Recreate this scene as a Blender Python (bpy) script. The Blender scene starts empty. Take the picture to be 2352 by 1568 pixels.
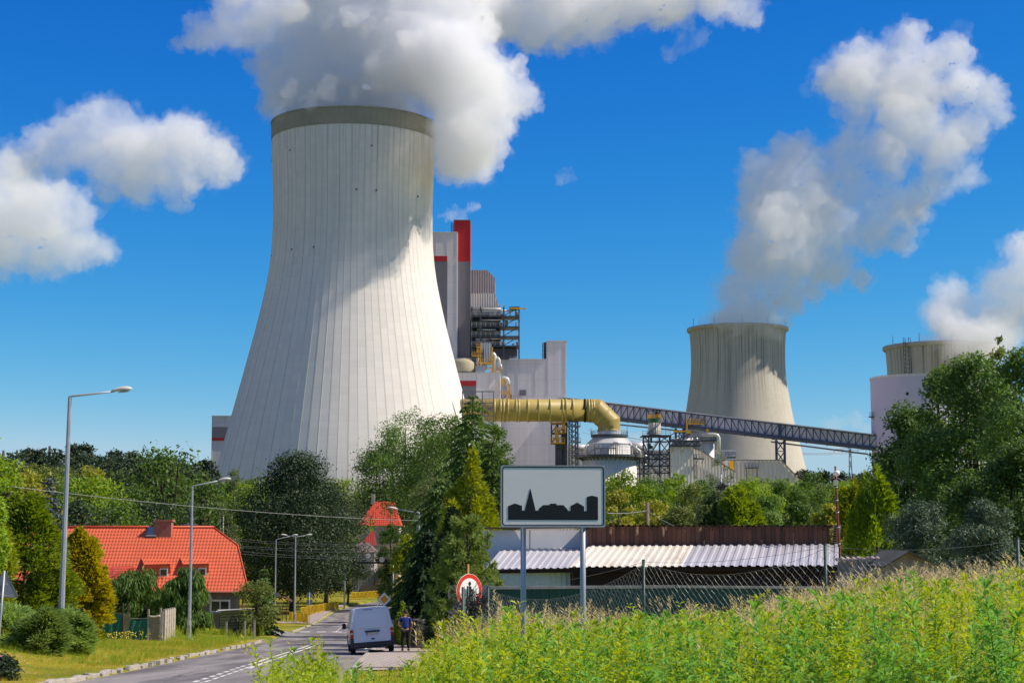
import bpy, bmesh, math, random
import numpy as np
from mathutils import Vector, Matrix, noise as mnoise

R = math.radians
SC = bpy.context.scene
COL = SC.collection
rng = random.Random(7)

# ------------------------------------------------------------------ camera
FPX, CU, CV, VH = 4000.0, 1176.0, 784.0, 1240.0
PITCH = math.atan((VH - CV) / FPX)
cp, sp = math.cos(PITCH), math.sin(PITCH)
cam = bpy.data.cameras.new('camera'); cam_o = bpy.data.objects.new('camera', cam); COL.objects.link(cam_o)
cam.sensor_width = 36; cam.lens = 36 * FPX / 2352
cam.clip_start = 0.3; cam.clip_end = 30000
cam_o.location = (0, 0, 0); cam_o.rotation_euler = (R(90) + PITCH, 0, 0)
SC.camera = cam_o


def P(u, v, d):
    """the point in the place seen at photo position (u, v), d metres ahead"""
    a = (u - CU) / FPX; b = -(v - CV) / FPX
    fy = cp - b * sp; fz = sp + b * cp
    t = d / fy
    return Vector((a * t, d, fz * t))


def ppm(d):
    return FPX / d


# ------------------------------------------------------------------ objects
def link(name, me, mat=None, parent=None):
    o = bpy.data.objects.new(name, me); COL.objects.link(o)
    if mat is not None:
        for m in (mat if isinstance(mat, (list, tuple)) else [mat]):
            me.materials.append(m)
    if parent is not None:
        o.parent = parent
    return o


def tag(o, label=None, cat=None, group=None, kind=None):
    if label: o['label'] = label
    if cat: o['category'] = cat
    if group: o['group'] = group
    if kind: o['kind'] = kind
    return o


def thing(name, label, cat, loc=(0, 0, 0), rz=0.0, group=None):
    o = bpy.data.objects.new(name, None); COL.objects.link(o)
    o.location = loc; o.rotation_euler = (0, 0, rz); o.empty_display_size = 0.3
    return tag(o, label, cat, group)


KIDS = {}


def copy_tree(o, parent=None):
    c = o.copy(); COL.objects.link(c)
    if parent is not None:
        c.parent = parent
    for ch in list(o.children):
        copy_tree(ch, c)
    return c


class MB:
    """collects faces, becomes ONE mesh object"""

    def __init__(s):
        s.v = []; s.f = []; s.m = []; s.sm = []

    def face(s, pts, m=0, sm=False):
        i = len(s.v); s.v += [tuple(p) for p in pts]
        s.f.append(list(range(i, i + len(pts)))); s.m.append(m); s.sm.append(sm)

    def box(s, c, d, m=0, M=None, b=0.0):
        x, y, z = d[0] / 2, d[1] / 2, d[2] / 2
        pts = [Vector((sx * x, sy * y, sz * z)) for sz in (-1, 1) for sy in (-1, 1) for sx in (-1, 1)]
        if M is not None:
            pts = [M @ p for p in pts]
        c = Vector(c); i = len(s.v); s.v += [tuple(p + c) for p in pts]
        for q in ((0, 2, 3, 1), (4, 5, 7, 6), (0, 1, 5, 4), (2, 6, 7, 3), (0, 4, 6, 2), (1, 3, 7, 5)):
            s.f.append([i + k for k in q]); s.m.append(m); s.sm.append(False)

    def bar(s, a, b, w, h=None, m=0, up=(0, 0, 1)):
        a = Vector(a); b = Vector(b); h = h or w
        d = b - a; L = d.length
        if L < 1e-6: return
        d /= L; up = Vector(up)
        if abs(d.dot(up)) > 0.98: up = Vector((1, 0, 0))
        x = d.cross(up).normalized(); z = x.cross(d)
        M = Matrix((x, d, z)).transposed()
        s.box((a + b) / 2, (w, L, h), m, M)

    def tube(s, pts, r, n=8, m=0, cap=True, sm=True):
        pts = [Vector(p) for p in pts]
        rs = r if isinstance(r, (list, tuple)) else [r] * len(pts)
        i0 = len(s.v); ref = None
        for k, p in enumerate(pts):
            d = (pts[min(k + 1, len(pts) - 1)] - pts[max(k - 1, 0)]).normalized()
            if ref is None:
                ref = Vector((0, 0, 1)) if abs(d.z) < 0.9 else Vector((1, 0, 0))
            x = d.cross(ref).normalized(); y = x.cross(d).normalized(); ref = y if abs(y.dot(d)) < .9 else ref
            for j in range(n):
                t = 2 * math.pi * j / n
                s.v.append(tuple(p + (x * math.cos(t) + y * math.sin(t)) * rs[k]))
        for k in range(len(pts) - 1):
            for j in range(n):
                a = i0 + k * n + j; b = i0 + k * n + (j + 1) % n
                s.f.append([a, b, b + n, a + n]); s.m.append(m); s.sm.append(sm)
        if cap:
            s.f.append([i0 + j for j in range(n)][::-1]); s.m.append(m); s.sm.append(False)
            e = i0 + (len(pts) - 1) * n
            s.f.append([e + j for j in range(n)]); s.m.append(m); s.sm.append(False)

    def cyl(s, c, r, h, n=16, m=0, r2=None, cap=True):
        c = Vector(c)
        s.tube([c, c + Vector((0, 0, h))], [r, r if r2 is None else r2], n, m, cap)

    def lathe(s, prof, n=48, m=0, c=(0, 0, 0), sm=True, a0=0, a1=2 * math.pi):
        c = Vector(c); i0 = len(s.v); full = abs(a1 - a0 - 2 * math.pi) < 1e-6
        nn = n if full else n + 1
        for (r, z) in prof:
            for j in range(nn):
                t = a0 + (a1 - a0) * j / n
                s.v.append((c.x + r * math.cos(t), c.y + r * math.sin(t), c.z + z))
        for k in range(len(prof) - 1):
            for j in range(n):
                a = i0 + k * nn + j; b = i0 + k * nn + (j + 1) % nn
                s.f.append([a, b, b + nn, a + nn]); s.m.append(m); s.sm.append(sm)

    def prism(s, poly, z0, z1, m=0, M=None, cap_m=None):
        """poly: 2-D outline (x, y), extruded from z0 to z1, placed by M"""
        M = M or Matrix.Identity(4); n = len(poly); i = len(s.v)
        ar = sum(poly[k][0] * poly[(k + 1) % n][1] - poly[(k + 1) % n][0] * poly[k][1] for k in range(n))
        if ar < 0: poly = poly[::-1]
        s.v += [tuple(M @ Vector((p[0], p[1], z0))) for p in poly] + [tuple(M @ Vector((p[0], p[1], z1))) for p in poly]
        s.f.append([i + k for k in range(n)][::-1]); s.m.append(m if cap_m is None else cap_m); s.sm.append(False)
        s.f.append([i + n + k for k in range(n)]); s.m.append(m if cap_m is None else cap_m); s.sm.append(False)
        for k in range(n):
            k2 = (k + 1) % n
            s.f.append([i + k, i + k2, i + n + k2, i + n + k]); s.m.append(m); s.sm.append(False)

    def build(s, name, mat, parent=None, bevel=0.0, seg=2, org=None, each=False):
        if each:                                     # every loose piece an object of its own
            par = list(range(len(s.v)))
            def fd(a):
                while par[a] != a: par[a] = par[par[a]]; a = par[a]
                return a
            for f in s.f:
                r0 = fd(f[0])
                for q in f[1:]: par[fd(q)] = r0
            grp = {}
            for k, f in enumerate(s.f): grp.setdefault(fd(f[0]), []).append(k)
            for ks in grp.values():
                m = MB(); mp = {}
                for k in ks:
                    for q in s.f[k]:
                        if q not in mp: mp[q] = len(m.v); m.v.append(s.v[q])
                    m.f.append([mp[q] for q in s.f[k]]); m.m.append(s.m[k]); m.sm.append(s.sm[k])
                o = m.build(name, mat, parent, bevel, seg, org)
            return o
        me = bpy.data.meshes.new(name)
        if org is None and parent is not None and parent.parent is None and not parent.get('own'):
            org = parent.location
        elif org is None and parent is not None and parent.parent is not None:
            org = parent.parent.location
        if org is not None:
            ox, oy, oz = org
            s.v = [(p[0] - ox, p[1] - oy, p[2] - oz) for p in s.v]
        me.from_pydata(s.v, [], s.f)
        me.polygons.foreach_set('material_index', s.m)
        me.polygons.foreach_set('use_smooth', s.sm)
        me.update()
        o = link(name, me, mat, parent)
        if bevel > 0:
            b = o.modifiers.new('bevel', 'BEVEL'); b.width = bevel; b.segments = seg; b.limit_method = 'ANGLE'; b.angle_limit = R(35)
        return o


def np_mesh(name, V, F, smooth=False, col=None):
    """V (n,3), F (m,k) -> mesh, fast"""
    V = np.asarray(V, np.float32); F = np.asarray(F, np.int32)
    me = bpy.data.meshes.new(name); m, k = F.shape
    me.vertices.add(len(V)); me.vertices.foreach_set('co', V.ravel())
    me.loops.add(m * k); me.loops.foreach_set('vertex_index', F.ravel())
    me.polygons.add(m); me.polygons.foreach_set('loop_start', np.arange(0, m * k, k, dtype=np.int32))
    if smooth: me.polygons.foreach_set('use_smooth', np.ones(m, bool))
    if col is not None:
        at = me.attributes.new('tint', 'FLOAT', 'POINT'); at.data.foreach_set('value', np.asarray(col, np.float32))
    me.update(calc_edges=True); me.validate()
    return me


# ------------------------------------------------------------------ materials
def new_mat(name):
    m = bpy.data.materials.new(name); m.use_nodes = True
    nt = m.node_tree; nt.nodes.clear()
    out = nt.nodes.new('ShaderNodeOutputMaterial')
    return m, nt, out


def nd(nt, t, **kw):
    n = nt.nodes.new('ShaderNode' + t)
    for k, v in kw.items():
        if k.startswith('i_'):
            key = k[2:]
            key = int(key) if key.isdigit() else key.replace('_', ' ')
            n.inputs[key].default_value = v
        else:
            setattr(n, k, v)
    return n


def pm(name, c1, c2=None, scale=1.0, rough=0.6, metal=0.0, bump=0.0, bscale=None, lo=0.35, hi=0.65, detail=5, stretch=None, spec=0.4, coat=0.0):
    """principled paint / stone / metal with a noise-mixed colour"""
    m, nt, out = new_mat(name)
    b = nd(nt, 'BsdfPrincipled'); nt.links.new(b.outputs[0], out.inputs[0])
    b.inputs['Roughness'].default_value = rough; b.inputs['Metallic'].default_value = metal
    b.inputs['Specular IOR Level'].default_value = spec
    b.inputs['Coat Weight'].default_value = coat
    c2 = c2 or tuple(x * 0.82 for x in c1)
    tc = nd(nt, 'TexCoord'); src = tc.outputs['Object']
    if stretch:
        mp = nd(nt, 'Mapping'); mp.inputs['Scale'].default_value = stretch
        nt.links.new(src, mp.inputs[0]); src = mp.outputs[0]
    nz = nd(nt, 'TexNoise', i_Scale=scale, i_Detail=detail, i_Roughness=0.6); nt.links.new(src, nz.inputs['Vector'])
    mr = nd(nt, 'MapRange'); mr.inputs[1].default_value = lo; mr.inputs[2].default_value = hi
    nt.links.new(nz.outputs[0], mr.inputs[0])
    mx = nd(nt, 'MixRGB'); mx.inputs[1].default_value = (*c1, 1); mx.inputs[2].default_value = (*c2, 1)
    nt.links.new(mr.outputs[0], mx.inputs[0]); nt.links.new(mx.outputs[0], b.inputs['Base Color'])
    if bump > 0:
        n2 = nd(nt, 'TexNoise', i_Scale=bscale or scale * 4, i_Detail=4.0); nt.links.new(src, n2.inputs['Vector'])
        bp = nd(nt, 'Bump', i_Strength=bump, i_Distance=0.05); nt.links.new(n2.outputs[0], bp.inputs['Height'])
        nt.links.new(bp.outputs[0], b.inputs['Normal'])
    m['_c'] = 1
    return m


def leaf_mat(name, ca, cb, trans=0.35, rough=0.6, big=0.25, spec=0.25):
    """leaves: hue varies leaf by leaf and in broad patches, light passes through"""
    m, nt, out = new_mat(name)
    g = nd(nt, 'NewGeometry'); tc = nd(nt, 'TexCoord'); oi = nd(nt, 'ObjectInfo')
    nz = nd(nt, 'TexNoise', i_Scale=big, i_Detail=2.0); nt.links.new(tc.outputs['Object'], nz.inputs['Vector'])
    a = nd(nt, 'Math', operation='MULTIPLY', i_1=0.55); nt.links.new(g.outputs['Random Per Island'], a.inputs[0])
    mr = nd(nt, 'MapRange'); mr.inputs[1].default_value = .35; mr.inputs[2].default_value = .65; mr.inputs[4].default_value = .45
    nt.links.new(nz.outputs[0], mr.inputs[0])
    s = nd(nt, 'Math', operation='ADD'); nt.links.new(a.outputs[0], s.inputs[0]); nt.links.new(mr.outputs[0], s.inputs[1])
    mx = nd(nt, 'MixRGB'); mx.inputs[1].default_value = (*ca, 1); mx.inputs[2].default_value = (*cb, 1)
    nt.links.new(s.outputs[0], mx.inputs[0])
    hs = nd(nt, 'HueSaturation'); nt.links.new(mx.outputs[0], hs.inputs['Color'])
    v = nd(nt, 'MapRange'); v.inputs[3].default_value = .8; v.inputs[4].default_value = 1.2; nt.links.new(oi.outputs['Random'], v.inputs[0])
    nt.links.new(v.outputs[0], hs.inputs['Value'])
    b = nd(nt, 'BsdfPrincipled', i_Roughness=rough); b.inputs['Specular IOR Level'].default_value = spec
    nt.links.new(hs.outputs[0], b.inputs['Base Color'])
    t = nd(nt, 'BsdfTranslucent'); h2 = nd(nt, 'HueSaturation', i_Hue=.485, i_Saturation=1.1, i_Value=1.5)
    nt.links.new(hs.outputs[0], h2.inputs['Color']); nt.links.new(h2.outputs[0], t.inputs[0])
    ms = nd(nt, 'MixShader', i_0=trans); nt.links.new(b.outputs[0], ms.inputs[1]); nt.links.new(t.outputs[0], ms.inputs[2])
    nt.links.new(ms.outputs[0], out.inputs[0])
    return m


# ------------------------------------------------------------------ light
SUN_AZ, SUN_EL = R(94.5), R(46)          # azimuth from straight ahead (+Y) towards the right (+X)
sdir = Vector((math.sin(SUN_AZ) * math.cos(SUN_EL), math.cos(SUN_AZ) * math.cos(SUN_EL), math.sin(SUN_EL)))
sl = bpy.data.lights.new('sun', 'SUN'); sl.energy = 5.0; sl.angle = R(0.5); sl.color = (1.0, 0.90, 0.76)
so = bpy.data.objects.new('sun', sl); COL.objects.link(so)
so.rotation_euler = sdir.to_track_quat('Z', 'Y').to_euler()
W = bpy.data.worlds.new('World'); SC.world = W; W.use_nodes = True
wn = W.node_tree; wn.nodes.clear()
wo = wn.nodes.new('ShaderNodeOutputWorld'); bg = wn.nodes.new('ShaderNodeBackground'); bg.inputs[1].default_value = 0.11
sk = wn.nodes.new('ShaderNodeTexSky'); sk.sky_type = 'NISHITA'; sk.sun_disc = False
sk.sun_elevation = SUN_EL; sk.sun_rotation = SUN_AZ; sk.altitude = 200; sk.air_density = 1.0; sk.dust_density = 0.3; sk.ozone_density = 3.0
sk.dust_density = 0.0; sk.ozone_density = 6.0
sepc = wn.nodes.new('ShaderNodeSeparateColor'); comc = wn.nodes.new('ShaderNodeCombineColor')
wn.links.new(sk.outputs[0], sepc.inputs[0])
for ci, (pw, am) in enumerate(((2.9, 2.05), (1.42, .87), (.62, .84))):     # a deeper, clearer blue than the plain model
    n1 = wn.nodes.new('ShaderNodeMath'); n1.operation = 'MULTIPLY'; n1.inputs[1].default_value = .13
    n2 = wn.nodes.new('ShaderNodeMath'); n2.operation = 'POWER'; n2.inputs[1].default_value = pw
    n3 = wn.nodes.new('ShaderNodeMath'); n3.operation = 'MULTIPLY'; n3.inputs[1].default_value = am / .13
    wn.links.new(sepc.outputs[ci], n1.inputs[0]); wn.links.new(n1.outputs[0], n2.inputs[0]); wn.links.new(n2.outputs[0], n3.inputs[0])
    n4 = wn.nodes.new('ShaderNodeMath'); n4.operation = 'MINIMUM'; n4.inputs[1].default_value = (.40, .60, .9)[ci] / .13
    wn.links.new(n3.outputs[0], n4.inputs[0]); wn.links.new(n4.outputs[0], comc.inputs[ci])
# white cloud noise added to the unseen upper sky to brighten the shade
wtc = wn.nodes.new('ShaderNodeTexCoord'); wnz = wn.nodes.new('ShaderNodeTexNoise'); wnz.inputs['Scale'].default_value = 2.2; wnz.inputs['Detail'].default_value = 7; wnz.inputs['Roughness'].default_value = .55
wn.links.new(wtc.outputs['Generated'], wnz.inputs['Vector'])
wmr = wn.nodes.new('ShaderNodeMapRange'); wmr.interpolation_type = 'SMOOTHSTEP'; wmr.inputs[1].default_value = .44; wmr.inputs[2].default_value = .58; wn.links.new(wnz.outputs[0], wmr.inputs[0])
wsp = wn.nodes.new('ShaderNodeSeparateXYZ'); wn.links.new(wtc.outputs['Generated'], wsp.inputs[0])
wel = wn.nodes.new('ShaderNodeMapRange'); wel.interpolation_type = 'SMOOTHSTEP'; wel.inputs[1].default_value = .38; wel.inputs[2].default_value = .60; wn.links.new(wsp.outputs[2], wel.inputs[0])
wml = wn.nodes.new('ShaderNodeMath'); wml.operation = 'MULTIPLY'; wn.links.new(wmr.outputs[0], wml.inputs[0]); wn.links.new(wel.outputs[0], wml.inputs[1])
wmx = wn.nodes.new('ShaderNodeMixRGB'); wmx.inputs[2].default_value = (2.1, 1.95, 1.8, 1)
wn.links.new(wml.outputs[0], wmx.inputs[0]); wn.links.new(comc.outputs[0], wmx.inputs[1])
wn.links.new(wmx.outputs[0], bg.inputs[0]); wn.links.new(bg.outputs[0], wo.inputs[0])

SC.render.engine = 'CYCLES'
cy = SC.cycles
cy.use_denoising = True
cy.max_bounces = 12; cy.diffuse_bounces = 3; cy.glossy_bounces = 3; cy.transmission_bounces = 6; cy.transparent_max_bounces = 12
cy.volume_bounces = 10; cy.volume_step_rate = 1.0; cy.volume_max_steps = 128
cy.use_adaptive_sampling = True; cy.adaptive_threshold = 0.02
SC.view_settings.view_transform = 'Standard'; SC.view_settings.look = 'None'
SC.view_settings.exposure = 0.25; SC.view_settings.gamma = 1.0; SC.view_settings.use_curve_mapping = False
# ------------------------------------------------------------------ ground, road, verges
ZK = ([-60, -30, 0, 20, 43, 52, 60, 70, 78, 90, 105, 122, 150, 200, 245, 290, 350, 450, 600, 1000, 9000],
      [1.4, .0, -1.45, -2.5, -3.53, -3.93, -4.26, -4.67, -4.97, -5.47, -6.0, -6.65, -7.75, -9.5, -9.65, -10.0, -10.2, -11, -12.5, -13.2, -13.2])
XK = ([-60, -30, 0, 43, 67, 89, 105, 150, 200, 245, 270, 300, 350, 420, 9000], [-2.2, -3.9, -5.5, -7.7, -9.3, -10.4, -11.3, -15.0, -19.0, -20.9, -20.6, -18.0, -9.0, 6.0, 6.0])


def smooth_tab(K, lo, hi, step, wid):
    g = np.arange(lo, hi, step); v = np.interp(g, *K)
    k = int(wid / step); ker = np.ones(2 * k + 1) / (2 * k + 1)
    vp = np.pad(v, k, mode='edge'); return g, np.convolve(vp, ker, 'valid')


ZG, ZV = smooth_tab(ZK, -60, 1200, 1.0, 10); XG, XV = smooth_tab(XK, -60, 1200, 1.0, 10)
HW = 3.5


def zroad(y): return np.interp(y, ZG, ZV)
def xroad(y): return np.interp(y, XG, XV)


def sst(a, b, x):
    t = np.clip((np.asarray(x, float) - a) / (b - a), 0, 1); return t * t * (3 - 2 * t)


def ground(x, y):
    x = np.asarray(x, float); y = np.asarray(y, float)
    s = x - xroad(y); z = zroad(y)
    left = sst(4.0, 15, -s) * (1.35 * (1 - sst(60, 92, y)) + .28 * sst(60, 90, y) * (1 - sst(140, 190, y)) + .45 * sst(108, 130, y) * (1 - sst(150, 190, y)))
    right = np.clip((s - 3.8) * .10, 0, 1.15) * (1 - sst(34, 52, y)) * (y > -50)
    right2 = -.9 * sst(6, 14, s) * sst(36, 50, y) * (1 - sst(80, 130, y)) * 0
    verge = .10 * sst(3.5, 3.75, np.abs(s)) * (1 - sst(300, 330, y))
    hill = 13 * np.exp(-(((x + 190) / 110) ** 2 + ((y - 480) / 150) ** 2))
    hollow = -.35 * (1 - sst(HW - .35, HW - .1, np.abs(s))) * (1 - sst(380, 400, y))
    return z + left + right + right2 + verge + hill + hollow


def G(x, y, dz=0.0):
    return Vector((x, y, float(ground(x, y)) + dz))


def GU(u, d, dz=0.0):
    """ground point below the line of sight through column u, d metres ahead"""
    return G(P(u, 1300, d).x, d, dz)


def nz2(nt, src, scale, detail=5.0, rough=.6):
    n = nd(nt, 'TexNoise', i_Scale=scale, i_Detail=detail, i_Roughness=rough); nt.links.new(src, n.inputs['Vector']); return n.outputs[0]


def ground_mat():
    m, nt, out = new_mat('meadow_ground'); b = nd(nt, 'BsdfPrincipled', i_Roughness=.95); b.inputs['Specular IOR Level'].default_value = .1
    nt.links.new(b.outputs[0], out.inputs[0]); tc = nd(nt, 'TexCoord'); o = tc.outputs['Object']
    cols = [(.12, .17, .02), (.30, .27, .025), (.42, .31, .07), (.22, .14, .05)]
    last = None
    rgb = nd(nt, 'RGB'); rgb.outputs[0].default_value = (*cols[0], 1); last = rgb.outputs[0]
    for k, (sc, lo, hi) in enumerate(((.12, .42, .58), (.45, .50, .66), (1.9, .63, .72))):
        mr = nd(nt, 'MapRange'); mr.inputs[1].default_value = lo; mr.inputs[2].default_value = hi
        nt.links.new(nz2(nt, o, sc, 6.0), mr.inputs[0])
        mx = nd(nt, 'MixRGB'); mx.inputs[2].default_value = (*cols[k + 1], 1); nt.links.new(mr.outputs[0], mx.inputs[0]); nt.links.new(last, mx.inputs[1]); last = mx.outputs[0]
    mul = nd(nt, 'MixRGB', blend_type='MULTIPLY', i_0=.75); nt.links.new(last, mul.inputs[1])
    g = nd(nt, 'MapRange'); g.inputs[1].default_value = .3; g.inputs[2].default_value = .7; g.inputs[3].default_value = .55; g.inputs[4].default_value = 1.35
    nt.links.new(nz2(nt, o, 7.0, 4.0), g.inputs[0]); nt.links.new(g.outputs[0], mul.inputs[2])
    nt.links.new(mul.outputs[0], b.inputs['Base Color'])
    bp = nd(nt, 'Bump', i_Strength=.9, i_Distance=.08); nt.links.new(nz2(nt, o, 9.0, 4.0), bp.inputs['Height']); nt.links.new(bp.outputs[0], b.inputs['Normal'])
    return m


ys = np.concatenate([np.arange(-40, 130, 1.0), np.arange(130, 330, 2.0), np.arange(330, 700, 10.0), np.array([720, 800, 1000, 1400, 2200, 4000, 7000, 12000])])
ss_ = np.concatenate([-np.array([9000, 4000, 2000, 1000, 600, 400, 300, 220, 160, 120, 95]), np.arange(-80, -20, 4.0), np.arange(-20, -4, .8), np.array([-3.9, -3.75, -3.5, -3.4, -3.2, -2, 0, 2, 3.2, 3.4, 3.5, 3.75, 3.9]), np.arange(4.4, 20, .8), np.arange(20, 80, 4.0), np.array([95, 120, 160, 220, 300, 400, 600, 1000, 2000, 4000, 9000])])
YY, SS = np.meshgrid(ys, ss_, indexing='ij'); XX = SS + xroad(YY); ZZ = ground(XX, YY)
V = np.stack([XX, YY, ZZ], -1).reshape(-1, 3); ns = len(ss_)
ii, jj = np.meshgrid(np.arange(len(ys) - 1), np.arange(ns - 1), indexing='ij'); a = (ii * ns + jj).ravel()
F = np.stack([a, a + 1, a + 1 + ns, a + ns], -1)
tag(link('ground', np_mesh('ground', V, F, smooth=True), ground_mat()), kind='structure')


# ---- asphalt
def asphalt():
    m, nt, out = new_mat('asphalt'); b = nd(nt, 'BsdfPrincipled', i_Roughness=.8); b.inputs['Specular IOR Level'].default_value = .3
    nt.links.new(b.outputs[0], out.inputs[0]); tc = nd(nt, 'TexCoord'); o = tc.outputs['Object']
    mp = nd(nt, 'Mapping'); mp.inputs['Scale'].default_value = (1.0, .12, 1); nt.links.new(o, mp.inputs[0])
    mx = nd(nt, 'MixRGB'); mx.inputs[1].default_value = (.13, .12, .125, 1); mx.inputs[2].default_value = (.28, .26, .255, 1)
    mr = nd(nt, 'MapRange'); mr.inputs[1].default_value = .38; mr.inputs[2].default_value = .62; nt.links.new(nz2(nt, mp.outputs[0], .9, 6.0), mr.inputs[0]); nt.links.new(mr.outputs[0], mx.inputs[0])
    m2 = nd(nt, 'MixRGB', blend_type='MULTIPLY', i_0=.5); gr = nd(nt, 'MapRange'); gr.inputs[1].default_value = .3; gr.inputs[2].default_value = .7; gr.inputs[3].default_value = .6; gr.inputs[4].default_value = 1.3
    nt.links.new(nz2(nt, o, 25.0, 3.0), gr.inputs[0]); nt.links.new(mx.outputs[0], m2.inputs[1]); nt.links.new(gr.outputs[0], m2.inputs[2])
    # cracks and patches
    vo = nd(nt, 'TexVoronoi', feature='DISTANCE_TO_EDGE', i_Scale=.22); wv = nd(nt, 'MixRGB', i_0=.35)
    nq = nd(nt, 'TexNoise', i_Scale=.8, i_Detail=4.0); nt.links.new(o, nq.inputs['Vector']); nt.links.new(o, wv.inputs[1]); nt.links.new(nq.outputs[1], wv.inputs[2]); nt.links.new(wv.outputs[0], vo.inputs['Vector'])
    lt = nd(nt, 'Math', operation='LESS_THAN', i_1=.006); nt.links.new(vo.outputs[0], lt.inputs[0]); q = nd(nt, 'Math', operation='MULTIPLY', i_1=.6); nt.links.new(lt.outputs[0], q.inputs[0])
    m3 = nd(nt, 'MixRGB'); m3.inputs[2].default_value = (.03, .03, .032, 1); nt.links.new(q.outputs[0], m3.inputs[0]); nt.links.new(m2.outputs[0], m3.inputs[1])
    nt.links.new(m3.outputs[0], b.inputs['Base Color'])
    bp = nd(nt, 'Bump', i_Strength=.4, i_Distance=.02); nt.links.new(nz2(nt, o, 40.0, 2.0), bp.inputs['Height']); nt.links.new(bp.outputs[0], b.inputs['Normal'])
    return m


M_asph = asphalt()


def ribbon(name, pts, mat, kind='structure', dz=0.0):
    """strip through pairs of 3-D points"""
    mb = MB()
    for (a, b), (c, d) in zip(pts[:-1], pts[1:]): mb.face([a, b, d, c])
    return tag(mb.build(name, mat), kind=kind)


def RP(s, y, dz=0.0):
    return Vector((float(xroad(y)) + s, y, float(zroad(y)) + dz))


yl = list(np.arange(-40, 385, 1.5))
mb = MB()
for a, b in zip(yl[:-1], yl[1:]):
    for s0, s1 in ((-HW + .02, -1.2), (-1.2, 1.2), (1.2, HW - .02)):
        mb.face([RP(s0, a), RP(s1, a), RP(s1, b), RP(s0, b)])
tag(mb.build('road', M_asph), kind='structure')
# side street on the left and its mouth
side = [(-11, 124.5), (-14, 127.5), (-18, 134), (-22, 144), (-30, 165), (-45, 190), (-70, 215)]
pts = []
for k, (x, y) in enumerate(side):
    x2, y2 = side[min(k + 1, len(side) - 1)]; x1, y1 = side[max(k - 1, 0)]
    d = Vector((x2 - x1, y2 - y1)).normalized(); n = Vector((d.y, -d.x)); w = (6.5, 4.2, 3.2, 3, 3, 3, 3)[k]
    pts.append([(x, y, d, n, w)])
mb = MB()
fine = []
for (a,), (b,) in zip(pts[:-1], pts[1:]):
    for t in np.linspace(0, 1, 9)[:-1]:
        x = a[0] + (b[0] - a[0]) * t; y = a[1] + (b[1] - a[1]) * t; n = (a[3] * (1 - t) + b[3] * t).normalized(); w = a[4] + (b[4] - a[4]) * t
        fine.append((x, y, n, w))
rows = []
for x, y, n, w in fine:
    rows.append([G(x + n.x * w * q, y + n.y * w * q, .0) for q in np.linspace(-1, 1, 9)])
for r in rows:
    for p in r:
        s_ = abs(p.x - float(xroad(p.y)))
        p.z = float(zroad(p.y)) + .012 if s_ < HW + .05 else p.z + .05
for a, b in zip(rows[:-1], rows[1:]):
    for k in range(8): mb.face([a[k], a[k + 1], b[k + 1], b[k]])
tag(mb.build('side_road', M_asph), kind='structure')

# markings
M_mark = pm('road_paint', (.72, .71, .68), (.42, .41, .40), 3.0, .6, lo=.5, hi=.75)
mb = MB()


def mark(s0, s1, y0, y1, n=None):
    n = n or max(1, int((y1 - y0) / 1.5))
    for k in range(n):
        a = y0 + (y1 - y0) * k / n; b = y0 + (y1 - y0) * (k + 1) / n
        mb.face([RP(s0, a, .006), RP(s1, a, .006), RP(s1, b, .006), RP(s0, b, .006)])


for y in np.arange(-20, 62, 2.0): mark(-.42, -.28, y, y + 1.05)
for y in np.arange(44, 62, 2.0): mark(-.12, -.02, y, y + 1.4)
mark(-.34, -.20, 62, 100); mark(.0, .14, 58, 100)
for k in range(5): mark(-3.0 + k * 1.35, -2.2 + k * 1.35, 148.5, 151.5, 1)
for y in np.arange(152, 300, 6.0): mark(-.07, .07, y, y + 3)
mark(3.0, 3.12, 86, 150)
tag(mb.build('road_markings', M_mark), kind='structure')

# kerbs: loose old stones on the left, straight kerb on the right
M_kerb = pm('kerb_stone', (.46, .41, .35), (.30, .27, .24), 2.5, .85, bump=.5, bscale=14)
rg = random.Random(21)


def kerb(s_of, y0, y1, jag, h=.12, skip=0.0):
    mb = MB(); y = y0
    while y < y1:
        L = rg.uniform(.8, 1.15)
        if rg.random() >= skip:
            a = RP(s_of(y) + rg.uniform(-jag, jag), y, h / 2 - .06 + rg.uniform(-jag, jag) * .4); b = RP(s_of(y) + rg.uniform(-jag, jag), y + L - .03, h / 2 - .06 + rg.uniform(-jag, jag) * .4)
            mb.bar(a, b, .17, h + .18)
        y += L
    return mb


tag(kerb(lambda y: -HW - .06, 20, 106, .10, .10, .24).build('kerb', M_kerb, bevel=.02), kind='structure')
tag(kerb(lambda y: HW + .08, 20, 130, .006, .10).build('kerb', M_kerb, bevel=.015), kind='structure')
tag(kerb(lambda y: -HW - .08, 146, 300, .01, .10).build('kerb', M_kerb, bevel=.015), kind='structure')


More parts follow.
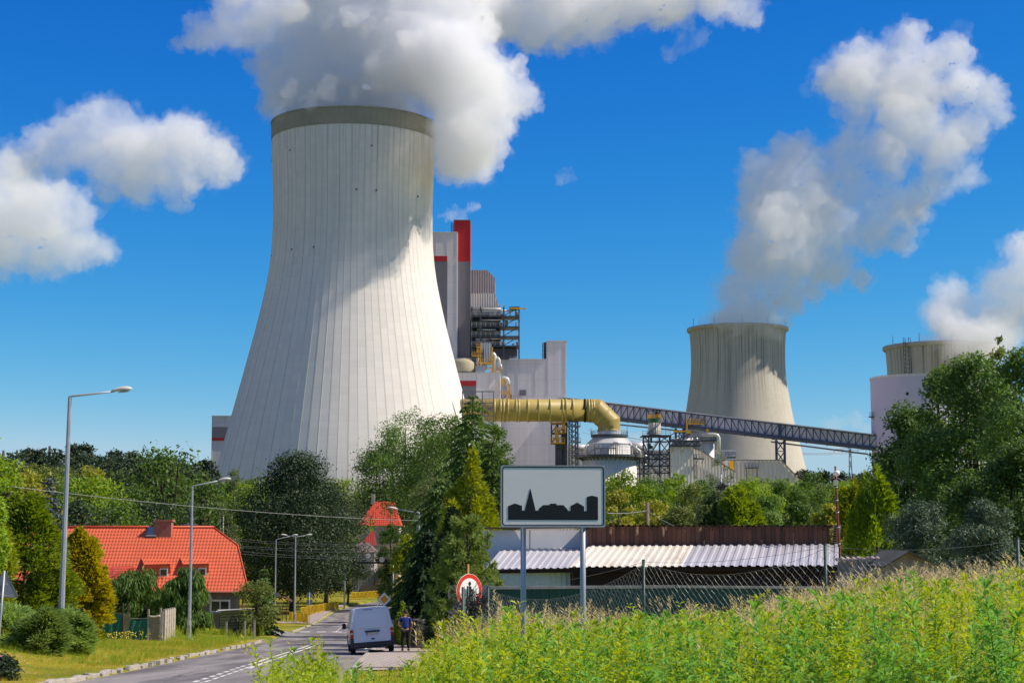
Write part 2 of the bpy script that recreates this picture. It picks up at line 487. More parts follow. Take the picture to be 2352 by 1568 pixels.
# pavements
def pavers(name, c1, c2):
    m, nt, out = new_mat(name); b = nd(nt, 'BsdfPrincipled', i_Roughness=.85); nt.links.new(b.outputs[0], out.inputs[0])
    tc = nd(nt, 'TexCoord'); br = nd(nt, 'TexBrick', i_Scale=1.0); br.inputs['Color1'].default_value = (*c1, 1); br.inputs['Color2'].default_value = (*c2, 1); br.inputs['Mortar'].default_value = (.12, .11, .10, 1)
    br.inputs['Brick Width'].default_value = .5; br.inputs['Row Height'].default_value = .5; br.inputs['Mortar Size'].default_value = .018; br.offset = 0.5
    nt.links.new(tc.outputs['Object'], br.inputs['Vector']); nzz = nz2(nt, tc.outputs['Object'], 2.0)
    mx = nd(nt, 'MixRGB', blend_type='MULTIPLY', i_0=.5); nt.links.new(br.outputs[0], mx.inputs[1]); mr = nd(nt, 'MapRange'); mr.inputs[3].default_value = .6; mr.inputs[4].default_value = 1.3; nt.links.new(nzz, mr.inputs[0]); nt.links.new(mr.outputs[0], mx.inputs[2])
    nt.links.new(mx.outputs[0], b.inputs['Base Color']); return m


M_pav = pavers('concrete_pavers', (.46, .39, .34), (.40, .34, .30))


def strip(name, s0, s1, y0, y1, mat, dz=.03, n=4):
    mb = MB(); yy = np.arange(y0, y1 + .01, 1.0)
    for a, b in zip(yy[:-1], yy[1:]):
        for k in range(n):
            q0 = s0 + (s1 - s0) * k / n; q1 = s0 + (s1 - s0) * (k + 1) / n
            f = lambda s, y: Vector((float(xroad(y)) + s, y, float(ground(float(xroad(y)) + s, y)) + dz))
            mb.face([f(q0, a), f(q1, a), f(q1, b), f(q0, b)])
    return tag(mb.build(name, mat), kind='structure')


strip('pavement', HW + .17, HW + 2.3, 52, 86, M_pav, .04)
strip('driveway', HW + 2.3, HW + 5.2, 73, 80, M_pav, .045)
strip('pavement', HW + .17, HW + 1.7, 86, 150, M_pav, .04)
strip('pavement', -HW - 2.0, -HW - .17, 196, 262, pavers('rosy_pavers', (.40, .33, .31), (.36, .30, .28)), .04)
strip('path', -HW - 7.0, -HW - 2.0, 196, 203, M_pav, .05)
# ------------------------------------------------------------------ the power station
GZ = -13.0


def concrete(name, c1, c2, cx, cy_, ribs, lift, band=None, streak=.0, rib_dark=.35):
    """shell concrete: casting lifts, vertical ribs and rain streaks running down from the rim"""
    m, nt, out = new_mat(name)
    b = nd(nt, 'BsdfPrincipled', i_Roughness=.85); b.inputs['Specular IOR Level'].default_value = .2
    nt.links.new(b.outputs[0], out.inputs[0])
    tc = nd(nt, 'TexCoord'); sx = nd(nt, 'SeparateXYZ'); nt.links.new(tc.outputs['Object'], sx.inputs[0])
    at = nd(nt, 'Math', operation='ARCTAN2'); nt.links.new(sx.outputs[1], at.inputs[0]); nt.links.new(sx.outputs[0], at.inputs[1])
    an = nd(nt, 'Math', operation='MULTIPLY', i_1=ribs / (2 * math.pi)); nt.links.new(at.outputs[0], an.inputs[0])
    cmb = nd(nt, 'CombineXYZ'); nt.links.new(an.outputs[0], cmb.inputs[0])
    zs = nd(nt, 'Math', operation='MULTIPLY', i_1=1 / lift); nt.links.new(sx.outputs[2], zs.inputs[0]); nt.links.new(zs.outputs[0], cmb.inputs[1])
    # patchy panels between joints
    fl = nd(nt, 'VectorMath', operation='FLOOR'); nt.links.new(cmb.outputs[0], fl.inputs[0])
    wnn = nd(nt, 'TexWhiteNoise', noise_dimensions='2D'); nt.links.new(fl.outputs[0], wnn.inputs['Vector'])
    nz = nd(nt, 'TexNoise', i_Scale=.05, i_Detail=6.0); nt.links.new(tc.outputs['Object'], nz.inputs['Vector'])
    sc = nd(nt, 'Mapping'); sc.inputs['Scale'].default_value = (1.2, .02, 1); nt.links.new(cmb.outputs[0], sc.inputs[0])
    st = nd(nt, 'TexNoise', i_Scale=1.6, i_Detail=4.0); nt.links.new(sc.outputs[0], st.inputs['Vector'])
    s1 = nd(nt, 'Math', operation='MULTIPLY', i_1=.22); nt.links.new(wnn.outputs[0], s1.inputs[0])
    s2 = nd(nt, 'Math', operation='MULTIPLY_ADD', i_1=.7); nt.links.new(nz.outputs[0], s2.inputs[0]); nt.links.new(s1.outputs[0], s2.inputs[2])
    mx = nd(nt, 'MixRGB'); mx.inputs[1].default_value = (*c1, 1); mx.inputs[2].default_value = (*c2, 1); nt.links.new(s2.outputs[0], mx.inputs[0])
    last = mx.outputs[0]
    if streak > 0:
        zr = nd(nt, 'MapRange'); zr.inputs[1].default_value = band[0] - 55; zr.inputs[2].default_value = band[0]; nt.links.new(sx.outputs[2], zr.inputs[0])
        sm = nd(nt, 'MapRange'); sm.inputs[1].default_value = .48; sm.inputs[2].default_value = .66; nt.links.new(st.outputs[0], sm.inputs[0])
        q = nd(nt, 'Math', operation='MULTIPLY'); nt.links.new(zr.outputs[0], q.inputs[0]); nt.links.new(sm.outputs[0], q.inputs[1])
        q2 = nd(nt, 'Math', operation='MULTIPLY', i_1=streak); nt.links.new(q.outputs[0], q2.inputs[0])
        m2 = nd(nt, 'MixRGB'); m2.inputs[2].default_value = (.05, .045, .04, 1); nt.links.new(q2.outputs[0], m2.inputs[0]); nt.links.new(last, m2.inputs[1]); last = m2.outputs[0]
    # joint lines
    fx = nd(nt, 'Math', operation='FRACT'); nt.links.new(an.outputs[0], fx.inputs[0])
    px = nd(nt, 'Math', operation='LESS_THAN', i_1=.07); nt.links.new(fx.outputs[0], px.inputs[0])
    fz = nd(nt, 'Math', operation='FRACT'); nt.links.new(zs.outputs[0], fz.inputs[0])
    pz = nd(nt, 'Math', operation='LESS_THAN', i_1=.13); nt.links.new(fz.outputs[0], pz.inputs[0])
    hf = nd(nt, 'Math', operation='MULTIPLY', i_1=.5); nt.links.new(an.outputs[0], hf.inputs[0]); h2 = nd(nt, 'Math', operation='FRACT'); nt.links.new(hf.outputs[0], h2.inputs[0]); h3 = nd(nt, 'Math', operation='LESS_THAN', i_1=.5); nt.links.new(h2.outputs[0], h3.inputs[0])
    h4 = nd(nt, 'MapRange'); h4.inputs[3].default_value = rib_dark * .35; h4.inputs[4].default_value = rib_dark; nt.links.new(h3.outputs[0], h4.inputs[0])
    a1 = nd(nt, 'Math', operation='MULTIPLY'); nt.links.new(px.outputs[0], a1.inputs[0]); nt.links.new(h4.outputs[0], a1.inputs[1])
    a2 = nd(nt, 'Math', operation='MULTIPLY_ADD', i_1=.035); nt.links.new(pz.outputs[0], a2.inputs[0]); nt.links.new(a1.outputs[0], a2.inputs[2])
    m3 = nd(nt, 'MixRGB'); m3.inputs[2].default_value = (.12, .12, .13, 1); nt.links.new(a2.outputs[0], m3.inputs[0]); nt.links.new(last, m3.inputs[1])
    nt.links.new(m3.outputs[0], b.inputs['Base Color'])
    return m


def cladding(name, c, pitch=.0, seam=6.0, rough=.55, ridge=.5):
    """sheet-metal cladding: fine vertical profile and horizontal panel joints"""
    m, nt, out = new_mat(name)
    b = nd(nt, 'BsdfPrincipled', i_Roughness=rough); b.inputs['Specular IOR Level'].default_value = .3
    nt.links.new(b.outputs[0], out.inputs[0])
    tc = nd(nt, 'TexCoord'); nz = nd(nt, 'TexNoise', i_Scale=.12, i_Detail=5.0); nt.links.new(tc.outputs['Object'], nz.inputs['Vector'])
    sp_ = nd(nt, 'Mapping'); sp_.inputs['Scale'].default_value = (2.0, 2.0, .04); nt.links.new(tc.outputs['Object'], sp_.inputs[0])
    n2 = nd(nt, 'TexNoise', i_Scale=.8, i_Detail=4.0); nt.links.new(sp_.outputs[0], n2.inputs['Vector'])
    ad = nd(nt, 'Math', operation='ADD'); nt.links.new(nz.outputs[0], ad.inputs[0]); nt.links.new(n2.outputs[0], ad.inputs[1])
    mr = nd(nt, 'MapRange'); mr.inputs[1].default_value = .7; mr.inputs[2].default_value = 1.35; nt.links.new(ad.outputs[0], mr.inputs[0])
    mx = nd(nt, 'MixRGB'); mx.inputs[1].default_value = (*c, 1); mx.inputs[2].default_value = (*[x * .8 for x in c], 1); nt.links.new(mr.outputs[0], mx.inputs[0])
    last = mx.outputs[0]
    sx = nd(nt, 'SeparateXYZ'); nt.links.new(tc.outputs['Object'], sx.inputs[0])
    if seam:
        zs = nd(nt, 'Math', operation='MULTIPLY', i_1=1 / seam); nt.links.new(sx.outputs[2], zs.inputs[0])
        fz = nd(nt, 'Math', operation='FRACT'); nt.links.new(zs.outputs[0], fz.inputs[0])
        pz = nd(nt, 'Math', operation='LESS_THAN', i_1=.03); nt.links.new(fz.outputs[0], pz.inputs[0])
        q = nd(nt, 'Math', operation='MULTIPLY', i_1=.18); nt.links.new(pz.outputs[0], q.inputs[0])
        m3 = nd(nt, 'MixRGB'); m3.inputs[2].default_value = (.15, .15, .16, 1); nt.links.new(q.outputs[0], m3.inputs[0]); nt.links.new(last, m3.inputs[1]); last = m3.outputs[0]
    if pitch:
        sm = nd(nt, 'Math', operation='ADD'); nt.links.new(sx.outputs[0], sm.inputs[0]); nt.links.new(sx.outputs[1], sm.inputs[1])
        k = nd(nt, 'Math', operation='MULTIPLY', i_1=2 * math.pi / pitch); nt.links.new(sm.outputs[0], k.inputs[0])
        sn = nd(nt, 'Math', operation='SINE'); nt.links.new(k.outputs[0], sn.inputs[0])
        bp = nd(nt, 'Bump', i_Strength=ridge, i_Distance=pitch * .25); nt.links.new(sn.outputs[0], bp.inputs['Height']); nt.links.new(bp.outputs[0], b.inputs['Normal'])
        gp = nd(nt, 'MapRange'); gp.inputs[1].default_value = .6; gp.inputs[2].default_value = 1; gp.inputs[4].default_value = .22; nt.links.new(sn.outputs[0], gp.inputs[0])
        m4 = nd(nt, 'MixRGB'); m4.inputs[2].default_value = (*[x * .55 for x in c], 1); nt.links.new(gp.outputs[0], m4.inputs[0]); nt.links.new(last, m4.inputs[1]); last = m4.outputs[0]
    nt.links.new(last, b.inputs['Base Color'])
    return m


M_lgrey = cladding('cladding_pale', (.68, .64, .66))
M_lgrey2 = cladding('cladding_light', (.74, .70, .71), seam=8)
M_dgrey = cladding('cladding_dark', (.19, .18, .205))
M_red = pm('red_cladding', (.42, .008, .012), (.36, .006, .010), .1, .5)
M_pink = cladding('cladding_mauve', (.36, .30, .32), pitch=.9, seam=0)
M_beigec = cladding('cladding_sand', (.66, .60, .56), pitch=.9, seam=0)
M_white_cor = cladding('white_corrugated', (.82, .78, .75), pitch=1.1, seam=9, ridge=.6)
M_steel = pm('dark_steel', (.075, .08, .10), (.05, .055, .07), .3, .5)
M_steelg = pm('grey_steel', (.22, .22, .24), (.15, .15, .17), .3, .5)
M_blue = pm('blue_steel', (.055, .075, .14), (.04, .055, .11), .2, .5)
M_yel = pm('yellow_steel', (.78, .42, .015), (.66, .34, .01), .3, .45)
M_duct = pm('ochre_duct', (.43, .32, .085), (.32, .24, .06), .16, .5, lo=.3, hi=.75, spec=.4, stretch=(1, 1, .25))
M_black = pm('rubber_joint', (.012, .012, .013), rough=.7)
M_seam = pm('seam_strip', (.62, .61, .63), rough=.5)
M_pipe = pm('silver_pipe', (.62, .61, .60), (.5, .49, .48), .3, .35, metal=.2)
M_green = pm('green_steel', (.02, .13, .05), rough=.5)
M_silo = pm('lilac_silo', (.52, .48, .62), (.47, .43, .57), .06, .7)

# ---- the big tower in front
TD = 560.0
tc_ = P(803, 1240, TD); TX = tc_.x
prof = []
for hw, v in ((330, 1236), (303, 1086), (292, 1040), (279, 990), (268, 950), (257, 906), (247, 868), (236, 822), (226.5, 785), (217.5, 750), (208, 710), (198.5, 668), (193, 640), (188.2, 605), (185.6, 570),
              (184.6, 535), (184.6, 500), (185.2, 455), (186.2, 415), (187.6, 370), (189.2, 325), (190.6, 292)):
    z = P(803, v, TD).z
    prof.append((hw / FPX * TD * 1.004, z))
M_tower = concrete('tower_concrete', (.79, .74, .68), (.60, .565, .53), TX, TD, 84, 2.1, rib_dark=.50, band=(P(803, 282, TD).z - GZ, 0), streak=.28)
M_band = pm('tower_band', (.33, .30, .22), (.26, .24, .18), .06, .8)
ct = thing('cooling_tower', 'huge smooth pale cooling tower with a brown band around its rim', 'cooling tower', (TX, TD, GZ))
ztop = prof[-1][1]
nb = 84


def ribbed(pr, mb, n, hgt, wid, m=0):
    """shell with n slender vertical ribs standing proud of it"""
    ang = []
    for k in range(n):
        a = 2 * math.pi * k / n
        for f, h in ((-wid * 1.6, 0), (-wid, hgt), (wid, hgt), (wid * 1.6, 0)):
            ang.append((a, f, h))
    i0 = len(mb.v); N = len(ang)
    for (r, z) in pr:
        for (a, f, h) in ang:
            t = a + f / r
            mb.v.append((TX + (r + h) * math.cos(t), TD + (r + h) * math.sin(t), z))
    for k in range(len(pr) - 1):
        for j in range(N):
            a = i0 + k * N + j; b = i0 + k * N + (j + 1) % N
            mb.f.append([a, b, b + N, a + N]); mb.m.append(m); mb.sm.append(False)


pz = sorted(prof, key=lambda q: q[1]); zz = np.linspace(pz[0][1], ztop - 5.2, 60)
# smooth interpolation of the silhouette
zk = np.array([q[1] for q in pz]); rk = np.array([q[0] for q in pz])
cf = np.polyfit(zk, rk, 6); rr = np.polyval(cf, zz); rr2 = np.interp(zz, zk, rk); rr = .5 * rr + .5 * rr2
b_ = MB(); ribbed([(float(r), float(z)) for r, z in zip(rr, zz)], b_, nb, .04, .10)
b_.build('shell', M_tower, ct)
re = rk[-1]
b_ = MB(); ribbed([(re + .02, ztop - 5.2), (re + .05, ztop - 2.5), (re + .12, ztop)], b_, nb, .04, .10)
b_.lathe([(re + .3, ztop - .02), (re + .3, ztop + .5), (re - .9, ztop + .5), (re - .9, ztop - 12), (re - 2, ztop - 60)], 96, 0, (TX, TD, 0))
b_.build('rim_band', M_band, ct)
b_ = MB()
rg = random.Random(3)
for k in range(9):
    a = rg.uniform(math.pi * 1.03, math.pi * 1.97); z = [ztop - 12, ztop - 26, ztop - 44][k % 3]
    r = float(np.interp(z, zk, rk)) + .1
    b_.box((TX + r * math.cos(a), TD + r * math.sin(a), z), (.4, .4, .4))
b_.build('vent_hole', M_black, ct, each=True)


# ---- the two old towers
def old_tower(cu, hw, d, label, tops):
    c = P(cu, 1240, d); s = d / FPX
    m = concrete('old_concrete', (.55, .51, .43), (.42, .39, .33), c.x, d, 120, 2.2, band=(P(cu, 755, d).z - GZ, 0), streak=.75, rib_dark=.06)
    t = thing('old_cooling_tower', label, 'cooling tower', (c.x, d, GZ))
    k = hw / 116.0
    top = P(cu, tops, d).z
    pts = [(112.5, 0), (110.5, 12), (108.5, 40), (107.8, 75), (108.5, 100), (110.8, 125), (114.5, 150), (119, 180), (126, 218), (138, 268), (151, 326), (165, 380)]
    prf = [(r * s * k, top - dz * s * k) for r, dz in pts][::-1]
    mb = MB(); mb.lathe(prf, 120, 0, (c.x, d, 0)); mb.build('shell', m, t)
    rt = prf[-1][0]
    mb = MB(); mb.lathe([(rt + .05, top - 2.0), (rt + 1.0, top - 1.5), (rt + 1.0, top + .1), (rt - 1.2, top + .1), (rt - 1.2, top - 30)], 120, 0, (c.x, d, 0))
    mb.build('rim', pm('old_rim', (.48, .45, .38), (.36, .33, .28), .4, .85), t)
    for a in (200, 235, 268, 300, 338):
        mb = MB(); q = R(a); x, y = c.x + rt * math.cos(q), d + rt * math.sin(q)
        mb.tube([(x, y, top), (x, y, top + 4.5)], .14, 6); mb.build('lightning_rod', M_steel, t)
    return t, c, top, rt


old_tower(1701, 116, 975, 'weathered grey concrete cooling tower standing behind the sloping conveyor gallery', 755)
t2, c2, top2, rt2 = old_tower(2172, 130, 870, 'weathered grey concrete cooling tower peeping out above the lilac silo', 796)
mb = MB()
a0 = R(222)
for s_ in (-1.3, 1.3):
    for dr in (.2, 1.6):
        mb.bar((c2.x + (rt2 - .6 + dr) * math.cos(a0) + s_, 870 + (rt2 - .6 + dr) * math.sin(a0), top2 - 40), (c2.x + (rt2 + dr) * math.cos(a0) + s_, 870 + (rt2 + dr) * math.sin(a0), top2 + 2.5), .22)
for k in range(20):
    z = top2 - 40 + k * 2.1
    x0, y0 = c2.x + (rt2 + 1.4) * math.cos(a0), 870 + (rt2 + 1.4) * math.sin(a0)
    mb.bar((x0 - 1.3, y0, z), (x0 + 1.3, y0, z), .15); mb.bar((x0 - 1.3, y0, z), (x0 + 1.3, y0, z + 2.1), .12)
mb.build('ladder_cage', M_steel, t2)


def rect(mb, u0, v0, u1, v1, d, dep, m=0, ground=False):
    """box whose front face spans the rectangle at distance d, dep metres deep"""
    a = P(u0, v0, d); b = P(u1, v1, d)
    z0 = GZ if ground else b.z
    mb.box(((a.x + b.x) / 2, d + dep / 2, (a.z + z0) / 2), (abs(b.x - a.x), dep, abs(a.z - z0)), m)


def seams(mb, us, v0, v1, d, w=.22):
    for u in us:
        a = P(u, v0, d); b = P(u, v1, d)
        mb.box((a.x, d - .04, (a.z + b.z) / 2), (w, .12, abs(a.z - b.z)))


def rail(mb, pts, h=1.1, w=.07, step=2.0, m=0):
    """guard rail along a 3-D polyline"""
    pts = [Vector(p) for p in pts]
    for a, b in zip(pts[:-1], pts[1:]):
        for k in (.5, 1.0):
            mb.bar(a + Vector((0, 0, h * k)), b + Vector((0, 0, h * k)), w, m=m)
        n = max(1, int((b - a).length / step))
        for i in range(n + 1):
            p = a.lerp(b, i / n); mb.bar(p, p + Vector((0, 0, h)), w, m=m)


# ---- boiler house and stair tower behind the big tower
BD = 640.0
bh = thing('boiler_building', 'tall pale grey boiler building with a red stripe half hidden behind the big cooling tower', 'power station building', (P(1020, 1240, BD).x, BD, GZ))
mb = MB(); rect(mb, 960, 534, 1050, 900, BD, 30, ground=True); mb.build('wall', M_lgrey, bh)
mb = MB(); rect(mb, 960, 600, 1027, 772, BD - .25, .24); mb.build('dark_panel', M_dgrey, bh)
mb = MB(); rect(mb, 960, 588, 1027, 600, BD - .3, .29); mb.build('red_stripe', M_red, bh)
mb = MB(); seams(mb, (1002, 1027, 1049), 534, 588, BD); seams(mb, (1027, 1049), 600, 823, BD); rect(mb, 958, 532.5, 1051, 534.5, BD - .3, 31); mb.build('trim', M_seam, bh)
mb = MB(); rect(mb, 1040, 823, 1084, 858, BD - 1, 18, ground=True); mb.build('annex', M_lgrey2, bh)
mb = MB(); rect(mb, 1038, 822, 1086, 823.6, BD - 1.3, 19); seams(mb, (1053, 1072), 824, 856, BD - 1); mb.build('parapet', M_seam, bh)

st = thing('stair_tower', 'slim square tower with dark grey cladding and a red top beside the boiler building', 'tower', (P(1065, 1240, BD).x, BD + 4, GZ))
mb = MB(); rect(mb, 1050.5, 601, 1080, 823, BD + 2, 14, ground=True); mb.build('wall', M_dgrey, st)
mb = MB(); rect(mb, 1042.5, 506, 1080, 601, BD + 2, 14); mb.build('red_top', M_red, st)
mb = MB(); rect(mb, 1042, 504.8, 1080.6, 506.4, BD + 1.7, 14.6); seams(mb, (1080,), 506, 823, BD + 2, .2)
mb.build('coping', M_dgrey, st)
mb = MB()
for u in (1036.5, 1041): mb.bar(P(u, 512, BD + 3), P(u, 536, BD + 3), .25)
for k in range(8): mb.bar(P(1036.5, 512 + k * 3, BD + 3), P(1041, 512 + k * 3, BD + 3), .14)
mb.build('ladder_cage', M_steel, st)

# upper boiler casing: clipped corner, then flared skirt
bc = thing('boiler_casing', 'mauve profiled metal casing with a clipped corner above the dark steel decks', 'power station building', (P(1110, 1240, BD).x, BD + 8, GZ))
Ms = Matrix(((1, 0, 0, 0), (0, 0, 1, 0), (0, 1, 0, 0), (0, 0, 0, 1)))


def profile(mb, pix, d, dep, m=0):
    """outline in photo positions at distance d, given real thickness dep"""
    pts = [(P(u, v, d).x, P(u, v, d).z) for u, v in pix]
    mb.prism(pts, d, d + dep, m, Ms)


mb = MB(); profile(mb, [(1078, 620), (1119, 620), (1136.5, 638), (1136.5, 674), (1078, 674)], BD + 6, 22); mb.build('upper_casing', M_pink, bc)
mb = MB(); profile(mb, [(1078, 674), (1137, 674), (1148, 706), (1078, 706)], BD + 5.8, 22.4); mb.build('flared_skirt', M_beigec, bc)

# open steel decks
sd = thing('boiler_steelwork', 'open dark steel decks and columns under the mauve casing', 'steel structure', (P(1136, 1240, BD).x, BD + 2, GZ))
mb = MB(); rect(mb, 1082, 706, 1150, 824, BD + 7, 12); mb.build('inner_casing', cladding('grey_inner', (.36, .34, .35), pitch=2, seam=0), sd)
mb = MB()
for u in (1083, 1104, 1157, 1192):
    for dd in (0, 9):
        mb.bar(P(u, 704 if u < 1190 else 705, BD - 2 + dd), P(u, 824, BD - 2 + dd), .55)
for v in (725, 749, 771, 793): rect(mb, 1082, v, 1192.5, v + 2.6, BD - 2.3, 10)
rect(mb, 1082, 803, 1188, 818, BD + 4, 8)
for a, b in (((1157, 725), (1192, 707)), ((1157, 749), (1192, 727)), ((1157, 771), (1192, 751)), ((1157, 793), (1192, 773)), ((1083, 771), (1104, 751)), ((1104, 793), (1130, 773))):
    mb.bar(P(*a, BD - 2), P(*b, BD - 2), .3)
rect(mb, 1170, 704, 1192.5, 706, BD - 2.4, 8)
mb.build('frame', M_steel, sd)
mb = MB()
for v in (725, 749, 771, 793):
    rail(mb, [P(1083, v, BD - 2.4), P(1192, v, BD - 2.4)], 1.3, .1, 1.6)
rail(mb, [P(1083, 708, BD - 2.4), P(1160, 708, BD - 2.4)], 1.3, .1, 1.6)
mb.build('railing', pm('pale_rail', (.5, .5, .52), rough=.5), sd)
mb = MB(); mb.bar(P(1172, 707.5, BD - 2.9), P(1209, 709, BD - 2.9), .5); mb.build('crane_beam', M_yel, sd)
mb = MB()
rg = random.Random(11)
for k in range(46):
    u = rg.uniform(1084, 1186); v = rg.choice((724, 748, 770, 792)); w = rg.uniform(1.5, 6); h = rg.uniform(3, 14)
    rect(mb, u, v - h, u + w, v, BD + rg.uniform(-1.2, 3), rg.uniform(.6, 1.6))
mb.build('machinery', pm('machine_grey', (.28, .27, .28), (.10, .10, .12), .6, .6, lo=.45, hi=.55), sd, each=True)
mb = MB()
for k in range(9):
    v = rg.choice((715, 735, 757, 780)) + rg.uniform(-3, 3)
    mb.tube([P(1083 + rg.uniform(0, 20), v, BD - 1), P(1120 + rg.uniform(0, 60), v, BD - 1)], .28, 6)
mb.tube([P(1083, 709, BD - 1.5), P(1150, 710, BD - 1.5), P(1150, 725, BD - 1.5)], .45, 8)
mb.build('pipework', M_pipe, sd, each=True)
mb = MB(); profile(mb, [(1128, 800), (1188, 800), (1176, 812), (1168, 824), (1140, 824)], BD + 1, 6); mb.build('hopper', M_steel, sd)

# big plain block, with its raised end
tb = thing('turbine_building', 'broad pale grey windowless building with a raised right end behind the yellow duct', 'power station building', (P(1220, 1240, BD).x, BD + 6, GZ))
mb = MB(); rect(mb, 1146, 825, 1301, 1000, BD + 4, 40, ground=True); rect(mb, 1255, 783, 1301, 825.2, BD + 4, 26); mb.build('wall', M_lgrey, tb)
mb = MB(); seams(mb, (1165, 1190, 1230), 825, 905, BD + 4, .3); seams(mb, (1259, 1298), 783, 905, BD + 4, .3)
rect(mb, 1145, 823.8, 1255, 825.6, BD + 3.6, 40.8); rect(mb, 1254, 781.8, 1302, 783.6, BD + 3.6, 26.8); mb.build('trim', M_seam, tb)
mb = MB(); rect(mb, 1193, 895, 1208, 908, BD + 3.7, .2); mb.build('louvre', M_dgrey, tb)
mb = MB()
for u in (1246, 1250, 1254): mb.bar(P(u, 787, BD + 5), P(u, 824, BD + 5), .22)
for k in range(13): mb.bar(P(1246, 788 + k * 3, BD + 5), P(1254, 788 + k * 3, BD + 5), .15)
rect(mb, 1249, 786, 1255.2, 824, BD + 6, 5)
mb.build('ladder_cage', M_steel, tb)

# lower front block with the red stripe, and the machinery on its roof
lf = thing('pump_building', 'low pale grey block with a short red stripe where the yellow duct begins', 'power station building', (P(1100, 1240, BD - 14).x, BD - 14, GZ))
FD = BD - 22
mb = MB(); rect(mb, 1030, 856, 1149, 1000, FD, 20, ground=True); mb.build('wall', M_lgrey2, lf)
mb = MB(); rect(mb, 1030, 886, 1093.5, 930, FD - .25, .24); mb.build('dark_panel', M_dgrey, lf)
mb = MB(); rect(mb, 1030, 874, 1093.5, 886, FD - .3, .29); mb.build('red_stripe', M_red, lf)
mb = MB(); rect(mb, 1029, 854.8, 1150, 856.6, FD - .4, 20.8); seams(mb, (1063, 1093.5, 1123, 1147), 857, 910, FD, .28); mb.build('trim', M_seam, lf)

rk_ = thing('rooftop_plant', 'cluster of grey ducts, silver pipes and yellow platforms on the low striped block', 'machinery', (P(1115, 856, FD + 6).x, FD + 6, P(1115, 856, FD + 6).z))
mb = MB(); rect(mb, 1103, 787, 1128, 808, FD + 5, 6); profile(mb, [(1103, 808), (1128, 808), (1131, 816), (1106, 822)], FD + 5, 6); rect(mb, 1107, 818, 1130, 836, FD + 4.9, 6.2); rect(mb, 1092, 840, 1116, 856, FD + 2, 5)
mb.build('duct_box', cladding('grey_green_duct', (.36, .40, .42), pitch=.9, seam=0), rk_)
mb = MB()
for pts, r in ((((1128, 813), (1134, 813), (1136.5, 817), (1136.5, 855)), .75), (((1141, 826), (1143.5, 822), (1146, 826), (1146, 850)), .7), (((1097, 822), (1097, 840), (1118, 841)), .5),
               (((1146, 838), (1150, 838), (1151, 850)), .5), (((1120, 850), (1120, 845), (1128, 845), (1128, 855)), .6), (((1110, 833), (1140, 833)), .35)):
    mb.tube([P(u, v, FD + 3) for u, v in pts], r, 10)
mb.build('silver_pipe', M_pipe, rk_, each=True)
mb = MB()
for u0, v, u1 in ((1095, 797, 1104), (1095, 808, 1105), (1084, 817, 1104), (1104, 834, 1128), (1128, 826, 1134), (1138, 854, 1152)):
    mb.bar(P(u0, v, FD + 2), P(u1, v, FD + 2), .5, .3); rail(mb, [P(u0, v, FD + 2), P(u1, v, FD + 2)], 1.3, .14, 1.0)
for u in (1098, 1103, 1131): mb.bar(P(u, 797, FD + 2.4), P(u, 856, FD + 2.4), .35)
rect(mb, 1128, 824, 1133, 836, FD + 4, 2); rect(mb, 1106, 835, 1116, 841, FD + 4, 2)
mb.build('platform', M_yel, rk_)
mb = MB(); mb.lathe([(5.2, 0), (5.2, 3.2), (4.2, 4.6), (0.02, 5.4)], 24, 0, tuple(P(1070, 856, FD + 9))); mb.build('tank', pm('tan_tank', (.50, .44, .30), rough=.6), rk_)
mb = MB()
for u in (1085, 1090, 1096, 1111): mb.bar(P(u, 800, FD + 5), P(u, 856, FD + 5), .3)
for v in (812, 828, 845): mb.bar(P(1085, v, FD + 5), P(1112, v, FD + 5), .3)
mb.build('frame', M_steel, rk_)

# yellow access stairs by the corner of the block
ys = thing('yellow_stair_platform', 'yellow stair platform with a silver bent pipe at the corner of the striped block', 'platform', (P(1158, 930, FD).x, FD - 2, P(1158, 930, FD).z))
mb = MB()
for v, u0, u1 in ((905, 1150, 1174), (922, 1157, 1179)):
    mb.bar(P(u0, v, FD - 2), P(u1, v, FD - 2), 2.0, .25); rail(mb, [P(u0, v, FD - 3), P(u1, v, FD - 3)], 1.2, .16, 1.0)
for u in (1168.5, 1171): mb.bar(P(u, 882, FD - 2.5), P(u, 926, FD - 2.5), .3)
for k in range(14): mb.bar(P(1168.5, 884 + 3 * k, FD - 2.5), P(1171, 884 + 3 * k, FD - 2.5), .2)
rect(mb, 1151, 870, 1158, 884, FD - 2, 1.5); rect(mb, 1152, 920, 1175, 924, FD - 3, 3)
mb.build('platform', M_yel, ys)
mb = MB(); mb.tube([P(u, v, FD - 1) for u, v in ((1150, 869), (1160, 868.5), (1165, 871), (1167, 876), (1167, 888))], .8, 10); mb.build('silver_pipe', M_pipe, ys, each=True)
mb = MB()
for a, b in (((1151, 906), (1151, 922)), ((1174, 906), (1174, 922)), ((1151, 922), (1162, 908)), ((1162, 922), (1174, 908))): mb.bar(P(*a, FD - 2), P(*b, FD - 2), .3)
mb.build('brace', M_steel, ys)

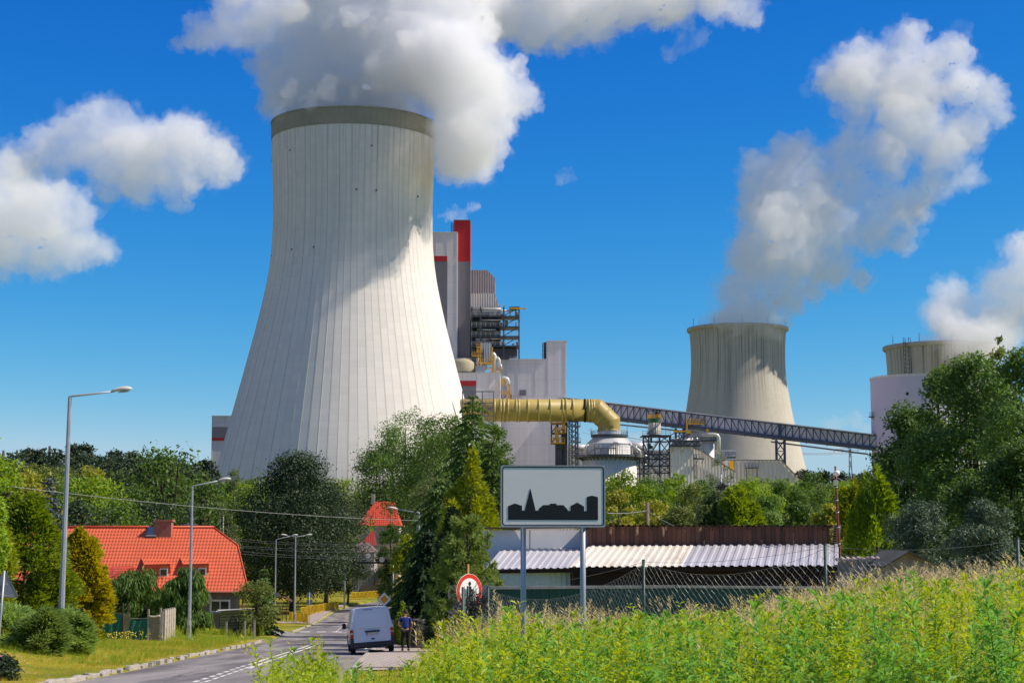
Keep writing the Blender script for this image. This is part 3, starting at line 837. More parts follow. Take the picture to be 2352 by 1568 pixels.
# far left block
ll = thing('ash_building', 'narrow grey block with dark and red stripes beside the big tower foot', 'power station building', (P(510, 1240, 640).x, 642, GZ))
mb = MB(); rect(mb, 487, 955, 560, 1100, 640, 25, ground=True); mb.build('wall', M_lgrey2, ll)
mb = MB(); rect(mb, 486.8, 980, 560, 1005, 639.75, .24); mb.build('dark_panel', M_dgrey, ll)
mb = MB(); rect(mb, 486.6, 1005, 560, 1011, 639.7, .28); mb.build('red_stripe', M_red, ll)
mb = MB(); seams(mb, (488, 518), 956, 1100, 640, .25); rect(mb, 486, 954, 561, 955.4, 639.6, 25.6); mb.build('trim', M_seam, ll)
lw = thing('white_shed', 'low white flat roofed shed showing over the wood left of the big tower', 'shed', (P(470, 1240, 600).x, 602, GZ))
mb = MB(); rect(mb, 455, 1094, 492, 1130, 600, 15, ground=True); mb.build('wall', pm('white_wall', (.74, .74, .76), rough=.7), lw)
mb = MB(); rect(mb, 454, 1092.5, 493, 1094.2, 599.5, 16); mb.build('roof', M_dgrey, lw)
lw = thing('white_hall', 'white flat roofed hall with roof boxes glimpsed among trees above the red house', 'shed', (P(268, 1240, 420).x, 424, -8))
mb = MB(); rect(mb, 236, 1101, 300, 1125, 420, 15, ground=True); mb.build('wall', pm('white_wall_b', (.76, .77, .80), rough=.7), lw)
mb = MB(); rect(mb, 235, 1099.5, 301, 1101.2, 419.6, 16)
for u, w in ((250, 4), (262, 6), (276, 3), (284, 5)): rect(mb, u, 1096, u + w, 1099.6, 424, 2)
mb.build('roof', M_lgrey2, lw)

# ---- ochre flue duct
DD = 552.0
fd = thing('flue_duct', 'giant ochre ribbed flue duct running from the big tower and bending down to the absorber', 'duct', tuple(P(1250, 942, DD)))
s_ = DD / FPX
rad = 25.6 * s_
mb = MB()
ax = [P(u, v, DD) for u, v in ((1010, 941.5), (1345, 942.5))]
mb.tube(ax, rad, 48)
mb.build('straight_pipe', M_duct, fd)
mb = MB()
# mitred elbow, ring by ring so each mitre plane is shared
mit = [(P(1346, 942.5, DD), Vector((1, 0, 0))), (P(1371, 942.5, DD), Vector((1, 0, -.42)).normalized()), (P(1398.8, 969.5, DD), Vector((.42, 0, -1)).normalized()), (P(1398.8, 990.5, DD), Vector((0, 0, -1)))]
dirs = [Vector((1, 0, 0)), (mit[2][0] - mit[1][0]).normalized(), Vector((0, 0, -1))]
rings = []
for k, (c, n) in enumerate(mit):
    d0 = dirs[0] if k == 0 else dirs[min(k - 1, 2)]
    yv = Vector((0, 1, 0)); xv = d0.cross(yv).normalized()
    if k in (1, 2):
        n = (dirs[k - 1] + dirs[k]).normalized()
    else:
        n = d0
    ring = []
    for j in range(48):
        t = 2 * math.pi * j / 48
        p = c + xv * (math.cos(t) * rad) + yv * (math.sin(t) * rad)
        p = p - d0 * ((p - c).dot(n) / d0.dot(n)); ring.append(p)
    rings.append(ring)
# split each straight piece so smooth shading stays inside it
for k in range(3):
    i0 = len(mb.v)
    mb.v += [tuple(p) for p in rings[k]] + [tuple(p) for p in rings[k + 1]]
    if k == 0: pass
    for j in range(48):
        a = i0 + j; b = i0 + (j + 1) % 48; mb.f.append([a, b, b + 48, a + 48]); mb.m.append(0); mb.sm.append(True)
mb.build('elbow', M_duct, fd)
mb = MB()
for u in (1136, 1150, 1157, 1167, 1186, 1192, 1213, 1238, 1264, 1292, 1300, 1316, 1352, 1358, 1363):
    c = P(u, 942.3, DD); mb.tube([c - Vector((.35, 0, 0)), c + Vector((.35, 0, 0))], rad + .16, 48, cap=True)
c0 = (mit[1][0] + mit[2][0]) / 2; dv = dirs[1]
mb.tube([c0 - dv * .3, c0 + dv * .3], rad + .14, 48)
c0 = P(1398.8, 987, DD); mb.tube([c0, c0 + Vector((0, 0, -.5))], rad + .2, 48)
mb.build('flange', pm('duct_flange', (.47, .36, .11), (.38, .29, .08), .2, .4), fd, each=True)
mb = MB(); c = P(1343.5, 942.5, DD); mb.tube([c - Vector((.28, 0, 0)), c + Vector((.28, 0, 0))], rad + .22, 48); mb.build('expansion_joint', M_black, fd)
mb = MB()
for u, v in ((1364.5, 941), (1404, 981), (1308, 958)):
    c = P(u, v, DD); yy = -math.sqrt(max(0, rad ** 2 - ((c.z - P(1364, 942.5, DD).z) ** 2 if u < 1390 else (c.x - P(1398.8, 900, DD).x) ** 2)))
    mb.tube([(c.x, DD + yy + .05, c.z), (c.x, DD + yy - .25, c.z)], .55, 14); mb.tube([(c.x, DD + yy - .2, c.z), (c.x, DD + yy - .4, c.z)], .28, 10)
mb.build('manhole', M_duct, fd, each=True)

# tower-side platform where the duct enters
tp = thing('duct_platform', 'grey steel stair platform in front of the ochre duct beside the big tower', 'platform', tuple(P(1100, 975, 545)))
mb = MB()
for u in (1062, 1085, 1108, 1134): mb.bar(P(u, 898, 543), P(u, 990, 543), .3)
for v in (899, 925, 955): mb.bar(P(1062, v, 543), P(1134, v, 543), .3)
for a, b in (((1070, 899), (1085, 925)), ((1085, 899), (1108, 925)), ((1108, 925), (1134, 945)), ((1134, 932), (1104, 955)), ((1104, 955), (1134, 975))): mb.bar(P(*a, 543), P(*b, 543), .35)
rail(mb, [P(1062, 925, 542), P(1134, 925, 542)], 1.2, .09, 1.2); rail(mb, [P(1104, 955, 542), P(1134, 932, 542)], 1.2, .09, 1.2); rail(mb, [P(1104, 955, 542), P(1134, 975, 542)], 1.2, .09, 1.2)
mb.build('frame', M_steelg, tp)

# ---- absorber vessel
AD = 552.0
ac = P(1400, 1040, AD); s_ = AD / FPX
ab = thing('absorber_vessel', 'round silvery absorber vessel with a conical top and ring platforms under the ochre duct', 'vessel', (ac.x, AD, GZ))


def zz_(v): return P(1400, v, AD).z


mb = MB(); mb.lathe([(62 * s_, GZ), (62 * s_, zz_(1052)), (52.5 * s_, zz_(1051.9)), (52.5 * s_, zz_(1021))], 64, 0, (ac.x, AD, 0)); mb.build('body', cladding('vessel_clad', (.80, .76, .72), pitch=.8, seam=7, rough=.45), ab)
mb = MB(); mb.lathe([(53.5 * s_, zz_(1021)), (53.5 * s_, zz_(1019.5)), (36.5 * s_, zz_(1003)), (26.5 * s_, zz_(1002.9)), (26.5 * s_, zz_(989))], 64, 0, (ac.x, AD, 0), sm=False); mb.build('cone', pm('vessel_cone', (.72, .70, .68), (.58, .56, .55), .25, .35, metal=.35), ab)


def ring_deck(mb, cx, cy_, z, r0, r1, th=.3, n=48):
    mb.lathe([(r0, z - th), (r1, z - th), (r1, z), (r0, z)], n, 0, (cx, cy_, 0), sm=False)


def ring_rail(mb, cx, cy_, z, r, h=1.2, w=.08, n=40):
    for k in range(n):
        a = 2 * math.pi * k / n; b = 2 * math.pi * (k + 1) / n
        p = Vector((cx + r * math.cos(a), cy_ + r * math.sin(a), z)); q = Vector((cx + r * math.cos(b), cy_ + r * math.sin(b), z))
        mb.bar(p, p + Vector((0, 0, h)), w)
        for f in (.5, 1): mb.bar(p + Vector((0, 0, h * f)), q + Vector((0, 0, h * f)), w)


mb = MB(); ring_deck(mb, ac.x, AD, zz_(998.5), 26 * s_, 43 * s_, .7); ring_deck(mb, ac.x, AD, zz_(1046), 52 * s_, 80 * s_, .7)
for k in range(40):
    a = 2 * math.pi * k / 40
    mb.bar((ac.x + 42 * s_ * math.cos(a), AD + 42 * s_ * math.sin(a), zz_(999)), (ac.x + 33 * s_ * math.cos(a), AD + 33 * s_ * math.sin(a), zz_(1003.5)), .22)
    mb.bar((ac.x + 78 * s_ * math.cos(a), AD + 78 * s_ * math.sin(a), zz_(1047)), (ac.x + 62 * s_ * math.cos(a), AD + 62 * s_ * math.sin(a), zz_(1058)), .25)
mb.build('ring_deck', M_steel, ab)
mb = MB(); ring_rail(mb, ac.x, AD, zz_(998.5), 42.6 * s_, 1.25); ring_rail(mb, ac.x, AD, zz_(1046), 79 * s_, 1.25)
mb.build('railing', pm('rail_b', (.30, .30, .32), rough=.5), ab)
mb = MB()
f_ = AD - 56 * s_ - 1.2
for v in (1029,): mb.bar(P(1365, v, f_), P(1416, v, f_), 2.2, .35)
for u in (1366, 1380, 1398, 1415): mb.bar(P(u, 1029, f_), P(u, 1046, f_), .25)
rail(mb, [P(1365, 1029, f_ - 1), P(1416, 1029, f_ - 1)], 1.25, .09, 1.3)
mb.bar(P(1344, 1046, f_ - 1), P(1366, 1030, f_ - 1), .9, .3); rail(mb, [P(1344, 1046, f_ - 1.4), P(1366, 1030, f_ - 1.4)], 1.2, .09, 1)
mb.build('gallery', M_steelg, ab)
mb = MB()
for pts, r in ((((1410, 1022), (1410, 1016), (1420, 1015), (1420, 1022)), .35), (((1346, 1046), (1344, 1025), (1352, 1021)), .3), (((1452, 1023), (1470, 1035), (1472, 1050)), .35), (((1444, 1022), (1447, 1018), (1450, 1022), (1450, 1045)), .3)):
    mb.tube([P(u, v, f_ + 1) for u, v in pts], r, 8)
mb.build('vent_pipe', M_pipe, ab, each=True)
for u, v in ((1357, 984), (1440, 982), (1330, 996)):
    mb = MB(); mb.bar(P(u, v + 14, AD - 5), P(u, v, AD - 5), .09); mb.bar(P(u, v, AD - 5), P(u + 2, v, AD - 5), .2); mb.build('deck_lamp', M_steel, ab)

# ---- access towers left of the absorber
sy = thing('stair_steelwork', 'dark steel frame with bright yellow stair cages below the ochre duct', 'steel structure', (P(1284, 1240, 556).x, 556, GZ))
mb = MB()
for u in (1266.5, 1281, 1302): mb.bar(P(u, 969, 556), P(u, 1020, 556), .45)
for u in (1278, 1283, 1288, 1300): mb.bar(P(u, 1018, 557), P(u, 1100, 557), .8)
for v in (973, 995.5, 1018.5): mb.bar(P(1265, v, 555), P(1303, v, 555), 2.4, .55)
for a, b in (((1267, 993), (1280, 975)), ((1267, 1017), (1280, 997)), ((1282, 993), (1300, 975))): mb.bar(P(*a, 556), P(*b, 556), .3)
rect(mb, 1289, 998, 1303, 1100, 557.5, 2)
mb.build('frame', M_steel, sy)
mb = MB()
for v, u0, u1 in ((971.5, 1265, 1296), (994, 1274, 1298), (1017, 1265, 1297)):
    rail(mb, [P(u0, v, 553.5), P(u1, v, 553.5)], 1.7, .22, .8); mb.bar(P(u0, v, 553.6), P(u1, v, 553.6), .3, .45)
for u, v0, v1 in ((1276, 982, 1010), (1292, 968, 985)):
    for du in (0, 5): mb.bar(P(u + du, v0, 553), P(u + du, v1, 553), .35)
    for k in range(int((v1 - v0) / 2.2)): mb.bar(P(u, v0 + k * 2.2, 553), P(u + 5, v0 + k * 2.2, 553), .25)
rect(mb, 1277, 1007, 1283, 1017, 553.8, 1.2); rect(mb, 1291, 984, 1298, 994, 553.8, 1.2)
mb.build('stair_cage', M_yel, sy)
sg = thing('lattice_stair_tower', 'slender grey lattice stair tower beside the absorber vessel', 'steel structure', (P(1318, 1240, 553).x, 553, GZ))
mb = MB()
for u in (1307, 1314, 1322, 1327):
    mb.bar(P(u, 968, 551), P(u, 1100, 551), .5)
for k in range(9):
    v = 968 + k * 12
    mb.bar(P(1305, v, 551), P(1329, v, 551), .3); mb.bar(P(1307, v, 551.2), P(1314, v + 12, 551.2), .28); mb.bar(P(1327, v, 551.2), P(1314, v + 12, 551.2), .28)
for v, u0, u1 in ((979, 1304, 1333), (1015, 1306, 1334), (1045, 1315, 1346)): mb.bar(P(u0, v, 550), P(u1, v, 550), 2.2, .4); rail(mb, [P(u0, v, 549), P(u1, v, 549)], 1.3, .1, 1.1)
mb.build('frame', M_steelg, sg)
mb = MB(); mb.tube([P(1300, 1028, 580), P(1352, 1028, 580)], 1.1, 12); tag(mb.build('hall_roof_strip', M_pipe), 'thin white strip of hall roof between the stair tower and the absorber vessel', 'pipe'); mb = MB(); mb.tube([P(1445, 1026, 580), P(1482, 1026, 580)], 1.6, 12); tag(mb.build('hall_roof_strip', M_pipe), 'thick white strip of hall roof between the absorber vessel and the silo frame', 'pipe')  # tubes standing in for the white roof of the low hall

bgh = thing('low_hall', 'long pale low hall behind the absorber vessel and the silo frame', 'power station building', (P(1480, 1240, 600).x, 606, GZ))
mb = MB(); rect(mb, 1288, 1036, 1690, 1100, 600, 16, ground=True); mb.build('wall', cladding('hall_pale', (.70, .66, .64), pitch=1.2, seam=6), bgh)
mb = MB(); rect(mb, 1287, 1033, 1691, 1036.5, 599.6, 17); mb.build('roof', M_seam, bgh)
prk = thing('pipe_rack', 'dark pipe rack crowded with pipes between the absorber vessel and the silo frame', 'steel structure', (P(1462, 1240, 554).x, 554, GZ))
mb = MB()
for u in (1447, 1458, 1469, 1480): mb.bar(P(u, 1036, 553), P(u, 1110, 553), .4)
for v in (1040, 1049, 1062, 1076, 1088): mb.bar(P(1440, v, 552.6), P(1492, v, 552.6), .5, .4)
for k in range(4): mb.bar(P(1447 + 11 * k, 1049, 553), P(1458 + 11 * k, 1076, 553), .25)
rail(mb, [P(1440, 1040, 552), P(1492, 1040, 552)], 1.2, .1, 1.1); rail(mb, [P(1440, 1062, 552), P(1492, 1062, 552)], 1.2, .1, 1.1)
mb.build('frame', M_steel, prk)
rg = random.Random(77); mb = MB()
for k in range(14):
    u, v = rg.uniform(1440, 1484), rg.uniform(1042, 1090); c = P(u, v, 553.6 + rg.uniform(0, 1)); L = rg.uniform(1, 3)
    mb.tube([c, c + (Vector((L, 0, 0)) if k % 2 else Vector((0, 0, L)))], rg.uniform(.15, .4), 8)
mb.build('pipe', M_pipe, prk, each=True)

# ---- steel tower with the small silo
ST = 556.0
ss = thing('silo_frame', 'dark cross braced steel frame with stairs carrying a small ribbed silo', 'steel structure', (P(1508, 1240, ST).x, ST, GZ))
mb = MB()
for u in (1477.5, 1490, 1515, 1538):
    for dd in (0, 8): mb.bar(P(u, 999, ST + dd), P(u, 1110, ST + dd), .5)
lv = (1000, 1014, 1043, 1054, 1070, 1086)
for v in lv:
    for dd in (0, 8): mb.bar(P(1476, v, ST + dd), P(1540, v, ST + dd), .45)
for a, b in zip(lv[:-1], lv[1:]):
    mb.bar(P(1477.5, a, ST), P(1490, b, ST), .28); mb.bar(P(1515, a, ST), P(1538, b, ST), .28); mb.bar(P(1538, a, ST + 8), P(1515, b, ST + 8), .28); mb.bar(P(1490, b, ST), P(1477.5, a + 2, ST + 8), .25)
rect(mb, 1475, 998.5, 1540, 1000.5, ST - 1, 11)
for k, (a, b) in enumerate(((1090, 1070), (1070, 1054), (1054, 1043), (1043, 1014))):
    u0, u1 = (1494, 1512) if k % 2 else (1512, 1494)
    mb.bar(P(u0, a, ST - .6), P(u1, b, ST - .6), 1.2, .35); rail(mb, [P(u0, a, ST - 1.2), P(u1, b, ST - 1.2)], 1.2, .1, 1.2)
for v in (1043, 1054, 1086): rail(mb, [P(1490, v, ST - 1.2), P(1517, v, ST - 1.2)], 1.2, .1, 1.2)
mb.build('frame', M_steel, ss)
mb = MB(); rail(mb, [P(1475, 998.5, ST - 1), P(1540, 998.5, ST - 1)], 1.25, .1, 1.3)
mb.build('railing', M_steelg, ss)
mb = MB(); rect(mb, 1487, 1018, 1495, 1023, ST + 4, 2); rect(mb, 1494, 1005, 1498, 1016, ST + 4, 2); rect(mb, 1492, 1023, 1499, 1030, ST + 4, 2.5); mb.build('green_machine', M_green, ss)
mb = MB(); rect(mb, 1487, 1019, 1490.5, 1031, ST + 2, 1); mb.build('yellow_cabinet', M_yel, ss)
cs = P(1503.5, 997.8, ST + 4)
si = thing('small_silo', 'small ribbed pale silo with a yellow railing on the dark steel frame', 'silo', tuple(cs))
rs = 14.3 * ST / FPX; hh = P(1503.5, 964, ST + 4).z - cs.z
mb = MB(); mb.lathe([(rs, 0), (rs, hh), (0.02, hh + .5)], 32, 0, tuple(cs)); mb.build('body', cladding('silo_rib', (.55, .52, .47), pitch=.9, seam=0), si)
mb = MB(); ring_deck(mb, cs.x, cs.y, cs.z + hh + .35, .2, rs + .2, .35); mb.lathe([(rs + .05, hh - 1), (rs + .06, hh)], 32, 0, tuple(cs)); mb.build('green_band', M_green, si)
mb = MB(); ring_rail(mb, cs.x, cs.y, cs.z + hh + .35, rs + .15, 1.25, .13, 24); mb.build('railing', M_yel, si)
mb = MB()
for k in range(18):
    a = R(200 + 8 * k); b = R(200 + 8 * (k + 1)); za = cs.z + hh * .02 + hh * .95 * k / 18; zb = cs.z + hh * .02 + hh * .95 * (k + 1) / 18
    p = Vector((cs.x + (rs + .5) * math.cos(a), cs.y + (rs + .5) * math.sin(a), za)); q = Vector((cs.x + (rs + .5) * math.cos(b), cs.y + (rs + .5) * math.sin(b), zb))
    mb.bar(p, q, .7, .12)
    for h in (.6, 1.2): mb.bar(p + Vector((0, 0, h)), q + Vector((0, 0, h)), .1)
mb.build('spiral_stair', M_steelg, si)
mb = MB(); c = cs + Vector((.9, 0, hh + .4)); mb.cyl(c, .5, 1.4, 12); mb.tube([c + Vector((0, 0, 1.4)), c + Vector((0, 0, 2.4))], [.8, .5], 12); mb.bar(c + Vector((-3, 0, 2.6)), c + Vector((2, 0, 2.6)), .25); mb.build('filter', M_black, si)

# ---- white corrugated process buildings
pw = thing('process_building', 'white corrugated metal building below a dark piping deck', 'power station building', (P(1567, 1240, 552).x, 556, GZ))
mb = MB(); rect(mb, 1541, 1026, 1593, 1095, 552, 14, ground=True); mb.build('wall', M_white_cor, pw)
mb = MB()
for u in (1541, 1564, 1587): rect(mb, u, 1025, u + 6, 1033, 551.4, .6); rect(mb, u, 1033, u + 6, 1037.5, 551.5, .5)
mb.build('bracket', pm('bracket_tan', (.55, .48, .38), rough=.7), pw, each=True)
mb = MB()
mb2 = MB()
profile(mb2, [(1593, 1029), (1605, 1033), (1640, 1052), (1690, 1085), (1690, 1130), (1593, 1130)], 556, 16); mb2.build('lean_to_wall', cladding('lean_to', (.72, .66, .62), pitch=1.0, seam=0), pw)
mb.bar(P(1593, 1028, 555.5), P(1606, 1032, 555.5), .5); mb.bar(P(1606, 1032.5, 555.5), P(1690, 1084, 555.5), .5, .3); mb.build('verge', M_steelg, pw)
mb = MB()
for u in (1594, 1599): mb.bar(P(u, 1043, 551), P(u, 1100, 551), .18)
for k in range(20): mb.bar(P(1594, 1045 + k * 2.8, 551), P(1599, 1045 + k * 2.8, 551), .12)
mb.bar(P(1592, 1053, 551), P(1616, 1053, 551), 1.6, .4); rail(mb, [P(1592, 1053, 550.2), P(1616, 1053, 550.2)], 1.4, .1, 1); mb.bar(P(1600, 1063, 551), P(1604, 1054, 551), .2); mb.bar(P(1612, 1064, 551), P(1616, 1054, 551), .2)
mb.build('ladder', M_steel, pw)

pd = thing('piping_deck', 'dark truss deck crowded with valves, rails and a yellow hoist over the white building', 'machinery', (P(1572, 1240, 553).x, 556, P(1572, 1026, 553).z))
mb = MB()
for v in (1013, 1024): mb.bar(P(1538, v, 552), P(1607, v, 552), 1.2, .6); mb.bar(P(1538, v, 560), P(1607, v, 560), 1.2, .6)
for k in range(5):
    u = 1540 + k * 14; mb.bar(P(u, 1024, 551.5), P(u + 7, 1014, 551.5), .3); mb.bar(P(u + 7, 1014, 551.5), P(u + 14, 1024, 551.5), .3)
rail(mb, [P(1538, 1013, 551), P(1607, 1013, 551)], 1.4, .12, 1.3)
mb.bar(P(1538, 1000, 553), P(1551, 993.5, 553), .3); mb.bar(P(1551, 993.5, 553), P(1586, 993.5, 553), .3); mb.bar(P(1555, 1009, 553), P(1586, 996, 553), .35)
for u in (1541, 1551, 1560, 1570, 1580): mb.bar(P(u, 994 + (6 if u == 1541 else 0), 553), P(u, 1013, 553), .25)
mb.build('truss', M_steel, pd)
mb = MB(); rg = random.Random(5)
for k in range(24):
    u = rg.uniform(1543, 1604); w = rg.uniform(.6, 2.2); h = rg.uniform(2, 9)
    c = P(u, 1013, 553 + rg.uniform(0, 5)); mb.cyl(c, w * .14 + .12, h * .14, 8)
mb.tube([P(1540, 1010, 552), P(1592, 1010, 552)], .3, 8); mb.build('valve', M_pipe, pd, each=True)
mb = MB(); rg = random.Random(8)
for k in range(20):
    u = rg.uniform(1542, 1603); w = rg.uniform(2, 6); rect(mb, u, 1016 + rg.uniform(0, 3), u + w, 1023, 554 + rg.uniform(0, 3), 1.2)
for u in (1597, 1603): rect(mb, u, 985, u + 2.4, 1013, 555, 1)
mb.build('pump', M_steelg, pd, each=True)
mb = MB(); rect(mb, 1547, 987.5, 1564, 991.5, 551, 1.5); mb.bar(P(1560, 990.5, 551.5), P(1584, 990, 551.5), .6, .4); rect(mb, 1577, 989, 1587, 995, 551, 1); mb.build('hoist', M_yel, pd)

tk = thing('round_tank', 'round white tank with a bent silver pipe right of the piping deck', 'tank', (P(1627, 1240, 560).x, 560, GZ))
ct2 = P(1627, 1013, 560); mb = MB(); mb.lathe([(13.5 * .14, GZ), (13.5 * .14, ct2.z), (.02, ct2.z + .4)], 32, 0, (ct2.x, 560, 0)); mb.build('body', pm('tank_white', (.68, .66, .62), (.55, .53, .50), .4, .5), tk)
mb = MB(); ring_deck(mb, ct2.x, 560, ct2.z + .3, .1, 2.6, .4); mb.bar(P(1630, 1011, 558), P(1656, 1011, 558), 1.5, .5); ring_rail(mb, ct2.x, 560, ct2.z + .3, 2.5, 1.2, .1, 18); rail(mb, [P(1640, 1010, 557), P(1656, 1010, 557)], 1.2, .1, .8); mb.build('deck', M_steel, tk)
mb = MB(); mb.tube([P(u, v, 557) for u, v in ((1613, 998.5), (1643, 998), (1648, 1000), (1651, 1005), (1651, 1041))], .6, 10); mb.build('bent_pipe', M_pipe, tk)
mb = MB(); mb.bar(P(1625.5, 985, 557), P(1625.5, 1004, 557), .45); rect(mb, 1622.5, 985, 1628, 990, 556.5, .8); mb.build('hoist_post', M_yel, tk)

lb = thing('conveyor_base_building', 'low pale corrugated hall with a sloping right end below the old cooling tower', 'power station building', (P(1740, 1240, 570).x, 575, GZ))
mb = MB(); profile(mb, [(1665, 1057), (1795, 1057), (1840, 1106), (1840, 1160), (1665, 1160)], 568, 22); mb.build('wall', cladding('hall_clad', (.72, .66, .62), pitch=1.3, seam=0), lb)
mb = MB(); mb.bar(P(1665, 1056.5, 567.7), P(1795, 1056.5, 567.7), .5, .35); mb.bar(P(1795, 1056.8, 567.7), P(1841, 1106, 567.7), .5, .35); mb.build('verge', M_steelg, lb)
mb = MB(); rect(mb, 1676, 1058, 1686, 1100, 567.4, .5); mb.build('yellow_panel', M_yel, lb)
mb = MB(); mb.bar(P(1712, 1074, 566.5), P(1742, 1074, 566.5), 1.5, .3)
rail(mb, [P(1712, 1074, 565.8), P(1742, 1074, 565.8)], 1.4, .1, 1)
for u in (1715, 1739): mb.bar(P(u, 1074, 566.5), P(u, 1110, 566.5), .25)
rect(mb, 1668, 1048, 1690, 1052, 568, 2); rail(mb, [P(1666, 1047, 568), P(1690, 1047, 568)], 1.2, .1, 1)
mb.build('roof_platform', M_steel, lb)

# ---- conveyor gallery
cv = thing('conveyor_gallery', 'long sloping conveyor gallery with blue trusses running down to the lilac silo', 'conveyor', tuple(P(1700, 980, 600)))
C0, C1 = 655.0, 596.0


CE = {1: (P(1146, 897, C0), P(2014, 1000.5, C1)), 0: (P(1146, 928, C0), P(2014, 1027, C1))}


def cg(t, v_top):   # t 0..1 along the gallery
    return CE[v_top][0].lerp(CE[v_top][1], t)


N = 58
mb = MB()
for dd in (0, 4.2):
    o = Vector((0, dd, 0))
    mb.bar(cg(0, 1) + o, cg(1, 1) + o, .5); mb.bar(cg(0, 0) + o, cg(1, 0) + o, .5)
    for k in range(N + 1):
        a = cg(k / N, 1) + o; b = cg(k / N, 0) + o; mb.bar(a, b, .34)
        if k < N:
            if (k // 6) % 2: mb.bar(b, cg((k + 1) / N, 1) + o, .28)
            else: mb.bar(a, cg((k + 1) / N, 0) + o, .28)
mb.build('truss', M_blue, cv)
mb = MB(); o = Vector((0, .9, 0)); up = Vector((0, 0, .0))
for a, b in ((cg(0, 1), cg(1, 1)),):
    q = [cg(0, 0) + o, cg(1, 0) + o, cg(1, 1) + o, cg(0, 1) + o]; mb.face(q)
    o2 = Vector((0, 3.6, 0)); mb.face([cg(0, 0) + o2, cg(0, 1) + o2, cg(1, 1) + o2, cg(1, 0) + o2])
    mb.face([cg(0, 0) + o, cg(0, 0) + o2, cg(1, 0) + o2, cg(1, 0) + o])
mb.build('side_wall', cladding('gallery_clad', (.80, .78, .84), pitch=0, seam=0), cv)
mb = MB()
for k in range(N // 2):
    a = (cg(2 * k / N, 1) + cg(2 * k / N, 1)) / 2; b = cg((2 * k + 1.97) / N, 1)
    mb.bar(a + Vector((0, 2.1, .45)), b + Vector((0, 2.1, .45)), 5.4, .35)
mb.build('roof', pm('gallery_roof', (.50, .50, .52), (.38, .38, .40), .2, .4), cv)
mb = MB(); mb.bar(cg(0, 0) + Vector((0, 2.1, -.6)), cg(1, 0) + Vector((0, 2.1, -.6)), 5.0, .9)
for k in range(0, N, 3):
    p = cg(k / N, 0) + Vector((0, .2, -1.2)); mb.box(p, (.3, .6, .5))
mb.build('floor_beam', M_steel, cv)
mb = MB()
a, b = cg(.25, 0) + Vector((0, 1, -2.6)), cg(.55, 0) + Vector((0, 1, -1.9)); mb.tube([a, b], .28, 8)
a, b = cg(.74, 0) + Vector((0, 1, -2.2)), cg(.98, 0) + Vector((0, 1, -2.6)); mb.tube([a, b], .28, 8)
mb.build('service_pipe', M_steelg, cv, each=True)
for t, w in ((.503, 9), (.763, 9)):
    mb = MB()
    a = cg(t, 0) + Vector((0, .5, -1.2))
    for sx in (-1, 1):
        mb.bar(a + Vector((sx * w * .16, 0, 0)), (a.x + sx * w * .16, a.y, GZ), .8)
    z = a.z; k = 0
    while z > GZ + 3:
        mb.bar((a.x - w * .16, a.y, z), (a.x + w * .16, a.y, z - 4), .35); mb.bar((a.x + w * .16, a.y, z), (a.x - w * .16, a.y, z - 4), .35); mb.bar((a.x - w * .16, a.y, z - 4), (a.x + w * .16, a.y, z - 4), .3); z -= 4
    b = cg(t, 1); mb.bar(a, b + Vector((0, .3, 0)), 1.1, .6); mb.bar(a + Vector((-3, 0, .4)), a + Vector((3, 0, .4)), .6)
    mb.build('support_leg', M_blue, cv)
mb = MB(); d_ = C0 + (C1 - C0) * .52 - 1.5
mb.bar(P(1577, 972.5, d_), P(1618, 973.5, d_), 1.6, .4); rail(mb, [P(1577, 972.5, d_ - .8), P(1618, 973.5, d_ - .8)], 1.7, .2, 1.0); mb.bar(P(1578, 973, d_), P(1578, 991, d_), .5); rect(mb, 1592, 952, 1600, 957, d_ + 3, 2)
mb.build('maintenance_platform', M_yel, cv)

# ---- lilac silo
sl_ = P(2115, 1240, 600); s_ = 600 / FPX
sv = thing('coal_silo', 'wide round lilac silo at the lower end of the conveyor, partly behind the right trees', 'silo', (sl_.x, 600, GZ))
zt = P(2115, 868, 600).z; rS = 105 * s_
mb = MB(); mb.lathe([(rS, GZ), (rS, zt)], 96, 0, (sl_.x, 600, 0)); mb.build('wall', M_silo, sv)
mb = MB(); mb.lathe([(rS + .05, zt - .6), (rS + .25, zt - .6), (rS + .25, zt + .1), (rS - 1, zt + .1), (.1, zt + 1.0)], 96, 0, (sl_.x, 600, 0), sm=False); mb.build('roof', M_seam, sv)
for u, v in ((2061.6, 912), (2108, 912), (2063, 963), (2061, 932)):
    p = P(u, v, 600); dx = p.x - sl_.x; y = 600 - math.sqrt(rS ** 2 - dx ** 2); mb = MB(); k = .35 if v == 932 else .85
    mb.box((p.x * y / 600 + (sl_.x * (1 - y / 600)), y, p.z), (k, .5, k * 1.1)); mb.build('window', M_black, sv)
mb = MB(); a = P(2000, 957, 598); mb.box((a.x + .9, 598, a.z), (3.0, 2, .35)); rail(mb, [(a.x - .5, 597, a.z), (a.x + 2.2, 597, a.z)], 1.5, .12, .7); mb.bar((a.x + 2, 598, a.z - 2), (a.x, 598, a.z), .2); mb.build('balcony', M_steel, sv)

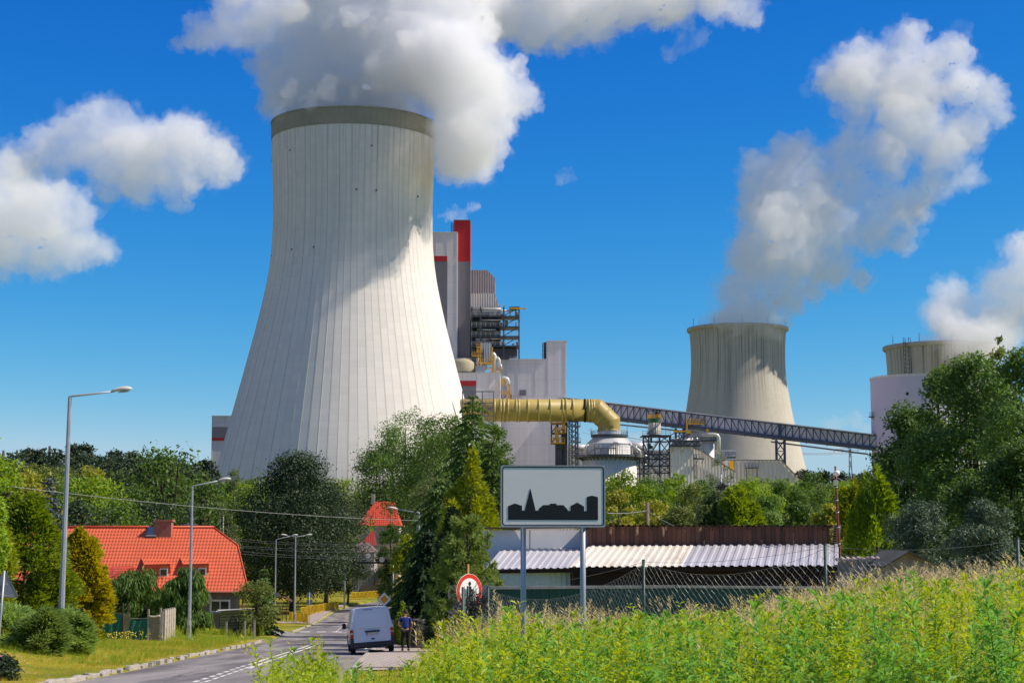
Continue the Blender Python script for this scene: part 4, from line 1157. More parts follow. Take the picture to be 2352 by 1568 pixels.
# ---- pylons far off
def pylon(u, vt, d, label, s=1.0):
    b = P(u, 1240, d); zt = P(u, vt, d).z; z0 = GZ
    t = thing('electricity_pylon', label, 'pylon', (b.x, d, z0)); H = zt - z0
    mb = MB(); n = 9
    def w(f): return (3.6 * (1 - f) ** 1.4 + .7) * s
    for k in range(n):
        f0, f1 = k / n, (k + 1) / n
        for sx in (-1, 1):
            for sy in (-1, 1):
                mb.bar((b.x + sx * w(f0), d + sy * w(f0), z0 + H * f0), (b.x + sx * w(f1), d + sy * w(f1), z0 + H * f1), .3)
        for sy in (-1, 1):
            mb.bar((b.x - w(f0), d + sy * w(f0), z0 + H * f0), (b.x + w(f1), d + sy * w(f1), z0 + H * f1), .2)
            mb.bar((b.x + w(f0), d + sy * w(f0), z0 + H * f0), (b.x - w(f1), d + sy * w(f1), z0 + H * f1), .2)
    mb.build('mast', M_steelg, t)
    for f, L in ((.98, 14), (.66, 16)):
        mb = MB(); z = z0 + H * f
        for sx in (-1, 1):
            mb.bar((b.x, d, z + 1.6), (b.x + sx * L * s, d, z), .3); mb.bar((b.x, d, z - .5), (b.x + sx * L * s, d, z), .3)
            for q in (.5, 1.0): mb.bar((b.x + sx * L * s * q, d, z), (b.x + sx * L * s * q - sx * .6, d, z - 2.6), .35)
        mb.build('cross_arm', M_steelg, t)
    return [(b.x + sx * L * s * q, d, z0 + H * f - 2.6) for f, L in ((.98, 14), (.66, 16)) for sx in (-1, 1) for q in (.5, 1.0)]


pa = pylon(1957, 1027, 1500, 'grey lattice electricity pylon on the skyline below the conveyor')


def wire(name, a, b, sag, r, mat, label, group=None, n=24):
    a = Vector(a); b = Vector(b); pts = []
    for k in range(n + 1):
        t = k / n; p = a.lerp(b, t); p.z -= sag * 4 * t * (1 - t); pts.append(p)
    mb = MB(); mb.tube(pts, r, 4, cap=False); o = mb.build(name, mat)
    tag(o, label, 'cable', group); return o


for k, p in enumerate(pa):
    wire('power_line', p, (p[0] - 230 + k * 3, 1250, p[2] + 4 - 2 * k), 6, .09, M_steelg, 'thin high voltage line strung from the skyline pylon', 'high voltage lines at the skyline pylon')
# ------------------------------------------------------------------ street furniture
M_galv = pm('galvanised', (.42, .44, .48), (.33, .35, .39), 1.5, .42, metal=.35)
M_lampw = pm('lamp_shell', (.66, .64, .58), (.55, .53, .48), 2.0, .45)
M_lens = pm('lamp_glass', (.35, .34, .30), rough=.25)
M_wood = pm('old_wood', (.20, .15, .10), (.11, .08, .055), 3, .85)
M_signback = pm('sign_back', (.24, .26, .30), (.20, .22, .26), 2, .5, metal=.3)
M_retro = pm('retro_white', (.86, .83, .80), (.82, .79, .76), 1.2, .55, lo=.3, hi=.7)
M_ink = pm('sign_black', (.012, .012, .015), rough=.5)
M_sred = pm('sign_red', (.72, .035, .015), rough=.45)
M_sor = pm('sign_orange', (.85, .36, .01), rough=.45)
M_rust = pm('rust', (.26, .085, .04), (.16, .05, .03), 6, .8)
M_dkmetal = pm('black_iron', (.02, .02, .022), rough=.5)
M_conc = pm('cast_concrete', (.50, .44, .36), (.36, .32, .27), 3, .9, bump=.4)
M_greenp = pm('green_post', (.035, .085, .07), (.02, .05, .045), 5, .5)


def lamp(base, top, arms, label, rad=.09, group='street lamps along the road', head=.68):
    """base, top: points; arms: list of (tip point of the arm)"""
    t = thing('street_lamp', label, 'street lamp', base, 0, group)
    base = Vector(base); top = Vector(top)
    mb = MB(); mb.tube([base, base.lerp(top, .12), base.lerp(top, .121), top], [rad * 1.25, rad * 1.2, rad, rad * .62], 8, sm=False)
    mb.box(base + Vector((0, 0, .04)), (.4, .4, .10)); mb.build('pole', M_galv, t)
    mb = MB(); q = base.lerp(top, .07); mb.box(q + Vector((0, -rad * 1.12, 0)), (.12, .03, .45)); mb.build('access_door', M_signback, t)
    for tip in arms:
        tip = Vector(tip); d = (tip - top); dn = d.normalized()
        mb = MB(); mb.tube([top - Vector((0, 0, .12)), top + Vector((0, 0, .02)), top + dn * .1 + Vector((0, 0, .03)), tip], [.05, .05, .042, .03], 8)
        mb.build('arm', M_galv, t)
        # luminaire: drop-shaped shell with a flat glass below
        hd = Vector((dn.x, dn.y, 0)).normalized(); hd = (hd + Vector((0, 0, .12))).normalized(); sx = hd.cross(Vector((0, 0, 1))).normalized(); upv = sx.cross(hd)
        prf = [(-.06, .055, .05), (.0, .075, .07), (.16, .12, .11), (.34, .16, .135), (.52, .15, .12), (.62, .10, .08), (.68, .03, .03)]
        k = head / .68
        i_n = 14; mb = MB(); i0 = 0
        for (l, w, h) in prf:
            for j in range(i_n):
                a = 2 * math.pi * j / i_n; hh = math.sin(a); z = h * hh * (1.0 if hh > 0 else .35)
                mb.v.append(tuple(tip + (hd * (l - .04) + sx * (w * math.cos(a)) + upv * (z + .02)) * k))
        for r in range(len(prf) - 1):
            for j in range(i_n):
                a = r * i_n + j; b = r * i_n + (j + 1) % i_n; mb.f.append([a, b, b + i_n, a + i_n]); mb.m.append(0); mb.sm.append(True)
        mb.f.append(list(range(i_n))[::-1]); mb.m.append(0); mb.sm.append(False)
        e = (len(prf) - 1) * i_n; mb.f.append([e + j for j in range(i_n)]); mb.m.append(0); mb.sm.append(False)
        lu = mb.build('luminaire', M_lampw, t)
        mb = MB()
        for (l, w) in ((.14, .10), (.34, .14), (.50, .13), (.58, .09)): pass
        ring = []
        for j in range(16):
            a = 2 * math.pi * j / 16; ring.append(tip + (hd * (.33 + .22 * math.cos(a)) + sx * (.125 * math.sin(a)) + upv * (-.045 - .0)) * k)
        mb.face(ring); ring2 = [p - upv * .02 * k for p in ring]; mb.face(ring2[::-1])
        for j in range(16): mb.face([ring[j], ring2[j], ring2[(j + 1) % 16], ring[(j + 1) % 16]])
        ln = mb.build('lens', M_lens, lu, org=Vector(base))
    return t


def pole_at(u, d, dz=0): return GU(u, d, dz)


b = pole_at(143, 64); lamp(b, (b.x + .1, 64, P(162, 912, 64).z), [P(264, 898.5, 64)], 'tall grey street lamp at the left whose head stands against the open sky', .115)
b = pole_at(437.5, 103); lamp(b, (b.x + .02, 103, P(440, 1117, 103).z), [P(506, 1103, 103)], 'tall grey street lamp in front of the red roofed house', .10)
b = pole_at(633, 212); lamp(b, (b.x, 212, P(634.7, 1239, 212).z), [P(672, 1229.5, 212)], 'single headed street lamp behind the metal shelter, beside the double lamp', .10)
b = pole_at(678, 200); lamp(b, (b.x, 200, P(680.5, 1233, 200).z), [P(657.5, 1229, 200), P(703.5, 1229, 200)], 'double headed street lamp on the grassy island by the yellow railing', .11)
b = pole_at(962, 134); lamp(b, (b.x, 134, P(958, 1178, 134).z), [P(910, 1168.5, 134)], 'street lamp reaching out of the dark conifers in front of the small red roof', .10)
b = pole_at(823, 300); lamp(b, (b.x, 300, P(824, 1260, 300).z), [P(845, 1253.5, 300)], 'farthest street lamp, beside the height limit beam and the grey house', .10)


# ---- round post helper and plates
def plate(mb, outline, th, M, m=0): mb.prism(outline, 0, th, m, M)


def face_mat(c, yaw=0.0, roll=0.0, pitch=0.0):
    """local x to the right, y up, z towards the viewer"""
    Rm = Matrix(((1, 0, 0), (0, 0, -1), (0, 1, 0))).to_4x4()
    return Matrix.Translation(Vector(c)) @ Matrix.Rotation(yaw, 4, 'Z') @ Matrix.Rotation(pitch, 4, 'X') @ Rm @ Matrix.Rotation(roll, 4, 'Z')


def rrect(w, h, r, n=6):
    pts = []
    for cx, cy_, a0 in ((w / 2 - r, h / 2 - r, 0), (-w / 2 + r, h / 2 - r, 90), (-w / 2 + r, -h / 2 + r, 180), (w / 2 - r, -h / 2 + r, 270)):
        for k in range(n + 1):
            a = R(a0 + 90 * k / n); pts.append((cx + r * math.cos(a), cy_ + r * math.sin(a)))
    return pts


# ---- the built-up area sign
SD = 20.0
cS = P(1270.5, 1139, SD); k = SD / FPX / cp ** 0
W_, H_ = 240 * SD / FPX, 140.5 * SD / FPX
sg_ = thing('town_sign', 'big white sign with the black silhouette of a town, on two grey posts among weeds', 'road sign', G(cS.x, SD))
M0 = face_mat(cS, yaw=R(4))


def ringplate(mb, outer, inner, z0, z1, M, m=0):
    n = len(outer); i = len(mb.v)
    for z in (z0, z1):
        mb.v += [tuple(M @ Vector((x, y, z))) for x, y in outer] + [tuple(M @ Vector((x, y, z))) for x, y in inner]
    for q in range(n):
        r = (q + 1) % n
        mb.f.append([i + 2 * n + q, i + 2 * n + r, i + 3 * n + r, i + 3 * n + q]); mb.f.append([i + q, i + r, i + 2 * n + r, i + 2 * n + q]); mb.f.append([i + n + r, i + n + q, i + 3 * n + q, i + 3 * n + r]); mb.f.append([i + r, i + q, i + n + q, i + n + r])
        mb.m += [m] * 4; mb.sm += [False] * 4


mb = MB(); mb.prism(rrect(W_, H_, .02), -.022, 0, 0, M0); mb.build('panel', M_retro, sg_)
mb = MB(); ringplate(mb, rrect(W_ + .004, H_ + .004, .022), rrect(W_ - .016, H_ - .016, .016), -.028, .006, M0); mb.build('rim', M_galv, sg_)
mb = MB(); ringplate(mb, rrect(W_ - .030, H_ - .030, .032), rrect(W_ - .054, H_ - .054, .024), .001, .003, M0); mb.build('border', M_ink, sg_)
px0, py0 = (204 + 857) / 2, (75 + 458) / 2; q = W_ / (857 - 204)
sil = [(249, 413), (249, 328), (291, 311), (336, 326), (336, 355), (353, 355), (388, 217), (421, 355), (439, 355), (439, 345), (468, 321), (510, 321), (510, 312), (551, 312), (551, 321), (594, 321), (622, 350), (622, 357),
       (639, 357), (639, 327), (681, 305), (724, 330), (724, 358), (741, 358), (741, 270), (774, 262), (811, 271), (811, 414)]
mb = MB(); mb.prism([((x - px0) * q, -(y - py0) * q) for x, y in sil], .001, .003, 0, M0); mb.build('town_silhouette', M_ink, sg_)
for uu, hh in ((1202, 0), (1339.5, 0)):
    x = P(uu, 1210, SD).x; g0 = G(x, SD + .08)
    mb = MB(); mb.tube([(x, SD + .14, g0.z - .2), (x, SD + .14, cS.z + H_ / 2 - .05)], .033, 14); mb.build('post', M_galv, sg_)
mb = MB()
for dz in (-.2, .2): mb.box((cS.x, SD + .075, cS.z + dz), (W_ * .9, .05, .04), M=Matrix.Rotation(R(4), 3, 'Z'))
mb.build('back_rail', M_galv, sg_)

# ---- round no-pedestrians sign, turned away, behind the fence posts
nd_ = 41.0; c = P(1078, 1356.5, nd_); ns_ = thing('round_sign', 'round white sign with a red rim and a walking figure, half hidden by green posts', 'road sign', G(c.x, nd_))
M1 = face_mat(c, yaw=R(43)); Rr = .40
circ = lambda r, n=48: [(r * math.cos(2 * math.pi * k / n), r * math.sin(2 * math.pi * k / n)) for k in range(n)]
mb = MB(); mb.prism(circ(Rr), -.012, 0, 0, M1); mb.build('plate', M_retro, ns_)
mb = MB(); ringplate(mb, circ(Rr - .008), circ(Rr - .10), .001, .003, M1); mb.build('red_rim', M_sred, ns_)
mb = MB()
mb.prism([(.045 * math.cos(2 * math.pi * k / 14) + .01, .17 + .045 * math.sin(2 * math.pi * k / 14)) for k in range(14)], .001, .003, 0, M1)
mb.prism([(-.05, .11), (.06, .11), (.075, .0), (.055, -.02), (.05, -.08), (.085, -.26), (.045, -.27), (.01, -.12), (-.06, -.27), (-.095, -.255), (-.035, -.08), (-.045, .0), (-.075, -.03), (-.09, -.02)], .001, .003, 0, M1)
mb.build('pedestrian_symbol', M_ink, ns_)
mb = MB(); q = M1 @ Vector((0, 0, -.05)); mb.tube([(q.x, q.y, G(q.x, q.y).z), (q.x, q.y, c.z + Rr + .22)], .03, 10); mb.build('post', pm('rusty_yellow', (.45, .24, .04), (.30, .14, .03), 5, .7), ns_)

# ---- priority road sign behind the van
pd_ = 86.0; c = P(882.5, 1375.5, pd_); pr = thing('priority_sign', 'orange and white diamond road sign sticking up behind the van', 'road sign', G(c.x, pd_)); r_ = 16.3 * pd_ / FPX
M2 = face_mat(c, yaw=R(5))
dia = lambda r: [(r, 0), (0, r), (-r, 0), (0, -r)]
mb = MB(); mb.prism(dia(r_), -.012, 0, 0, M2); mb.build('plate', M_retro, pr)
mb = MB(); ringplate(mb, dia(r_ - .008), dia(r_ - .022), .001, .003, M2); mb.build('border', M_ink, pr)
mb = MB(); mb.prism(dia(r_ * .62), .001, .003, 0, M2); mb.build('orange_square', M_sor, pr)
mb = MB(); mb.tube([(c.x, pd_ + .06, G(c.x, pd_).z), (c.x, pd_ + .06, c.z + .2)], .03, 10); mb.build('post', M_galv, pr)

# ---- triangle sign seen from behind, at the left edge
td = 50.0; c = P(8, 1350, td); ts = thing('warning_sign', 'grey back of a triangular sign on a pole at the left edge', 'road sign', G(c.x, td)); a = .9
tri = []
for (x, y) in ((0, .52), (-.45, -.26), (.45, -.26)):
    l = math.hypot(x, y); cx, cy_ = x * (1 - .06 / l * 2), y * (1 - .06 / l * 2); a0 = math.atan2(y, x)
    for k in range(-3, 4): tri.append((cx + .06 * math.cos(a0 + k * R(20)), cy_ + .06 * math.sin(a0 + k * R(20))))
M3 = face_mat(c, yaw=R(6), roll=R(-2))
mb = MB(); mb.prism(tri, -.012, 0, 0, M3); mb.build('plate', M_signback, ts)
mb = MB(); ringplate(mb, [(x * 1.0, y * 1.0) for x, y in tri], [(x * .965, y * .965) for x, y in tri], -.014, .008, M3); mb.build('folded_edge', M_signback, ts)
mb = MB()
p0 = M3 @ Vector((-.03, -.20, .03)); p1 = M3 @ Vector((.28, -.20, .03)); mb.bar(p0 - Vector((.3, 0, 0)), p1, .025, .05)
p0 = M3 @ Vector((-.03, .12, .03)); p1 = M3 @ Vector((.12, .12, .03)); mb.bar(p0 - Vector((.1, 0, 0)), p1, .025, .05); mb.build('bracket', M_galv, ts)
q = M3 @ Vector((0, 0, .06)); mb = MB(); mb.tube([(q.x - .12, q.y, G(q.x, td).z - .1), (q.x + .02, q.y, c.z + .5)], .032, 10); mb.build('post', M_galv, ts)

# ---- yellow railings
M_yrail = pm('yellow_rail', (.80, .52, .02), (.70, .43, .015), 2, .45)
M_ypan, nt, out = new_mat('yellow_mesh_infill'); b_ = nd(nt, 'BsdfPrincipled', i_Roughness=.6); b_.inputs['Base Color'].default_value = (.74, .48, .02, 1); tr_ = nd(nt, 'BsdfTransparent'); ms = nd(nt, 'MixShader', i_0=.62)
nt.links.new(tr_.outputs[0], ms.inputs[1]); nt.links.new(b_.outputs[0], ms.inputs[2]); nt.links.new(ms.outputs[0], out.inputs[0])


def yrail(a, b, n, label, h=1.1, infill=True):
    a = Vector(a); b = Vector(b); t = thing('yellow_railing', label, 'railing', a, 0, 'yellow railings by the junction')
    mb = MB(); up = Vector((0, 0, 1)); d = (b - a) / n; dn = d.normalized()
    for k in range(n):
        p = a + d * (k + .06); q = a + d * (k + .94)
        mb.tube([p, p + up * (h - .12), p + up * h + dn * .12, q + up * h - dn * .12, q + up * (h - .12), q], .028, 6); mb.tube([p + up * .15, q + up * .15], .022, 6)
    mb.build('frame', M_yrail, t)
    if infill:
        for k in range(n):
            mb = MB(); p = a + d * (k + .08); q = a + d * (k + .92); m = int((q - p).length / .11)
            for i in range(m + 1):
                e = p.lerp(q, i / m); mb.bar(e + up * .15, e + up * (h - .03), .032)
            mb.build('bars', M_yrail, t)
    return t


yrail(GU(665.5, 205), GU(709, 193), 5, 'near yellow railing beside the double street lamp', 1.1)
yrail(GU(692, 218), GU(779, 246), 9, 'long yellow railing along the rosy footway under the big dark tree', 1.1)
yrail(GU(808, 285), GU(880, 300), 8, 'far yellow railing ahead of the van beside the bend', 1.15)

# ---- sign backs on the island
c = P(711, 1366, 195); sb = thing('sign_pole', 'slim pole with a diamond and a square sign seen from behind', 'road sign', G(c.x, 195))
mb = MB(); mb.prism(dia(.40), -.02, 0, 0, face_mat(c)); mb.build('diamond_plate', M_signback, sb)
c2_ = P(711, 1382, 195); mb = MB(); mb.prism(rrect(.62, .60, .05), -.02, 0, 0, face_mat(c2_)); mb.build('square_plate', M_signback, sb)
mb = MB(); mb.tube([(c.x, 194.95, G(c.x, 195).z), (c.x, 194.95, c.z + .3)], .03, 8); mb.build('post', M_galv, sb)
c = P(637, 1365, 211); sb = thing('plate_sign', 'grey back of a rectangular plate on the single lamp behind the shelter', 'road sign', c); mb = MB(); mb.prism(rrect(.62, .5, .04), -.02, 0, 0, face_mat(c + Vector((0, -.6, 0)))); mb.build('plate', M_signback, sb)
mb = MB(); mb.box(c + Vector((0, -.3, 0)), (.05, .6, .05)); mb.build('bracket', M_galv, sb)

# ---- shelter
sh = thing('bus_shelter', 'small brown metal shelter frame with a curved roof on the island', 'bus shelter', GU(645, 204)); g0 = GU(645, 204); M_brown = pm('brown_metal', (.13, .05, .04), (.09, .035, .03), 4, .6)
mb = MB()
for x in (-.75, -.25, .25, .75):
    for y in (0,):
        p = g0 + Vector((x, y, 0)); mb.tube([p, p + Vector((0, 0, 1.5)), p + Vector((.12 * (1 if x > 0 else -1) * (abs(x) > .5), 0, 1.9)), p + Vector((x * .8, 0, 2.35))], .045, 6)
for z in (.45, .9, 1.4): mb.bar(g0 + Vector((-.8, 0, z)), g0 + Vector((.8, 0, z)), .05)
for x in (-.6, 0, .6):
    mb.bar(g0 + Vector((x, .0, .45)), g0 + Vector((x, .0, 1.4)), .04)
mb.build('frame', M_brown, sh)
mb = MB()
for k in range(10):
    a0 = R(150 - 12 * k); a1 = R(150 - 12 * (k + 1)); p = Vector((1.5 * math.cos(a0), 0, 1.0 * math.sin(a0) - .5)); q = Vector((1.5 * math.cos(a1), 0, 1.0 * math.sin(a1) - .5))
    o = g0 + Vector((0, 0, 2.35)); f = [o + p + Vector((0, -.8, 0)), o + q + Vector((0, -.8, 0)), o + q + Vector((0, .9, 0)), o + p + Vector((0, .9, 0))]
    mb.face(f); mb.face([v + Vector((0, 0, -.04)) for v in f][::-1])
    for e in (-.8, .0, .9): mb.bar(o + p + Vector((0, e, -.05)), o + q + Vector((0, e, -.05)), .05)
mb.build('roof', M_brown, sh)

# ---- traffic mirror
c = P(611, 1384, 126); mr_ = thing('traffic_mirror', 'round traffic mirror with a white rim seen from behind beside the bushes', 'mirror', G(c.x, 126))
Mm = face_mat(c, yaw=R(38)); mb = MB(); mb.prism(circ(.34, 28), -.05, 0, 0, Mm); mb.build('back', M_signback, mr_)
mb = MB(); ringplate(mb, circ(.36, 28), circ(.30, 28), -.06, .03, Mm); mb.build('rim', pm('white_rim', (.7, .7, .7), rough=.5), mr_)
mb = MB(); mb.tube([(c.x - .1, 126.1, G(c.x, 126).z), (c.x - .1, 126.1, c.z + .2)], .035, 8); mb.build('post', M_galv, mr_)

# ---- height limit gantry across the road
gd = 250.0; hg = thing('height_gantry', 'dark height limit beam across the road carrying round signs', 'gantry', GU(846, gd)); x0, x1 = P(792, 1290, gd).x, P(903, 1290, gd).x; zt_, zb_ = P(846, 1279.5, gd).z, P(846, 1291.5, gd).z
mb = MB()
mb.bar((x0, gd, zt_), (x1, gd, zt_), .10); mb.bar((x0, gd, zb_), (x1, gd, zb_), .26)
n = 8
for k in range(n):
    xa = x0 + (x1 - x0) * k / n; xb = x0 + (x1 - x0) * (k + 1) / n; mb.bar((xa, gd, zt_ if k % 2 else zb_), (xb, gd, zb_ if k % 2 else zt_), .07)
mb.build('beam', M_dkmetal, hg)
for x in (x0, x1): mb = MB(); mb.tube([(x, gd, G(x, gd).z), (x, gd, zt_)], .12, 8); mb.build('leg', M_galv, hg)
c = P(877, 1284.5, gd - .2); Mg = face_mat(c); mb = MB(); mb.prism(circ(.42, 28), -.03, 0, 0, Mg); hs_ = mb.build('height_sign', M_retro, hg)
mb = MB(); ringplate(mb, circ(.41, 28), circ(.36, 28), .004, .008, Mg); mb.build('sign_rim', M_dkmetal, hs_, org=hg.location)


def letters(txt, size, c, mat, parent, name, org=None, th=.004, yaw=0.0, roll=0.0):
    cu = bpy.data.curves.new(name, 'FONT'); cu.body = txt; cu.size = size; cu.align_x = 'CENTER'; cu.align_y = 'CENTER'; cu.extrude = th; cu.offset = size * .02
    o = bpy.data.objects.new(name, cu); COL.objects.link(o)
    me = bpy.data.meshes.new_from_object(o.evaluated_get(bpy.context.evaluated_depsgraph_get())); bpy.data.objects.remove(o)
    me.transform(face_mat(Vector(c), yaw, roll)); me.transform(Matrix.Translation(-Vector(org if org is not None else (parent.location if parent else (0, 0, 0)))))
    return link(name, me, mat, parent)


letters('5,5m', .27, c + Vector((0, -.03, 0)), M_ink, hs_, 'lettering', hg.location)
mb = MB(); mb.prism([(-.06, .34), (.06, .34), (0, .24)], .004, .008, 0, Mg); mb.prism([(-.06, -.34), (.06, -.34), (0, -.24)], .004, .008, 0, Mg); mb.build('arrow', M_ink, hs_, org=hg.location)
c = P(845.5, 1275.5, gd - .2); mb = MB(); mb.prism(circ(.36, 24), -.03, 0, 0, face_mat(c)); mb.build('round_plate', M_retro, hg)
mb = MB()
for dx in (-.15, .15): mb.bar(c + Vector((dx, .05, -.3)), (c.x + dx, gd, zb_), .05)
mb.build('bracket', M_galv, hg)

# ---- overhead cables
M_cable = pm('cable', (.40, .40, .40), rough=.5); M_cabd = pm('cable_dark', (.16, .17, .18), rough=.5)
wire('overhead_cable', P(-60, 1106, 80), P(1010, 1196, 118), .35, .011, M_cable, 'pale overhead cable sagging across the wood above the red house roof')
for k, (v0, v1) in enumerate(((1238, 1256), (1243, 1259), (1254, 1266), (1257, 1269), (1266, 1281), (1272, 1284))):
    wire('overhead_cable', P(520, v0 - 4, 150), P(905, v1 - (3 if k > 2 else 8), 150 + k), .25, .010, M_cabd, 'thin overhead cable in front of the big dark tree', 'thin cables in front of the big dark tree')

# ---- wooden utility pole and camera mast behind the sheds
b = GU(1488, 75); up_ = thing('utility_pole', 'old brown wooden pole standing behind the plank shed', 'pole', b); zt2 = P(1488, 1153, 75).z
mb = MB(); mb.tube([b, (b.x, 75, zt2)], [.11, .085], 10); mb.build('post', M_wood, up_)
mb = MB(); mb.bar((b.x - .12, 75, zt2 - .35), (b.x + .14, 75, zt2 - .35), .05); mb.build('insulator', M_signback, up_)
wire('overhead_cable', (b.x, 75, zt2 - .35), P(1395, 1178, 66), .05, .012, M_cable, 'short pale cable tied to the old wooden pole on its left')
wire('overhead_cable', (b.x, 75, zt2 - .35), P(1560, 1212, 58), .05, .012, M_cable, 'short pale cable slanting right from the old wooden pole to the shed')
cd = 53.5; a = P(1918.5, 1070, cd); g0 = Vector((P(1930, 1282, cd).x, cd, P(1930, 1300, cd).z - 1.5))
cm = thing('camera_mast', 'slender rusty red mast with a white camera at the shed end', 'mast', g0)
mb = MB(); mb.tube([g0, P(1929.5, 1290, cd), P(1922, 1150, cd), a], [.045, .045, .035, .03], 10); mb.build('post', pm('mast_red', (.26, .045, .03), (.17, .04, .03), 4, .7), cm)
mb = MB()
for v, u in ((1120, 1920.5), (1150, 1922), (1178, 1923.5), (1212, 1925), (1250, 1927.2)):
    q = P(u, v, cd); mb.tube([q, q + Vector((0, 0, .035))], .05, 10)
mb.build('clamp', M_galv, cm, each=True)
q = P(1919, 1096, cd); mb = MB(); mb.box(q + Vector((0, -.05, -.16)), (.12, .1, .17)); mb.build('junction_box', M_lampw, cm)
mb = MB(); qq = q + Vector((.02, -.1, .12)); mb.lathe([(.01, -.09), (.06, -.075), (.095, -.02), (.10, .03), (.08, .07), (.01, .09)], 16, 0, tuple(qq)); cmb_ = mb.build('camera_dome', M_retro, cm)
mb = MB(); mb.bar(q + Vector((0, 0, .12)), qq, .03); mb.bar(q + Vector((0, 0, .02)), q + Vector((.28, 0, -.12)), .03); mb.build('bracket', M_galv, cm)
# ------------------------------------------------------------------ sheds behind the weeds
def planks(name, ca, cb, w, light=None, axis=0):
    """vertical boards: colour jumps from board to board, grain runs along them, knots bleached pale"""
    m, nt, out = new_mat(name); b = nd(nt, 'BsdfPrincipled', i_Roughness=.85); nt.links.new(b.outputs[0], out.inputs[0])
    tc = nd(nt, 'TexCoord'); sx = nd(nt, 'SeparateXYZ'); nt.links.new(tc.outputs['Object'], sx.inputs[0])
    k = nd(nt, 'Math', operation='MULTIPLY', i_1=1 / w); nt.links.new(sx.outputs[axis], k.inputs[0]); fl = nd(nt, 'Math', operation='FLOOR'); nt.links.new(k.outputs[0], fl.inputs[0])
    wnn = nd(nt, 'TexWhiteNoise', noise_dimensions='1D'); nt.links.new(fl.outputs[0], wnn.inputs['W'])
    mp = nd(nt, 'Mapping'); mp.inputs['Scale'].default_value = (14, 14, 1.2); nt.links.new(tc.outputs['Object'], mp.inputs[0]); gr = nz2(nt, mp.outputs[0], 1.0, 6.0)
    ad = nd(nt, 'Math', operation='MULTIPLY_ADD', i_1=.6); nt.links.new(gr, ad.inputs[0]); h = nd(nt, 'Math', operation='MULTIPLY', i_1=.5); nt.links.new(wnn.outputs[0], h.inputs[0]); nt.links.new(h.outputs[0], ad.inputs[2])
    mx = nd(nt, 'MixRGB'); mx.inputs[1].default_value = (*ca, 1); mx.inputs[2].default_value = (*cb, 1); nt.links.new(ad.outputs[0], mx.inputs[0]); last = mx.outputs[0]
    if light:
        mp2 = nd(nt, 'Mapping'); mp2.inputs['Scale'].default_value = (5, 5, 1.6); nt.links.new(tc.outputs['Object'], mp2.inputs[0])
        lt = nd(nt, 'MapRange'); lt.inputs[1].default_value = .62; lt.inputs[2].default_value = .68; nt.links.new(nz2(nt, mp2.outputs[0], .8, 3.0), lt.inputs[0])
        m2 = nd(nt, 'MixRGB'); m2.inputs[2].default_value = (*light, 1); nt.links.new(lt.outputs[0], m2.inputs[0]); nt.links.new(last, m2.inputs[1]); last = m2.outputs[0]
    fr = nd(nt, 'Math', operation='FRACT'); nt.links.new(k.outputs[0], fr.inputs[0]); l2 = nd(nt, 'Math', operation='LESS_THAN', i_1=.07); nt.links.new(fr.outputs[0], l2.inputs[0])
    m3 = nd(nt, 'MixRGB'); m3.inputs[2].default_value = (.012, .01, .008, 1); nt.links.new(l2.outputs[0], m3.inputs[0]); nt.links.new(last, m3.inputs[1]); nt.links.new(m3.outputs[0], b.inputs['Base Color'])
    return m


def trapez(a0, a1, b0, b1, pitch, hgt, name, mat, parent, seed=0, sag=0.0):
    """trapezoidal sheet roof between upper edge a0-a1 and lower edge b0-b1"""
    a0, a1, b0, b1 = map(Vector, (a0, a1, b0, b1)); n = int((a1 - a0).length / pitch); mb = MB(); rg = random.Random(seed)
    nrm = (a1 - a0).cross(b0 - a0).normalized()
    if nrm.z < 0: nrm = -nrm
    prev = None; prf = []
    for k in range(n):
        for f, h in ((0, 0), (.42, 0), (.55, 1), (.87, 1), (1.0, 0)): prf.append(((k + f) / n, h))
    for (t, h) in prf:
        j = (rg.random() - .5) * .004
        p = a0.lerp(a1, t) + nrm * (h * hgt + j); q = b0.lerp(b1, t) + nrm * (h * hgt + j)
        if prev: mb.face([prev[0], prev[1], q, p]); mb.face([prev[0] - nrm * .006, p - nrm * .006, q - nrm * .006, prev[1] - nrm * .006])
        prev = (p, q)
    return mb.build(name, mat, parent)


M_tin = pm('zinc_sheet', (.60, .59, .63), (.46, .45, .50), .8, .42, metal=.25, stretch=(1, .3, .3))
M_tin2 = pm('cream_sheet', (.70, .66, .58), (.40, .33, .26), 1.2, .5, lo=.45, hi=.8, stretch=(1, .4, .4))
M_dkb = pm('dark_brown_board', (.045, .022, .018), (.028, .015, .013), 1.5, .8, stretch=(.4, 1, 6))
M_pale = pm('pale_board', (.76, .76, .78), (.68, .68, .70), 1.0, .7)
E = 50.0
sA = thing('plank_shed', 'long dark brown plank shed with a pale ribbed metal lean-to roof', 'shed', G(P(1620, 1300, E).x, E + 2))
gz = -4.6
bx0, bx1 = P(1350, 1250, 54).x, P(1905, 1250, 54).x
zt_, zb_ = P(1600, 1208.5, 54).z, P(1600, 1253, 54).z
mb = MB(); mb.box(((bx0 + bx1) / 2, 54 + .05, (zt_ + zb_) / 2 - .1), (bx1 - bx0, .1, zt_ - zb_ + .2)); mb.build('plank_wall', planks('brown_planks', (.26, .11, .065), (.045, .022, .016), .145, (.68, .42, .22)), sA)
mb = MB(); mb.box(((bx0 + bx1) / 2, 56.2, (zb_ + gz) / 2), (bx1 - bx0, 4.2, zb_ - gz)); mb.build('rear_wall', M_dkb, sA)
